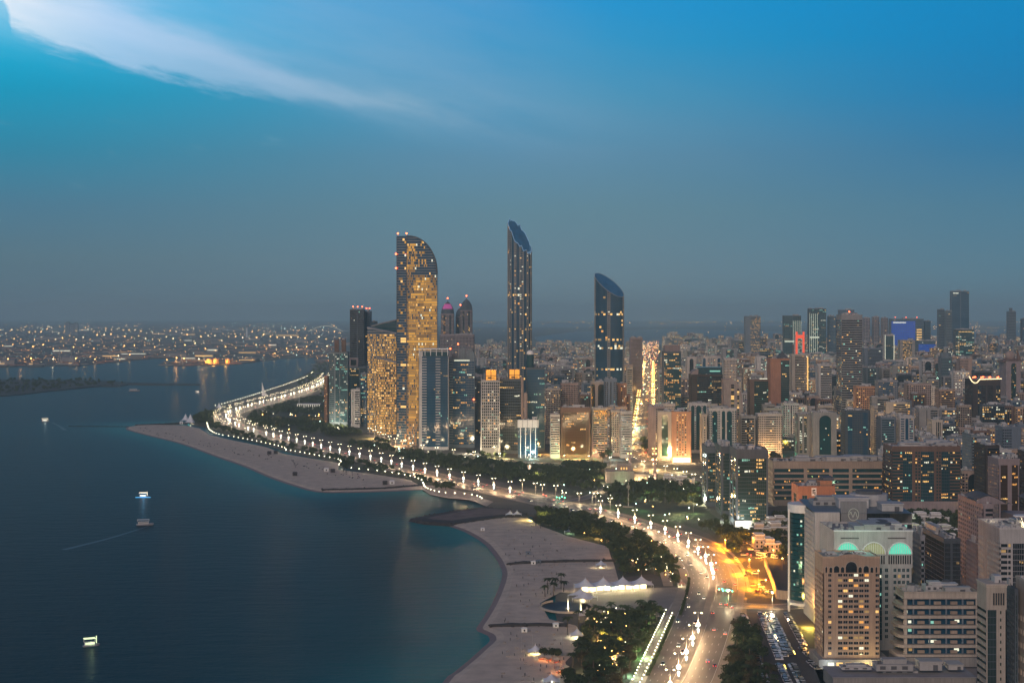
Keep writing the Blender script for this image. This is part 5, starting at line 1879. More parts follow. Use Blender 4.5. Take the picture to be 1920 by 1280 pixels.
r, cx, Y, W, D, H = tw(1809, 1876, 712, 2450, 'dark tower crowned by a zigzag white neon line and red lights', name='office_tower', cat='tower', wall='darkbrown', glass='dark', D=40, zf=[(.2, 'w', 0), (.12, 'g', 2), (.16, 'r', 3), (.06, 'w', 0), (.2, 'r', 4), (.1, 'w', 0), (.16, 'g', 3)], lit=.09, lm='mix', seed=111, band=9, mull='slate')
mb = MB()
pz = [(-W * .62, H + 6), (-W * .52, H - 2), (-W * .42, H - 5), (-W * .33, H - 4), (-W * .24, H + 1), (W * .53, H + 2)]
for (a, za), (b_, zb) in zip(pz[:-1], pz[1:]):
    mb.tube((a, -1.2, za), (b_, -1.2, zb), .75, n=5)
part(mb, 'neon_line', mat('neon warm', (.8, .7, .5), emit=(1, .74, .40), es=2.0, var=0), r)
for i in range(11):
    mb = MB()
    x_ = -W * .45 + W * .95 * i / 10
    mb.tube((x_, 3 + (i % 3) * 8, H), (x_, 3 + (i % 3) * 8, H + 3.5), .2)
    mb.ball((x_, 3 + (i % 3) * 8, H + 4), 1.0, 6, 4, 1)
    part(mb, 'beacon', [M_STEEL, M_RED], r)
r, cx, Y, W, D, H = tw(1874, 1914, 678, 2900, 'mauve portal-shaped tower with a great ball on its roof', name='office_tower', cat='tower', wall='mauve', glass='green', D=40, zf=[(.34, 'w', 0), (.36, 'a', 6), (.30, 'w', 0)], zs=[(1, 'w', 0)], lit=.12, lm='mix', seed=112, depth=3, units=0)
mb = MB()
mb.ball((0, 20, H + 11), 9.5, 14, 10)
part(mb, 'roof_ball', MATS['wall pink'], r, smooth=True)
mb = MB()
mb.mesh_part([(12, 14, H), (20, 14, H), (20, 22, H), (12, 22, H), (13, 18, H + 24)], [(0, 1, 4), (1, 2, 4), (2, 3, 4), (3, 0, 4)])
mb.mesh_part([(-20, 2, H), (20, 2, H), (20, 38, H), (-20, 38, H), (-8, 20, H + 7), (8, 20, H + 7)], [(0, 1, 5, 4), (1, 2, 5), (2, 3, 4, 5), (3, 0, 4)])
part(mb, 'roof_spike', MATS['wall brown'], r)
tw(1568, 1617, 591, 2720, 'tall grey ribbed tower with countless window bands, highest of the inner city', name='office_tower', cat='tower', wall='grey', glass='dark', D=44, zf=[(1, 'r', 12)], zs=[(1, 'r', 10)], lit=.12, lm='mix', seed=113, fl=4.1, sp=.38, band=8, units=4, beacon=1)
r, cx, Y, W, D, H = tw(1438, 1480, 673, 2420, 'terracotta slab tower with a black glass flank and pointed roof', name='office_tower', cat='tower', wall='terracotta', glass='green', D=34, zf=[(.55, 'w', 0), (.45, 'k', 6)], zs=[(1, 'w', 0)], lit=.05, lm='cool', seed=114, units=0)
mb = MB()
mb.mesh_part([(-2, 0, H), (W / 2, 0, H), (W / 2, D, H), (-2, D, H), (W * .22, D / 2, H + 12)], [(0, 1, 4), (1, 2, 4), (2, 3, 4), (3, 0, 4)])
part(mb, 'pointed_roof', M_ROOFD, r)
r, cx, Y, W, D, H = tw(1401, 1441, 712, 2440, 'black glass block with a glowing strip along its roof, against the terracotta tower', name='office_building', wall='brown', glass='green', zf=[(.25, 'w', 0), (.75, 'k', 8)], lit=.03, lm='cool', seed=115)
mb = MB()
mb.box(W * .05, W * .45, 2, 5, H + 1.2, H + 2.2)
part(mb, 'roof_light', LIT[2], r)
r, cx, Y, W, D, H = tw(1241, 1277, 660, 2560, 'dark teal tower with a pale open crown, beside the lit boulevard', name='office_tower', cat='tower', wall='slate', glass='teal', zf=[(.2, 'k', 2), (.8, 'g', 7)], D=34, lit=.14, lm='warm', seed=116, mull='slate', units=0)
mb = MB()
for i in range(9):
    x_ = -W * .42 + W * .84 * i / 8
    mb.box(x_ - .5, x_ + .5, 2, 3, H, H + 14 - abs(i - 4) * .6)
mb.box(-W * .44, W * .44, 3, 26, H, H + 11)
part(mb, 'crown_screen', MATS['wall mauve'], r)
r, cx, Y, W, D, H = tw(1291, 1355, 703, 2420, 'broad black glass block with a curved shoulder and glowing top floor', name='office_building', wall='darkbrown', glass='dark', D=40, zf=[(.18, 'w', 0), (.82, 'k', 14)], lit=.06, lm='mix', seed=117, units=0)
mb = MB()
mb.box(-W * .3, W * .5, 6, 36, H + 1, H + 12)
part(mb, 'upper_glass', MATS['glass teal'], r)
mb = MB()
k = 8
pts = [(-W * .5 + W * .22 * (1 - math.cos(PI / 2 * i / k)), H + 9 * math.sin(PI / 2 * i / k)) for i in range(k + 1)]
for (a, za), (b_, zb) in zip(pts[:-1], pts[1:]):
    mb.face([(a, -.1, H), (b_, -.1, H), (b_, -.1, zb), (a, -.1, za)])
    mb.face([(a, -.1, za), (b_, -.1, zb), (b_, 30, zb), (a, 30, za)])
part(mb, 'curved_shoulder', MATS['wall mauve'], r)
mb = MB()
mb.box(W * .1, W * .44, 5.6, 6, H + 5, H + 7)
part(mb, 'light_band', LIT[3], r)
# beige quarter-round block
Y = 2360
XL, XR = (1357 - 960) * Y / F, (1393 - 960) * Y / F
root = thing('apartment_building', 'pink-beige block with a quarter-round roof falling away, beside the broad black glass block', 'building', ((XL + XR) / 2, Y, LZ))
W = XR - XL
H = HC + (HY - 712) * Y / F
wb, gb = MB(), MB()
k = 10
rf = lambda x: (H if x < -W * .1 else H - 42 + 42 * math.sqrt(max(0, 1 - ((x + W * .1) / (W * .6)) ** 2)))
xs = [-W / 2 + W * i / 16 for i in range(17)]
for a, b_ in zip(xs[:-1], xs[1:]):
    wb.face([(a, 0, 0), (b_, 0, 0), (b_, 0, rf(b_)), (a, 0, rf(a))])
    wb.face([(a, 0, rf(a)), (b_, 0, rf(b_)), (b_, 26, rf(b_)), (a, 26, rf(a))])
wb.face([(-W / 2, 26, 0), (-W / 2, 0, 0), (-W / 2, 0, H), (-W / 2, 26, H)])
wb.face([(W / 2, 0, 0), (W / 2, 26, 0), (W / 2, 26, H - 42), (W / 2, 0, H - 42)])
rr = random.Random(3)
for (xa, xb, zt) in ((-W * .12, W * .04, H - 10), (W * .2, W * .3, H - 16)):
    z = 8
    while z < zt:
        gb.face([(xa, -.2, z), (xb, -.2, z), (xb, -.2, z + 2.6), (xa, -.2, z + 2.6)], rr.choice([0, 0, 0, 0, 1, 5]))
        z += 3.4
part(wb, 'wall', MATS['wall pink'], root)
part(gb, 'window_glazing', [MATS['glass dark']] + LIT, root, kind='stuff')
NAMED.append((root, (XL + XR) / 2, Y, W, 26, H, 0))
OCC.append((1357, 1393, 712, Y, 26))

FAR = [
    (1354, 1382, 673, 3200, 'white square-gridded block behind the broad black glass block', dict(wall='white', zf=[(1, 'p', 9)], sp=.5)),
    (1352, 1383, 654, 3900, 'grey frame around teal glass, behind the white square-gridded block', dict(wall='grey', glass='teal', zf=[(.25, 'w', 0), (.5, 'g', 6), (.25, 'w', 0)], lit=.15, lm='cool')),
    (1315, 1351, 669, 3250, 'white block with two rows of little arches under its roof', dict(wall='white', glass='blue', zf=[(.15, 'a', 1), (.1, 'w', 0), (.15, 'p', 2), (.1, 'p', 1), (.15, 'p', 2), (.1, 'w', 0), (.15, 'a', 1)])),
    (1285, 1306, 670, 3200, 'slender white block left of the little-arched one, by the teal crowned tower', dict(wall='white', zf=[(.3, 'w', 0), (.4, 'a', 1), (.3, 'w', 0)])),
    (1415, 1437, 669, 3300, 'white block with a mint-lit glass corner behind the terracotta tower', dict(wall='white', glass='teal', zf=[(.45, 'w', 0), (.55, 'r', 3)], lit=.3, lm='cool')),
    (1480, 1518, 665, 3050, 'white slab block with a bright vertical line of light on its edge', dict(wall='cream', zf=[(.2, 'w', 0), (.5, 'r', 5), (.3, 'p', 3)], lit=.10, lm='warm')),
    (1529, 1560, 684, 2860, 'tall white slab, warmly lit low down, on the second avenue', dict(wall='white', zf=[(.2, 'w', 0), (.8, 'r', 5)], lit=.06, lm='warm')),
    (1600, 1641, 725, 2600, 'orange-lit gridded block before the grey ribbed tower', dict(wall='orange', zf=[(1, 'p', 9)], lit=.18, lm='warm', sp=.4)),
    (1640, 1684, 714, 2650, 'blue-glass block with a white grid panel beside the orange-lit one', dict(wall='grey', glass='blue', zf=[(.25, 'r', 4), (.5, 'g', 8), (.25, 'p', 3)], lit=.07, lm='mix')),
    (1617, 1648, 690, 2950, 'teal-glass block with concrete posts, before the far grey slab', dict(wall='steel', glass='teal', zf=[(.2, 'w', 0), (.6, 'r', 5), (.2, 'w', 0)], lit=.10, lm='cool')),
    (1647, 1672, 691, 2980, 'dark framed block next to the teal-glass block with concrete posts', dict(wall='concrete', glass='dark', zf=[(.2, 'w', 0), (.6, 'r', 4), (.2, 'w', 0)], lit=.05)),
    (1616, 1655, 653, 3700, 'grey slab with dense blue bands behind the teal-glass block', dict(wall='bluegrey', glass='grey', zf=[(.2, 'w', 0), (.8, 'r', 8)], lit=.03)),
    (1695, 1746, 720, 2750, 'long white block with a colonnade of slots under its roof', dict(wall='pink', zf=[(1, 'p', 12)], zs=[(1, 'p', 5)], sp=.45, lit=.03)),
    (1753, 1791, 731, 2560, 'tan block with one wide arched loggia at its top', dict(wall='tan', glass='dark', zf=[(.18, 'p', 2), (.64, 'b', 5), (.18, 'p', 2)], lit=.10, lm='warm')),
    (1723, 1752, 675, 3300, 'white slab with an arched glass centre below the blue-lit hotel', dict(wall='white', glass='dark', zf=[(.25, 'p', 2), (.5, 'a', 4), (.25, 'p', 2)], lit=.05)),
    (1759, 1786, 669, 3280, 'teal banded block with a round drum on top', dict(wall='steel', glass='teal', zf=[(1, 'r', 6)], lit=.03, lm='cool')),
    (1793, 1823, 673, 3150, 'pale block reddened by neon behind the neon-crowned dark tower', dict(wall='pink', zf=[(.7, 'p', 7), (.3, 'w', 0)], lit=.05)),
    (1395, 1426, 593, 5300, 'far slim tower sparkling with golden dots', dict(name='hotel_tower', cat='tower', wall='bluegrey', glass='grey', zf=[(.35, 'w', 0), (.65, 'p', 9)], lit=.40, lm='gold', fl=5)),
    (1467, 1502, 592, 5200, 'far dark tower with white vertical light strips on one flank', dict(name='office_tower', cat='tower', wall='slate', glass='teal', zf=[(.5, 'g', 5), (.5, 'v', 5)], lit=.03, fl=5)),
    (1514, 1549, 579, 5250, 'far tower striped with tall pale lights and one bright floor', dict(name='office_tower', cat='tower', wall='slate', glass='teal', zf=[(.6, 'v', 6), (.4, 'g', 4)], lit=.10, lm='cool', fl=5)),
    (1551, 1571, 593, 5300, 'far plain blue slab between the light-striped tower and the grey ribbed tower', dict(name='office_tower', cat='tower', wall='bluegrey', glass='blue', zf=[(1, 'r', 4)], lit=.03, fl=5)),
    (1571, 1602, 581, 5600, 'far dark slab showing above the grey ribbed tower', dict(name='office_tower', cat='tower', wall='bluegrey', glass='blue', zf=[(1, 'r', 4)], lit=.03, fl=5)),
    (1617, 1632, 596, 6400, 'faint far apartment slab, first after the grey ribbed tower', dict(name='apartment_building', wall='mauve', zf=[(1, 'p', 4)], lit=.02, fl=6)),
    (1634, 1649, 594, 6450, 'faint far apartment slab, middle one before the blue-lit hotel', dict(name='apartment_building', wall='mauve', zf=[(1, 'p', 4)], lit=.02, fl=6)),
    (1651, 1665, 596, 6400, 'faint far apartment slab touching the blue-lit hotel', dict(name='apartment_building', wall='mauve', zf=[(1, 'p', 4)], lit=.02, fl=6)),
    (1655, 1677, 628, 4300, 'green glass block with white light lines on both edges', dict(name='office_tower', cat='tower', wall='white', glass='teal', zf=[(.1, 'w', 0), (.8, 'k', 5), (.1, 'w', 0)], lit=.03)),
    (1683, 1716, 638, 4350, 'yellowish lit gridded block with one white roof lamp', dict(wall='concrete', glass='green', zf=[(.2, 'w', 0), (.6, 'r', 8), (.2, 'w', 0)], lit=.5, lm='gold')),
    (1781, 1817, 546, 6000, 'tallest far tower, a plain blue slab with one white light at its top corner', dict(name='office_tower', cat='tower', wall='bluegrey', glass='blue', zf=[(.5, 'k', 5), (.04, 'w', 0), (.46, 'k', 5)], lit=.006, fl=6)),
    (1757, 1771, 580, 5800, 'far twisted-looking slab just before the tallest far tower', dict(name='office_tower', cat='tower', wall='bluegrey', glass='grey', zf=[(1, 'r', 3)], lit=.01, fl=6)),
    (1771, 1785, 583, 5750, 'far slab with a rounded shoulder touching the tallest far tower', dict(name='office_tower', cat='tower', wall='steel', glass='grey', zf=[(1, 'r', 3)], lit=.01, fl=6)),
    (1787, 1827, 618, 4500, 'dark teal tower outlined by golden bulbs in an upside-down L', dict(name='hotel_tower', cat='tower', wall='slate', glass='teal', zf=[(1, 'g', 9)], mull='slate', lit=.14, lm='cool')),
    (1887, 1905, 584, 6000, 'far pair of slim towers standing alone over the lagoon', dict(name='apartment_tower', cat='tower', wall='bluegrey', glass='grey', zf=[(1, 'r', 3)], lit=.01, fl=6)),
    (1913, 1945, 598, 5600, 'far dark tower cut by the picture edge', dict(name='office_tower', cat='tower', wall='slate', glass='blue', zf=[(1, 'g', 6)], lit=.02, fl=6)),
]
for i, (x0, x1, yt, Y, lb, kw) in enumerate(FAR):
    kw = dict(kw)
    r, cx, Y_, W, D, H = tw(x0, x1, yt, Y, lb, seed=200 + i, **kw)
    if 'golden bulbs' in lb:
        for k_, (a, b_) in enumerate([((-W * .3, H - 6), (W * .32, H - 6)), ((-W * .32, H * .35), (-W * .32, H - 6))]):
            for j in range(9 if k_ == 0 else 14):
                t_ = j / (8 if k_ == 0 else 13)
                mb = MB()
                mb.ball((a[0] + (b_[0] - a[0]) * t_, -1.2, a[1] + (b_[1] - a[1]) * t_), 1.4 if k_ == 0 else .9, 6, 4)
                part(mb, 'bulb', LIT[0], r)
    if 'striped with tall pale' in lb or 'white vertical light strips' in lb:
        x_0 = -.45 if 'tall' in lb else .05
        for j in range(5):
            mb = MB()
            x_ = W * (x_0 + .11 * j)
            mb.box(x_ - .5, x_ + .5, -1.6, -.9, 20, H - 16)
            part(mb, 'light_strip', mat('strip light', (.5, .55, .5), emit=(.85, .95, .70), es=.55, var=0), r)
        mb = MB()
        mb.box(-W * .45, W * .1, -1.7, -.9, H * .55, H * .55 + 5)
        part(mb, 'light_band', MATS['strip light'], r)
    if 'bright vertical line' in lb:
        mb = MB()
        mb.box(W * .36, W * .42, -1, -.3, 6, H - 4)
        part(mb, 'light_strip', LIT[0], r)
    if 'white light lines' in lb:
        for s_ in (-1, 1):
            mb = MB()
            mb.box(W * .46 * s_ - .8, W * .46 * s_ + .8, -1, -.3, 14, H)
            part(mb, 'light_strip', MATS['strip light'], r)
    if 'top corner' in lb:
        mb = MB()
        mb.box(-W * .42, -W * .1, -1, -.3, H - 9, H - 6)
        part(mb, 'light_band', LIT[2], r)
    if 'round drum' in lb:
        mb = MB()
        mb.tube((0, 12, H), (0, 12, H + 9), 11, n=14)
        part(mb, 'drum', MATS['wall steel'], r)
    if 'lone over' in lb or 'alone over' in lb:
        mb = MB()
        mb.box(-W * .25, W * .1, 6, 14, H, H + 14)
        part(mb, 'crown', MATS['wall bluegrey'], r)
# blue-lit hotel
M_BLUE = mat('blue facade light', (.02, .05, .2), emit=(.02, .13, .80), es=.42, var=0)
for (x0, x1, yt, Y, lb) in ((1666, 1732, 598, 5500, 'wide far hotel front glowing deep blue'), (1716, 1754, 639, 5000, 'low blue-glowing block below the wide blue hotel')):
    r, cx, Y_, W, D, H = tw(x0, x1, yt, Y, lb, name='hotel_building', wall='bluegrey', glass='blue', zf=[(1, 'r', 14)], lit=.05, lm='cool', seed=301, fl=6, D=40, beacon=3 if yt < 600 else 0)
    mb = MB()
    w_ = W * (.74 if yt < 600 else 1)
    n_ = int((H - 8) / 6)
    for j in range(n_):
        z_ = 4 + j * 6
        if yt < 600 and z_ < H * .2:
            continue
        for q_ in range(14):
            mb.box(-W / 2 + w_ * (q_ + .06) / 14, -W / 2 + w_ * (q_ + .94) / 14, -1.4, -1.0, z_, z_ + 3.9)
    part(mb, 'lit_facade', M_BLUE, r, kind='stuff')
    if yt < 600:
        for j in range(12):
            mb = MB()
            mb.box(W * .28, W * .44, -1.5, -1.0, H * .25 + j * 9, H * .25 + j * 9 + 3.4)
            part(mb, 'lit_floor', LIT[0], r)
        mb = MB()
        mb.box(-W * .45, -W * .05, -1.9, -1.4, H - 14, H - 11)
        part(mb, 'sign_light', LIT[2], r)
tw(1730, 1745, 602, 5550, 'dark end slab of the wide blue hotel', name='hotel_building', wall='slate', glass='blue', zf=[(1, 'r', 3)], lit=.02, fl=6, seed=302)
# red framed tower
r, cx, Y_, W, D, H = tw(1489, 1508, 628, 4200, 'tower with a glowing red portal frame and red roof horns', name='office_tower', cat='tower', wall='white', glass='teal', zf=[(.3, 'w', 0), (.4, 'g', 3), (.3, 'w', 0)], lit=.2, lm='cool', seed=303)
M_RF = mat('red frame light', (.4, .05, .02), emit=(1, .10, .04), es=.9, var=0)
for a, b_, c, d in ((-W * .52, -W * .3, 30, H + 9), (W * .3, W * .52, 30, H + 9), (-W * .3, W * .3, H - 9, H)):
    mb = MB()
    mb.box(a, b_, -1.4, -.4, c, d)
    part(mb, 'red_light_frame', M_RF, r)

# ---------- the rest of the city, block by block on the street grid
vd = Vector((math.sin(-ROT), math.cos(-ROT)))
pd = Vector((vd.y, -vd.x))
sb = (lambda p: p[0] * pd.x + p[1] * pd.y)(G(1208, 800))
cand = []
rc = random.Random(42)
STY = [
    ('pale beige', 'punched-window', dict(wall='beige', zf=[(1, 'p', 0)], sp=.36, pier=.28)), ('white', 'gridded', dict(wall='white', zf=[(1, 'p', 0)], sp=.5)),
    ('grey', 'banded', dict(wall='grey', zf=[(.12, 'w', 0), (.76, 'r', 0), (.12, 'w', 0)])), ('cream', 'balconied', dict(wall='cream', zf=[(.2, 'p', 2), (.6, 'b', 0), (.2, 'p', 2)])),
    ('pinkish', 'arched-front', dict(wall='pink', zf=[(.25, 'p', 2), (.5, 'a', 3), (.25, 'p', 2)])), ('brown', 'ribbed', dict(wall='brown', zf=[(.1, 'w', 0), (.8, 'v', 0), (.1, 'w', 0)])),
    ('blue-grey', 'glass-fronted', dict(wall='bluegrey', glass='blue', zf=[(.15, 'w', 0), (.7, 'g', 0), (.15, 'w', 0)])), ('white', 'twin-strip', dict(wall='white', glass='teal', zf=[(.15, 'w', 0), (.22, 'r', 2), (.26, 'p', 2), (.22, 'r', 2), (.15, 'w', 0)])),
    ('mauve', 'slot-windowed', dict(wall='mauve', zf=[(.3, 'p', 0), (.1, 'w', 0), (.3, 'v', 2), (.3, 'p', 0)])), ('dark', 'glassy', dict(wall='slate', glass='dark', zf=[(1, 'g', 0)], mull='slate')),
    ('concrete-grey', 'plain-ended', dict(wall='concrete', zf=[(.35, 'w', 0), (.65, 'r', 0)])), ('tan', 'deep-windowed', dict(wall='tan', zf=[(1, 'p', 0)], sp=.4)),
]
hero_px = list(OCC)
hero_rect = [(n[1], n[2], n[3], n[4]) for n in NAMED]


def clash(x, y, w, d):
    for hx, hy, hw_, hd in hero_rect:
        if abs(x - hx) < (w + hw_) / 2 + 4 and y < hy + hd + 6 and y + d + 6 > hy:
            return True
    return False


row = 0
yv = 1760.0
while yv < 8600:
    step = 46 if yv < 2700 else (50 if yv < 4200 else 72)
    sv = -900.0
    while sv < 3300:
        w = rc.uniform(18, 34) if yv < 4500 else rc.uniform(24, 52)
        gap = rc.choice([3, 6, 10, 16])
        s_mid = sv + w / 2
        sv += w + gap
        if rc.random() < .12:
            sv += 18
        P0 = pd * s_mid + vd * (yv + rc.uniform(-9, 9))
        x, y = P0.x, P0.y
        if y < 1700:
            continue
        px = 960 + F * x / y
        if px < 690 or px > 2080:
            continue
        if abs(s_mid - sb) < 21 + max(0, y - 2700) * .008 + w / 2 or abs(s_mid - sb - 330) < 14 + w / 2 or abs(s_mid - sb - 700) < 14 + w / 2:
            continue
        if y < 2150 and px < 1700:
            continue
        if y < 2330 and px < 1440 or (y < 2700 and px < 1100) or (y < 3300 and px < 900) or (y < 3500 and px < 1010):
            continue
        if y > 3700 and px < 700 + (y - 3700) * .0:
            continue
        if px < 960 and rc.random() < .4:
            continue
        d_ = rc.uniform(16, 26)
        if clash(x, y, w, d_):
            continue
        if y < 2300:
            h = rc.uniform(22, 44)
        elif y < 3000:
            h = rc.choice([rc.uniform(30, 50), rc.uniform(50, 68)])
        elif y < 4500:
            h = rc.choice([rc.uniform(30, 60), rc.uniform(55, 84), rc.uniform(70, 92)])
        else:
            h = rc.choice([rc.uniform(14, 40), rc.uniform(40, 80), rc.uniform(60, 105)])
            if px < 1180:
                h *= .6
        if px < 1000 and y < 4500:
            h = min(h, 48)
        cand.append([x, y, w, d_, h, px])
    yv += step
# what the picture shows of each: nearer ones hide farther ones
cand.sort(key=lambda c: c[1])
allb = [(c[1], c[5] - F * c[2] / c[1] / 2, c[5] + F * c[2] / c[1] / 2, HY + F * (HC - c[4]) / c[1], c) for c in cand] + [(o[3], o[0], o[1], o[2], None) for o in hero_px]
allb.sort(key=lambda q_: q_[0])
top = [2000.0] * 2200
vis = []
for Yb, a, b_, yt, c in allb:
    base = HY + F * HC / Yb
    v = 0.0
    for i in range(max(0, int(a)), min(2199, int(b_) + 1)):
        if yt < top[i]:
            v += min(top[i], base) - yt if i < 1920 else 2
            top[i] = yt
    if c is not None and v > 26:
        vis.append((v, c))
vis.sort(key=lambda q_: -q_[0])
single = sorted([c for v, c in vis[:255]], key=lambda c: c[1])
rest = [c for v, c in vis[255:]]
FILL = []
for i, (x, y, w, d_, h, px) in enumerate(single):
    k_ = rc.choices(range(12), weights=[3, 3, 3, 3, 2, 2, 3.6, 3, 2, 3.6, 2, 1.4])[0]
    adj, st, kw = STY[k_]
    kw = dict(kw)
    low = h < 34
    size = 'low' if low else ('tall' if h > 74 else 'mid-height')
    far = y > 4300
    r = tower('apartment_building' if k_ not in (6, 9) else 'office_building', '', 'building', x, y, w, d_, h, rz=ROT, seed=500 + i, lit=rc.choice([.06, .12, .20, .30]), lm=rc.choice(['mix', 'warm', 'cool', 'white', 'mix']),
              fl=3.4 if not far else 4.6, units=2 if not far else 1, zs=[(1, 'p' if k_ % 2 else 'r', 0)], roofm=rc.choice([M_ROOF, M_ROOF, M_ROOFD]), par=1.0 if not far else 0, **kw)
    NAMED.pop()
    FILL.append((r, x, y, h, px, adj, st, size))
# describe every one by its look and its best-known neighbour
SHORT = {}
for n in NAMED:
    SHORT[n[0].name] = n[0]['label']
land = [(960 + F * n[1] / n[2], n[2], n[0]['label']) for n in NAMED if n[2] > 1500]


def short(lb):
    t_ = lb
    for cut in (' with ', ' beside ', ' behind ', ' before ', ' in ', ' on ', ' of ', ' holding ', ' held ', ' between ', ' under ', ', ', ' topped', ' edged', ' crowned by', ' sparkling', ' at ', ' just', ' against', ' next', ' glowing on'):
        if cut in t_[12:]:
            t_ = t_[:t_.index(cut, 12)]
    return ' '.join(t_.split()[:5])


used = {}
for f in FILL:
    r, x, y, h, px, adj, st, size = f
    best = min(land, key=lambda q_: abs(q_[0] - px) * 1.0 + abs(q_[1] - y) * .05)
    rel = 'beyond' if y > best[1] + 60 else ('before' if y < best[1] - 60 else 'beside')
    side = 'left of' if px < best[0] - 12 else ('right of' if px > best[0] + 12 else '')
    base = f"{size} {adj} {st} block {rel}{' and ' + side if side else ''} the {short(best[2])}"
    used.setdefault(base, []).append(f)
for base, fs in used.items():
    fs.sort(key=lambda q_: q_[2])
    for i, f in enumerate(fs):
        lb = base
        if len(fs) > 1:
            lb = base.replace(' block ', f" block {['nearest', 'second', 'third', 'fourth', 'fifth', 'sixth', 'seventh', 'eighth', 'ninth', 'tenth'][min(i, 9)]} back ", 1)
        f[0]['label'] = ' '.join(lb.split()[:16])
        f[0]['group'] = 'mid-rise blocks of the inner city'
# the far smaller ones, past what can be told apart
wb, gb = MB(), MB()
rr = random.Random(8)
wm = ['beige', 'white', 'grey', 'cream', 'pink', 'bluegrey', 'mauve', 'concrete']
for (x, y, w, d_, h, px) in rest:
    c, s_ = math.cos(ROT), math.sin(ROT)
    tr = lambda a, b_: (x + a * c - b_ * s_, y + a * s_ + b_ * c)
    mi = rr.randrange(8)
    A, B, C_, D_ = tr(-w / 2, 0), tr(w / 2, 0), tr(w / 2, d_), tr(-w / 2, d_)
    h += LZ
    for P1, P2 in ((A, B), (B, C_), (C_, D_), (D_, A)):
        wb.face([(*P1, LZ), (*P2, LZ), (*P2, h), (*P1, h)], mi)
    wb.face([(*A, h), (*B, h), (*C_, h), (*D_, h)], 2)
    q0 = tr(-w * .2, d_ * .3)
    wb.box(q0[0] - 3, q0[0] + 3, q0[1] - 3, q0[1] + 3, h, h + 4, 2, bottom=False)
    nf = int(h / 4.6)
    nc = max(3, int(w / 4.5))
    for j in range(1, nf):
        for i in range(nc):
            u0 = (i + .25) / nc
            p0, p1 = tr(-w / 2 + w * u0, -.3), tr(-w / 2 + w * (u0 + .5 / nc), -.3)
            gb.face([(*p0, j * 4.6), (*p1, j * 4.6), (*p1, j * 4.6 + 2.4), (*p0, j * 4.6 + 2.4)], rr.choice([0] * 9 + [1, 1, 2, 3, 4, 5, 5, 5]))
        p0, p1 = tr(-w / 2 - .3, d_ * .9), tr(-w / 2 - .3, d_ * .1)
        gb.face([(*p0, j * 4.6), (*p1, j * 4.6), (*p1, j * 4.6 + 1.8), (*p0, j * 4.6 + 1.8)], 0)
o = wb.build('far_city_blocks', [MATS['wall ' + k_] for k_ in wm], None, 'stuff')
if o:
    tag(o, 'mass of small far city blocks fading into the haze', None)
    g_ = gb.build('window_glazing', [MATS['glass dark']] + LIT, o, 'stuff')
print('buildings', len(single), len(rest), 'named', len(NAMED))

# ------------------------------------------------------------------ street lamps
def lamp_proto(h=14.0, ball=True, nm='street_lamp', power=15000, col=(1, .68, .38), bulb=None, br=.55):
    t_ = thing(nm, '', 'street lamp')
    mb = MB()
    mb.tube((0, 0, 0), (0, 0, h), .20, .11, n=6)
    mb.tube((0, 0, 0), (0, 0, .9), .38, .3, n=6)
    mb.build('pole', M_STEEL, t_)
    mb = MB()
    mb.tube((-2.2, 0, h), (2.2, 0, h), .1, n=4)
    mb.tube((0, 0, h), (0, 0, h + .6), .12, n=4)
    arm_ = mb.build('arm', M_STEEL, t_)
    for s_ in (-1, 1):
        mb = MB()
        mb.box(s_ * 2.2 - .55, s_ * 2.2 + .55, -.25, .25, h - .05, h + .2)
        mb.ball((s_ * 2.1, 0, h - .12), br, 6, 4, 1, sz=.6)
        mb.build('lantern', [M_STEEL, bulb or M_BULB], arm_)
    if ball:
        mb = MB()
        mb.ball((0, 0, 6.2), 1.35, 10, 7)
        mb.build('light_globe', M_BALL, t_, smooth=True)
        mb = MB()
        k = 10
        rg = [(.35, 1.2), (.9, 3.4), (.55, 3.9)]
        rings = [[(r_ * math.cos(2 * PI * i / k), r_ * math.sin(2 * PI * i / k), z_) for i in range(k)] for r_, z_ in rg]
        for A, B in zip(rings[:-1], rings[1:]):
            for i in range(k):
                mb.face([A[i], A[(i + 1) % k], B[(i + 1) % k], B[i]])
        mb.build('light_cone', M_BALL, t_)
    if power:
        light('lamp light', (0, 0, h * .62), power, col, 1.2, parent=t_)
    return t_


def place(proto, used_flag, loc, rz, label, group, scale=None):
    if not used_flag[0]:
        used_flag[0] = True
        proto.location = loc
        proto.rotation_euler = (0, 0, rz)
        if scale:
            proto.scale = (scale,) * 3
        proto['label'] = label
        proto['group'] = group
        return proto
    return dup(proto, loc, rz, label, group, scale)


pr = lamp_proto(power=24000, col=(1, .64, .32))
prf = lamp_proto(power=9000, col=(1, .68, .38))
fl_ = [False]
flf = [False]
NW = normals(CW)
pts = along(CW, 40, 40)
near_i = far_i = 0
lampXY = []
for p, hd in pts:
    px, py_ = PX(p.x, p.y, LZ)
    if py_ > 1310 or 1092 < py_ < 1172 or (930 < py_ < 962 and 985 < px < 1120):
        continue
    if py_ < 818 and len(lampXY) % 3 == 1:
        lampXY.append(None)
        continue
    lampXY.append((p.x, p.y))
    if py_ >= 1172:
        lb = f'glowing-globe median lamp below the junction, {nth(near_i)} counting away from the photographer'
        near_i += 1
    else:
        lb = f'glowing-globe median lamp on the shore road, {nth(far_i)} going away from the traffic junction'
        far_i += 1
    o = place(pr if py_ > 880 else prf, fl_ if py_ > 880 else flf, (p.x, p.y, 1.98), hd + PI / 2, lb, 'globe lamps along the shore road median')
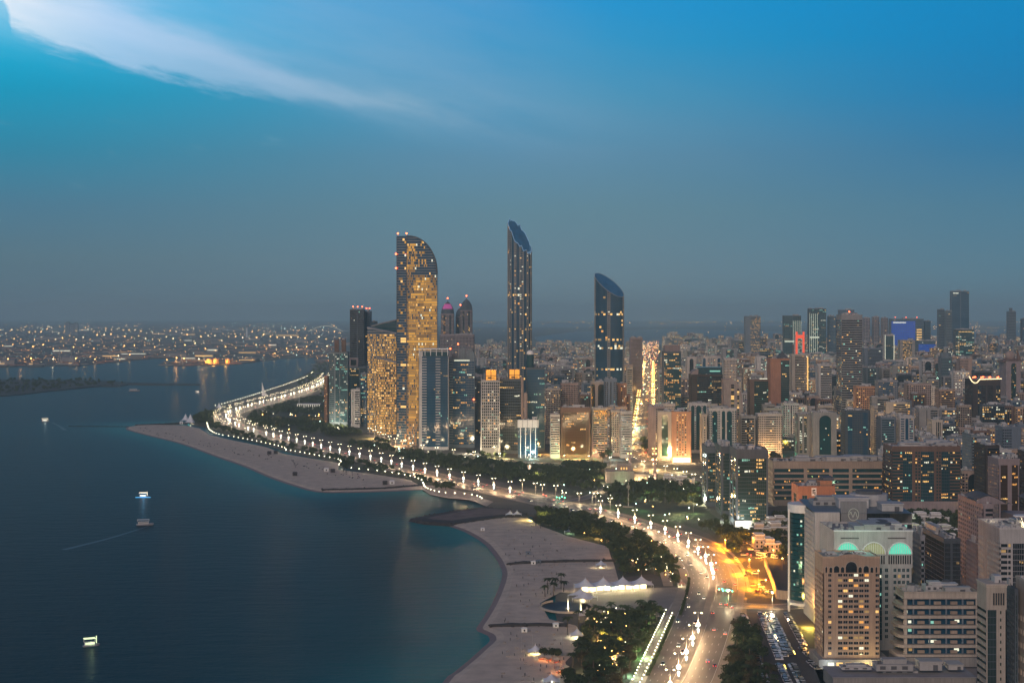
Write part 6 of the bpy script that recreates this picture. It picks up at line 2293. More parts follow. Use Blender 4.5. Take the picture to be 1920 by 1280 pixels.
# nearest run counted from the junction outwards
# plain twin rows on the far stretch
pr2 = lamp_proto(11, False, 'street_lamp', 11000, (1, .78, .48), br=.5)
f2 = [False]
for sgn, nm in ((1, 'inland'), (-1, 'seaward')):
    off = [Vector((p.x + n_.x * 21.5 * sgn, p.y + n_.y * 21.5 * sgn, 0)) for p, n_ in zip(CW, NW)]
    off = [p for p in off if PX(p.x, p.y, 0)[1] < 818]
    i = 0
    for p, hd in along(off, 62, 10):
        place(pr2, f2, (p.x, p.y, 1.96), hd + PI / 2, f'plain twin-arm lamp on the {nm} pavement of the far shore road bend, {nth(i)} along', 'plain lamps along the far shore road')
        i += 1
# single lamps near the park and the cross roads
pr3 = lamp_proto(12, False, 'park_lamp', 9000, (1, .78, .45), br=.6)
f3 = [False]
singles = [(979, 919, 'first'), (1004, 925, 'second'), (1017, 928, 'third'), (1042, 930, 'fourth'), (1058, 944, 'fifth'), (1086, 945, 'sixth'), (1117, 945, 'seventh'), (1144, 955, 'eighth')]
for x, y, o_ in singles:
    place(pr3, f3, (*G(x, y), LZ), .3, f'tall park lamp beside the shore road, {o_} inland of the roadway', 'tall lamps on the park side')
i = 0
for L, st, off in ((ST2, 34, 10.5), (ST4, 44, 8), (ST1, 30, 9.5)):
    nn = normals(L)
    LL = [Vector((p.x + n_.x * off, p.y + n_.y * off, 0)) for p, n_ in zip(L, nn)]
    for p, hd in along(LL, st, 8):
        place(pr3, f3, (p.x, p.y, LZ), hd + PI / 2, f'warm lamp along the cross street behind the park, {nth(i)} of its row', 'warm lamps along the cross streets')
        i += 1
# boulevard
pr4 = lamp_proto(13, False, 'boulevard_lamp', 60000, (1, .55, .16), bulb=M_SOD, br=.8)
f4 = [False]
pr5 = lamp_proto(13, False, 'boulevard_lamp', 0, bulb=M_SOD, br=.8)
f5 = [False]
i = 0
BN = normals(BVL)
for sgn in (-1, 1):
    off = [Vector((p.x + n_.x * 17 * sgn, p.y + n_.y * 17 * sgn, 0)) for p, n_ in zip(BVL, BN)]
    i = 0
    for p, hd in along([q_ for q_ in off if q_.y < 6200], 84, 30):
        side = 'near' if sgn < 0 else 'far'
        lit_ = i % 2 == 0
        sc_ = 1.0 if p.y < 3500 else 1.25
        place(pr4 if lit_ else pr5, f4 if lit_ else f5, (p.x, p.y, LZ), hd + PI / 2, f'boulevard lamp on the {"towers" if sgn < 0 else "inner-city"} kerb, {nth(i)} from the crossing', 'lamps lining the lit boulevard', sc_)
        i += 1

# path lamps: small globes
def path_proto(power, m=None, col=(1, .88, .62), h=3.4, r_=.33):
    t_ = thing('path_lamp', '', 'lamp')
    mb = MB()
    mb.tube((0, 0, 0), (0, 0, h), .07, n=5)
    mb.build('post', M_STEEL, t_)
    mb = MB()
    mb.ball((0, 0, h + r_ * .8), r_, 6, 5)
    mb.build('globe', m or M_SMALL, t_)
    if power:
        light('path light', (0, 0, h + .2), power, col, .5, parent=t_)
    return t_


pa, pb_ = path_proto(700), path_proto(0)
fa, fb = [False], [False]
pc_, pd_ = path_proto(6000, h=4.2, r_=.55), path_proto(0, h=4.2, r_=.55)
fc_, fd_ = [False], [False]


def path_row(pxs_, step, what, group, big=False, every=3, start=0):
    L = smooth_line([Vector((*G(x, y), 0)) for x, y in pxs_], 6)
    for i, (p, hd) in enumerate(along(L, step, start)):
        a, f_ = ((pc_, fc_) if i % every == 0 else (pd_, fd_)) if big else ((pa, fa) if i % every == 0 else (pb_, fb))
        place(a, f_, (p.x, p.y, 1.9), 0, f'{what}, {nth(i)} along its row', group)


path_row([(1186, 1286), (1205, 1246), (1223, 1208), (1240, 1172), (1250, 1150)], 7.5, 'small globe lamp on the walk edging the dark palm grove', 'globe lamps on the grove walk', every=2)
path_row([(1200, 1292), (1219, 1252), (1237, 1212), (1254, 1174), (1262, 1156)], 9, 'small globe lamp among the clipped shrubs beside the near road', 'lamps among the kerb shrubs', every=3)
path_row([(388, 797), (393, 810), (410, 819), (440, 824), (500, 836), (533, 845), (536, 852)], 20, 'promenade lamp on the far beach edge', 'lamps edging the far beach', True, 3)
path_row([(545, 850), (600, 860), (632, 866), (640, 872), (636, 878), (660, 884), (720, 890), (770, 899), (792, 907)], 16, 'promenade lamp between beach and trees past the sand kiosks', 'lamps edging the middle beach', True, 3)
path_row([(793, 912), (800, 922), (830, 930.5), (870, 933), (895, 937), (905, 943)], 12, 'lamp on the curved promenade wall above the small bay', 'lamps on the curved promenade', True, 2)
path_row([(1240, 1052), (1248, 1064), (1252, 1078)], 8, 'cool lamp beside the pale walkway by the pavilions', 'lamps on the pale walkway', every=2)
path_row([(404, 764), (430, 757), (470, 745), (510, 732), (545, 720), (575, 708), (588, 698)], 30, 'seafront lamp beyond the far road bend', 'lamps on the far seafront', True, 3)
path_row([(1105, 1114), (1150, 1105), (1215, 1098)], 9, 'plaza lamp before the white pavilion', 'lamps on the pavilion side of the plaza', every=1)
path_row([(1125, 1150), (1180, 1151), (1245, 1155)], 11, 'plaza lamp on the grove side of the plaza', 'lamps on the grove side of the plaza', every=1)
path_row([(1215, 998), (1260, 1018), (1300, 1043), (1330, 1072)], 30, 'lamp on the seaward kerb of the road curve', 'lamps on the curve', True, 2)

# lights scattered through the park, and the lanes between the blocks: too many and small to count
mb = MB()
rl = random.Random(4)
for k_ in range(230):
    px_, py_ = rl.uniform(640, 1330), rl.uniform(835, 985)
    if inpoly(px_, py_, PARKS['inland']):
        x, y = G(px_, py_)
        mb.tube((x, y, LZ), (x, y, 4.4), .08, n=4, m=0)
        mb.ball((x, y, 4.9), rl.uniform(.3, .55), 5, 4, rl.choice([1, 1, 2, 3]))
for k_ in range(70):
    px_, py_ = rl.uniform(470, 615), rl.uniform(742, 812)
    if inpoly(px_, py_, PARKS['bend']):
        x, y = G(px_, py_)
        mb.ball((x, y, 4.9), rl.uniform(.4, .7), 5, 4, rl.choice([1, 1, 2, 3]))
tag(mb.build('park_lights', [M_STEEL, M_SMALL, M_COOL, M_SOD], None, 'stuff'), 'sprinkle of small lights glinting among the park trees', None)
mb = MB()
for k_ in range(420):
    s_ = rl.uniform(-350, 2200)
    v_ = rl.uniform(2300, 8200)
    P0 = pd * s_ + vd * v_
    if P0.y < 2200 or not (850 < 960 + F * P0.x / P0.y < 2000):
        continue
    r_ = .7 + P0.y / 5200
    z_ = rl.choice([9, 12, 14])
    mb.ball((P0.x, P0.y, z_ + (rl.uniform(0, 25) if rl.random() < .3 else 0)), r_ * rl.uniform(.5, 1), 5, 4, rl.choice([0, 0, 0, 1, 1, 2]))
tag(mb.build('lane_lights', [M_SOD, M_SMALL, M_COOL], None, 'stuff'), 'street lights glimmering in the lanes between city blocks', None)
for k_ in range(84):
    s_ = rl.uniform(-150, 1500)
    v_ = rl.uniform(2150, 4800)
    P0 = pd * s_ + vd * v_
    if 1000 < 960 + F * P0.x / max(P0.y, 1) < 1960:
        light('city glow light', (P0.x, P0.y, 12), rl.uniform(40000, 110000), rl.choice([(1, .50, .16), (1, .62, .26), (.6, 1, .75)]), 2)  # added light, scattered for a general glow among the blocks
# foot-of-tower floodlights along the park road
for px_, py_, pw, c_ in ((640, 806, 80000, (1, .85, .6)), (700, 822, 60000, (1, .6, .2)), (745, 836, 60000, (1, .5, .2)), (880, 850, 60000, (1, .85, .6)), (925, 858, 50000, (1, .8, .4)), (1000, 860, 30000, (.7, 1, .9)),
                         (1010, 852, 60000, (1, .55, .15)), (1150, 862, 14000, (.8, 1, .9)), (1120, 858, 16000, (1, .4, .2)), (1205, 870, 25000, (1, .75, .35)), (1230, 880, 30000, (1, .72, .3)), (1275, 885, 30000, (1, .8, .4)),
                         (1318, 945, 30000, (1, .9, .6)), (1350, 978, 24000, (.9, 1, .9)), (1390, 990, 26000, (1, .95, .8)), (1205, 850, 30000, (1, .45, .15)), (1290, 940, 14000, (1, .7, .2)), (1130, 905, 12000, (1, .8, .5)),
                         (560, 772, 60000, (1, .95, .8)), (520, 790, 40000, (1, .5, .35)), (590, 792, 40000, (1, .4, .25)), (1440, 850, 30000, (.1, 1, .5)), (1506, 868, 40000, (1, .7, .1)), (1660, 900, 12000, (1, .8, .5))):
    light('forecourt light', (*G(px_, py_), 8), pw, c_, 2)

for k_ in range(60):
    px_, py_ = rl.uniform(620, 1330), rl.uniform(835, 985)
    if inpoly(px_, py_, PARKS['inland']):
        light('park tint light', (*G(px_, py_), 7), rl.uniform(3000, 9000), rl.choice([(.65, 1, .35), (1, .85, .4), (1, .75, .4), (.5, 1, .5)]), .6)  # added light that tints the park trees and lawns
# sodium-lit car park
for px_, py_, pw in ((1360, 1030, 20000), (1385, 1048, 14000), (1405, 1068, 15000), (1422, 1088, 20000), (1436, 1106, 17000), (1412, 1026, 8000), (1450, 1050, 5000), (1398, 1018, 12000), (1372, 1052, 20000), (1390, 1078, 20000), (1350, 1020, 14000), (1412, 1104, 18000), (1430, 1045, 10000)):
    light('sodium light', (*G(px_, py_), 8), pw * 2.5, (1, .33, .012), 1)
pr6 = path_proto(0, M_SOD, h=8, r_=.5)
f6 = [False]
for i, (px_, py_) in enumerate([(1360, 1030), (1405, 1068), (1422, 1090), (1436, 1108), (1412, 1026), (1450, 1050), (1467, 1066), (1478, 1058)]):
    place(pr6, f6, (*G(px_, py_), LZ), 0, f'orange sodium lamp in the amber-lit car park, {nth(i)} counting from its park end', 'sodium lamps in the amber car park')

# orange retaining wall
root = thing('retaining_wall', 'high wall glowing orange along the amber-lit car park ramp', 'wall', (*G(1436, 1062), 0))
W0 = Vector((*G(1436, 1062), 0))
mb = MB()
L = [Vector((*G(x, y), 0)) - W0 for x, y in ((1434, 1060), (1446, 1090), (1457, 1122), (1478, 1124))]
for a, b_ in zip(L[:-1], L[1:]):
    d_ = (b_ - a).normalized()
    n_ = Vector((d_.y, -d_.x, 0)) * .5
    v = [a + n_, b_ + n_, b_ - n_, a - n_]
    mb.mesh_part([(p.x, p.y, 0) for p in v] + [(p.x, p.y, 8.0) for p in v], [(0, 1, 5, 4), (1, 2, 6, 5), (2, 3, 7, 6), (3, 0, 4, 7), (4, 5, 6, 7)])
mb.build('wall_panel', MATS['wall tan'], root)

# ------------------------------------------------------------------ vehicles
PAINT = {}
for nm, c_ in (('white', (.75, .75, .75)), ('silver', (.45, .46, .48)), ('black', (.02, .02, .022)), ('grey', (.14, .15, .16)), ('red', (.35, .03, .02)), ('blue', (.03, .07, .2)), ('beige', (.5, .42, .3))):
    PAINT[nm] = mat('car paint ' + nm, c_, .3, var=0, spec=.6, coat=.5)
M_TYRE = mat('tyre', (.015, .015, .015), .9, var=0)
M_HEAD = mat('headlight', (.9, .9, .8), emit=(1, .88, .60), es=12, var=0)
M_TAIL = mat('tail light', (.5, .02, .01), emit=(1, .05, .02), es=9, var=0)
M_TAILO = mat('tail lens', (.30, .02, .02), .3, var=0)


def car_meshes(kind):
    L_, W_, h1, h2 = {'sedan': (4.6, 1.8, .85, 1.45), 'suv': (4.8, 1.95, 1.05, 1.85)}[kind]
    prof = [(-L_ / 2, .35), (L_ / 2, .35), (L_ / 2, h1 * .82), (L_ / 2 - .25, h1 * .95), (L_ * .20, h1), (-L_ / 2 + .35, h1 * 1.02), (-L_ / 2, h1 * .9)]
    if kind == 'sedan':
        cab = [(L_ * .22, h1), (L_ * .06, h2), (-L_ * .24, h2), (-L_ * .42, h1)]
    else:
        cab = [(L_ * .22, h1), (L_ * .08, h2), (-L_ * .44, h2), (-L_ * .48, h1)]
    body = MB()
    n = len(prof)
    hw = W_ / 2
    body.mesh_part([(x, -hw, z) for x, z in prof] + [(x, hw, z) for x, z in prof], [(i, (i + 1) % n, (i + 1) % n + n, i + n) for i in range(n)] + [tuple(range(n))[::-1], tuple(range(n, 2 * n))])
    k = hw * .80
    roof = [(cab[1][0], -k, cab[1][1]), (cab[2][0], -k, cab[2][1]), (cab[2][0], k, cab[2][1]), (cab[1][0], k, cab[1][1])]
    body.face(roof[::-1])
    glass = MB()
    b0 = [(cab[0][0], -hw * .93, h1), (cab[3][0], -hw * .93, h1), (cab[3][0], hw * .93, h1), (cab[0][0], hw * .93, h1)]
    for i in range(4):
        j = (i + 1) % 4
        glass.face([b0[i], b0[j], roof[j], roof[i]])
    wheel = MB()
    q = [(.34 * math.cos(2 * PI * i / 8), .34 * math.sin(2 * PI * i / 8)) for i in range(8)]
    wheel.mesh_part([(x, -.11, z) for x, z in q] + [(x, .11, z) for x, z in q], [(i, (i + 1) % 8, (i + 1) % 8 + 8, i + 8) for i in range(8)] + [tuple(range(8))[::-1], tuple(range(8, 16))])
    return body, glass, wheel, L_, W_, h1


CARM = {}
M_CG = mat('car glass', (.01, .012, .015), .1, var=0, spec=.7)
_wheel = None
for kd in ('sedan', 'suv'):
    body, glass, wheel, L_, W_, h1 = car_meshes(kd)
    gm_ = glass.mesh('car_glass', [M_CG])
    wm_ = wheel.mesh('wheel', [M_TYRE])
    hl = MB()
    tl = MB()
    for s_ in (-1, 1):
        hl.box(L_ / 2 - .02, L_ / 2 + .05, s_ * W_ * .36 - .22, s_ * W_ * .36 + .22, h1 * .60, h1 * .80)
        tl.box(-L_ / 2 - .05, -L_ / 2 + .02, s_ * W_ * .38 - .2, s_ * W_ * .38 + .2, h1 * .66, h1 * .88)
    CARM[kd] = dict(glass=gm_, wheel=wm_, L=L_, W=W_, head=hl.mesh('headlight', [M_HEAD]), tail=tl.mesh('tail_light', [M_TAIL]), heado=hl.mesh('headlight', [M_CG]), tailo=tl.mesh('tail_light', [M_TAILO]), body={})
    for nm in PAINT:
        CARM[kd]['body'][nm] = body.mesh('car_body', [PAINT[nm]])


def car(kd, colr, loc, hd, label, group, on=False, small=False, name='parked_car'):
    M_ = CARM[kd]
    t_ = thing(name, label, 'car', loc, hd, group)
    put('body', M_['body'][colr], t_)
    put('window', M_['glass'], t_)
    if not small:
        for a in (-.31, .31):
            for b_ in (-.44, .44):
                put('wheel', M_['wheel'], t_, loc=(M_['L'] * a, M_['W'] * b_, .34))
    put('headlight', M_['head'] if on else M_['heado'], t_)
    put('tail_light', M_['tail'] if on else M_['tailo'], t_)
    return t_


rk = random.Random(21)
CC = ['white'] * 7 + ['silver'] * 4 + ['black'] * 2 + ['grey'] * 3 + ['red', 'blue', 'beige']
rows = [((1394, 1153), (1438, 1290), 'kerbside row by the dark tree corner', 1), ((1426, 1151), (1462, 1238), 'second row of the big car park', 1), ((1436, 1151), (1472, 1232), 'back-to-back twin of the second row', -1),
        ((1446, 1151), (1484, 1228), 'middle row of the big car park', 1), ((1475, 1152), (1508, 1212), 'row nearest the yellow-lit garden corner', 1), ((1461, 1246), (1484, 1292), 'lower row beside the tree-dark lot edge', 1),
        ((1484, 1246), (1507, 1290), 'lower row before the arcaded tower', -1), ((1503, 1215), (1520, 1232), 'short slanting row by the lamp post', 1), ((1515, 1238), (1535, 1256), 'short row at the foot of the arcaded tower', 1)]
ncar = 0
for a, b_, what, s_ in rows:
    A, B = Vector((*G(*a), 0)), Vector((*G(*b_), 0))
    L_ = (B - A).length
    hd = math.atan2(B.y - A.y, B.x - A.x) + PI / 2 * s_
    n_ = int(L_ / 2.85)
    for i in range(n_):
        if rk.random() < .07:
            continue
        p = A.lerp(B, (i + .5) / n_)
        cl = rk.choice(CC)
        kd = rk.choice(['sedan', 'suv', 'suv'])
        car(kd, cl, (p.x + rk.uniform(-.15, .15), p.y + rk.uniform(-.2, .2), 1.73), hd + rk.uniform(-.03, .03), f'{cl} parked {"car" if kd == "sedan" else "off-roader"}, {nth(i)} place in the {what}'[:110], 'cars in the big car park', small=p.y < 0)
        ncar += 1
for i in range(26):
    for _ in range(20):
        px_, py_ = rk.uniform(1362, 1470), rk.uniform(1016, 1115)
        if inpoly(px_, py_, [(1350, 1018), (1385, 1012), (1415, 1019), (1472, 1052), (1432, 1056), (1446, 1100), (1446, 1116), (1418, 1112), (1396, 1088), (1372, 1050)]):
            break
    cl = rk.choice(CC)
    x, y = G(px_, py_)
    x, y = round(x / 5) * 5, round(y / 8) * 8
    car(rk.choice(['sedan', 'suv']), cl, (x + rk.uniform(-.3, .3), y + i * .21, 1.83), rk.choice([0, PI / 2, .1]), f'{cl} car standing in the amber-lit car park, {nth(i)} by the orange wall', 'cars in the amber car park')
# traffic on the shore road
ni = 0
LANES = [(4.6, 1), (8.6, 1), (12.6, 1), (16.6, 1), (-4.6, -1), (-8.6, -1), (-12.6, -1), (-16.6, -1)]
for off, dr in LANES:
    LL = [Vector((p.x + n_.x * off, p.y + n_.y * off, 0)) for p, n_ in zip(CW, NW)]
    sp_ = 90
    for j, (p, hd) in enumerate(along(LL, sp_, rk.uniform(60, 140))):
        if rk.random() < (.28 if p.y < 2300 else .72):
            continue
        cl = rk.choice(CC)
        far = p.y > 1700
        px_, py_ = PX(p.x, p.y, 0)
        where = 'below the junction' if py_ > 1160 else ('on the great curve' if py_ > 980 else ('along the park' if py_ > 850 else 'near the far bend'))
        car(rk.choice(['sedan', 'suv']), cl, (p.x + rk.uniform(-.4, .4), p.y, 1.845), hd if dr > 0 else hd + PI,
            f'{cl} car driving {"away with red tail lights" if dr > 0 else "this way with headlights on"} {where}, {["kerb","second","third","median"][3-LANES.index((off,dr))%4]} lane, {nth(j)}', 'traffic on the shore road', on=True, small=far, name='moving_car')
        ni += 1
# traffic in the boulevard: the nearer cars one by one
for off in (-15, -11.5, -8, -4.5, 4.5, 8, 11.5, 15):
    LL = [Vector((p.x + n_.x * off, p.y + n_.y * off, 0)) for p, n_ in zip(BVL, BN)]
    for j, (p, hd) in enumerate(along(LL, 120, rk.uniform(10, 120))):
        if p.y > 3500 or rk.random() < .2:
            continue
        cl = rk.choice(CC)
        car(rk.choice(['sedan', 'suv']), cl, (p.x, p.y, 1.76), hd if off > 0 else hd + PI, f'{cl} car in boulevard traffic, {"red lights seen" if off > 0 else "headlights seen"}, lane {["one","two","three","four"][int(abs(off)/4)%4]}, {nth(j)} from the crossing', 'traffic in the lit boulevard', on=True, small=True, name='moving_car')
mb = MB()
for k_ in range(640):
    t_ = rk.random() ** .8
    i = int(t_ * (len(BVL) - 2))
    off = rk.uniform(-1, 1) * (16 + max(0, BVL[i].y - 2700) * .006)
    p = BVL[i].lerp(BVL[i + 1], rk.random())
    if p.y < 3500 or rk.random() < .35:
        continue
    n_ = BN[i]
    x, y = p.x + n_.x * off, p.y + n_.y * off
    mb.box(x - .9, x + .9, y - 2.2, y + 2.2, LZ + .3, LZ + 1.3, 0)
    for s_ in (-.6, .6):
        mb.ball((x + s_, y - 2.3, LZ + .9),   .25 + p.y / 24000, 4, 3, rk.choice([1, 3, 3, 3, 4, 2]) if off < 4 else rk.choice([3, 2, 2, 3, 1]))
tag(mb.build('distant_traffic', [PAINT['grey'], M_HEAD, M_TAIL, M_SOD, M_COOL], None, 'stuff'), 'stream of far car lights filling the boulevard', None)
# second avenue glow
for k_ in range(7):
    P0 = pd * (sb + 330) + vd * (2350 + k_ * 330)
    light('avenue light', (P0.x, P0.y, 10), 60000, (1, .72, .36), 2)

# buses
for (px_, py_, hd, lb) in ((1428, 1043, -.95, 'white bus standing across the amber-lit car park'), (1452, 1047, -1.2, 'white minibus beside the villas, near the amber car park')):
    t_ = thing('bus', lb, 'bus', (*G(px_, py_), 1.84), hd)
    L_ = 11 if 'bus standing' in lb else 7
    mb = MB()
    mb.box(-L_ / 2, L_ / 2, -1.25, 1.25, .45, 3.1)
    mb.box(-L_ / 2 + .4, L_ / 2 - .8, -1.0, 1.0, 3.1, 3.3)
    mb.build('body', PAINT['white'], t_)
    for s_ in (-1, 1):
        mb = MB()
        for k_ in range(int(L_ / 1.6)):
            xa = -L_ / 2 + .5 + k_ * 1.6
            mb.box(xa, xa + 1.4, s_ * 1.26 - .01, s_ * 1.26 + .01, 1.5, 2.6)
        mb.build('side_window', M_CG, t_, kind='stuff')
    mb = MB()
    mb.box(L_ / 2, L_ / 2 + .02, -1.1, 1.1, 1.4, 2.8)
    mb.build('windscreen', M_CG, t_)
    for a in (-.32, .32):
        for b_ in (-1.1, 1.1):
            put('wheel', CARM['suv']['wheel'], t_, loc=(L_ * a, b_, .42), scale=1.3)

# traffic lights at the junction
M_GREEN = mat('signal green', (.05, .4, .2), emit=(.05, 1, .50), es=14, var=0)
M_RSIG = mat('signal red', (.4, .02, .02), emit=(1, .05, .03), es=12, var=0)
for i, (px_, py_, g_, lb) in enumerate([(1362, 1118, 1, 'green traffic signal over the outer lanes of the junction'), (1373, 1119, 1, 'green traffic signal next to the corner of the junction'), (1356, 1118, 1, 'green traffic signal over the middle of the junction'),
                                   (1049, 941, 1, 'green traffic signal on the park stretch, nearer the lamps'), (1059, 940, 1, 'green traffic signal on the park stretch, beside another green one'), (1024, 937, 0, 'red traffic signal on the park stretch'),
                                   (1408, 1052, 0, 'small red signal by the amber-lit car park')]):
    t_ = thing('traffic_light', lb, 'traffic light', (*G(px_, py_), LZ), 0, None)
    mb = MB()
    mb.tube((0, 0, 0), (0, 0, 5.6), .12, n=5)
    mb.tube((0, 0, 5.4), (-3, 0, 5.8), .09, n=4)
    mb.build('pole', M_STEEL, t_)
    for xa, za in ((0, 4.2), (-3, 5.2)):
        mb = MB()
        mb.box(xa - .25, xa + .25, -.2, .2, za, za + 1.2, 0)
        mb.ball((xa, -.25, za + (.25 if g_ else .95)), .42, 6, 4, 1)
        mb.build('signal_head', [MATS['wall darkbrown'], M_GREEN if g_ else M_RSIG], t_)
    if i in (0, 3):
        light('signal light', (0, -1, 5), 900, (.1, 1, .55), .4, parent=t_)

# ------------------------------------------------------------------ trees
M_LEAF = mat('foliage', (.040, .056, .022), .9, var=.3, scale=.25, objvar=.25, spec=.2)
M_LEAF2 = mat('foliage olive', (.062, .052, .024), .9, var=.3, scale=.25, objvar=.25, spec=.2)
M_TRUNK = mat('bark', (.10, .075, .055), .95, var=.2, scale=1)
rt_ = random.Random(77)


def crown_geo(seed, rx=3.6, rz_=2.7, zc=5.2, n=210, leaf=.62):
    rr = random.Random(seed)
    lobes = [(rr.uniform(-.5, .5) * rx, rr.uniform(-.5, .5) * rx, zc + rr.uniform(-.35, .5) * rz_, rr.uniform(.42, .68)) for _ in range(6)] + [(0, 0, zc, .75)]
    vs, fs = [], []
    for i in range(n):
        lx, ly, lz, lr = rr.choice(lobes)
        while True:
            d_ = Vector((rr.gauss(0, 1), rr.gauss(0, 1), rr.gauss(0, 1)))
            if d_.length > .1:
                break
        d_.normalize()
        q = rr.uniform(.6, 1.06) * lr
        c = Vector((lx + d_.x * rx * q, ly + d_.y * rx * q, lz + d_.z * rz_ * q))
        nn = (d_ + Vector((rr.uniform(-.6, .6), rr.uniform(-.6, .6), rr.uniform(-.2, .9)))).normalized()
        u = nn.orthogonal().normalized()
        v = nn.cross(u)
        s_ = leaf * rr.uniform(.6, 1.3)
        k = len(vs)
        a0 = rr.uniform(0, PI)
        for t_ in (0, 2.1, 4.2):
            a = a0 + t_ + rr.uniform(-.3, .3)
            vs.append(tuple(c + (u * math.cos(a) + v * math.sin(a)) * s_ * rr.uniform(.8, 1.4)))
        fs.append((k, k + 1, k + 2))
    return vs, fs


def trunk_geo(h=3.6, r_=.25):
    mb = MB()
    mb.tube((0, 0, 0), (.1, .05, h), r_, r_ * .6, n=6, cap=False)
    for a, l in ((0, 1.7), (2.1, 1.5), (4.2, 1.9)):
        mb.tube((.1, .05, h - .3), (.1 + math.cos(a) * l, math.sin(a) * l, h + 1.6), r_ * .5, r_ * .2, n=4, cap=False)
    return mb


def palm_geo(seed, h=8.0, nf=15, L_=3.4):
    rr = random.Random(seed)
    cr = MB()
    for i in range(nf):
        a = 2 * PI * i / nf + rr.uniform(-.2, .2)
        up = rr.uniform(-.1, 1.0)
        pts_ = []
        for k in range(6):
            t_ = k / 5
            pts_.append(Vector((math.cos(a) * L_ * t_, math.sin(a) * L_ * t_, h + up * L_ * t_ * .8 - t_ * t_ * L_ * (.55 + up * .3))))
        side = Vector((-math.sin(a), math.cos(a), 0))
        for k in range(5):
            w0 = .10 + .62 * math.sin(PI * (k / 5) ** .7) * 1.0
            w1 = .10 + .62 * math.sin(PI * min(1, (k + 1) / 5) ** .7)
            for s_ in (-1, 1):
                dr_ = Vector((0, 0, -.3))
                cr.face([tuple(pts_[k]), tuple(pts_[k + 1]), tuple(pts_[k + 1] + side * s_ * w1 + dr_ * w1), tuple(pts_[k] + side * s_ * w0 + dr_ * w0)])
    tr = MB()
    tr.tube((0, 0, 0), (.15, 0, h * .5), .30, .22, n=7, cap=False)
    tr.tube((.15, 0, h * .5), (0, 0, h + .1), .22, .26, n=7, cap=False)
    return cr, tr


CROWN = []
for i in range(5):
    vs, fs = crown_geo(i + 1, n=420 if i < 3 else 260, leaf=.46 if i < 3 else .7)
    mb = MB()
    mb.mesh_part(vs, fs)
    CROWN.append((mb.mesh('crown', [M_LEAF if i % 2 == 0 else M_LEAF2]), vs, fs))
TRUNK = trunk_geo().mesh('trunk', [M_TRUNK])
PALM = []
for i in range(3):
    cr, tr = palm_geo(i + 5, h=(7.5, 9.0, 6.2)[i])
    PALM.append((cr.mesh('frond_crown', [M_LEAF]), tr.mesh('trunk', [M_TRUNK])))


def road_free(x, y, m=29):
    for p in CW[::2]:
        if (p.x - x) ** 2 + (p.y - y) ** 2 < m * m:
            return False
    return True


streets = [(L, hw_) for L, hw_ in ((ST2, 13), (ST3, 8), (ST4, 11), (ST5, 9))]


def st_free(x, y):
    for L, hw_ in streets:
        for p in L:
            if (p.x - x) ** 2 + (p.y - y) ** 2 < hw_ * hw_:
                return False
    return True


tall = [(n[1], n[2], n[3], n[4]) for n in NAMED]


def bl_free(x, y, m=5):
    for hx, hy, w_, d_ in tall:
        if abs(x - hx) < w_ / 2 + m and hy - m < y < hy + d_ + m:
            return False
    return True


TREES = []
DENS = {'inland': (84, 1100, .12), 'bend': (110, 400, .05), 'sea': (66, 520, .15), 'strip': (60, 420, .35), 'grove': (52, 300, .45), 'corner': (48, 200, .3), 'villas': (90, 80, .1), 'court': (70, 120, .3)}
MOSQ = [(1130, 880), (1195, 872), (1245, 885), (1240, 908), (1135, 910)]
for zn, (area, cap_, palm_) in DENS.items():
    P = PARKS[zn]
    W_ = GP(P)
    xs_, ys_ = [p[0] for p in W_], [p[1] for p in W_]
    A_ = abs(sum(W_[i][0] * W_[(i + 1) % len(W_)][1] - W_[(i + 1) % len(W_)][0] * W_[i][1] for i in range(len(W_)))) / 2
    n_ = min(cap_ * 2, int(A_ / area))
    got = 0
    for _ in range(n_ * 6):
        if got >= n_:
            break
        x, y = rt_.uniform(min(xs_), max(xs_)), rt_.uniform(min(ys_), max(ys_))
        if not inpoly(x, y, W_):
            continue
        # clearings
        if zn in ('inland', 'bend') and math.sin(x * .021 + 1) * math.sin(y * .017) + .35 * math.sin(x * .07 + y * .05) < -.12:
            continue
        q = PX(x, y, LZ)
        if inpoly(q[0], q[1], MOSQ) or (1118 < q[0] < 1262 and 948 < q[1] < 985 and rt_.random() < .85):
            continue
        if zn == 'grove' and q[0] > 1182 + (1262 - q[1]) * .66:
            continue
        if not road_free(x, y, 28 if zn != 'corner' else 26) or not st_free(x, y) or not bl_free(x, y):
            continue
        TREES.append((x, y, zn, rt_.random() < palm_, rt_.uniform(.75, 1.35)))
        got += 1
# explicit trees
for (px_, py_, p_) in [(1027, 1113, 1), (1038, 1117, 1), (1040, 1108, 1), (1052, 1104, 1), (1057, 1109, 1), (1022, 1118, 1), (1118, 1157, 1), (1130, 1160, 1), (1064, 1190, 1), (1146, 1156, 1), (1085, 1178, 1), (1100, 990, 0), (1004, 985, 0), (1013, 990, 0),
                       (1382, 1205, 0), (1388, 1195, 0), (1380, 1188, 0), (644, 884, 0), (649, 886, 0), (1210, 840, 0), (1208, 850, 0), (1212, 846, 0), (1205, 835, 0), (1448, 868, 0), (1453, 866, 0), (1458, 869, 0), (1140, 862, 0), (1130, 866, 0)]:
    x, y = G(px_, py_)
    TREES.append((x, y, 'single', bool(p_), 1.25 if py_ > 900 else 1.9))
for i in range(18):
    TREES.append((*G(1258 + rt_.uniform(-1, 3) - i * 0, 1060), 'kerb', False, .5)) if False else None
TREES.sort(key=lambda t_: t_[1])
ones = [t_ for t_ in TREES if not t_[3]][:215] + [t_ for t_ in TREES if not t_[3] and t_[2] == 'single']
ones = list(dict.fromkeys(ones))
palms = [t_ for t_ in TREES if t_[3]][:200]
oneset, palmset = set(ones), set(palms)
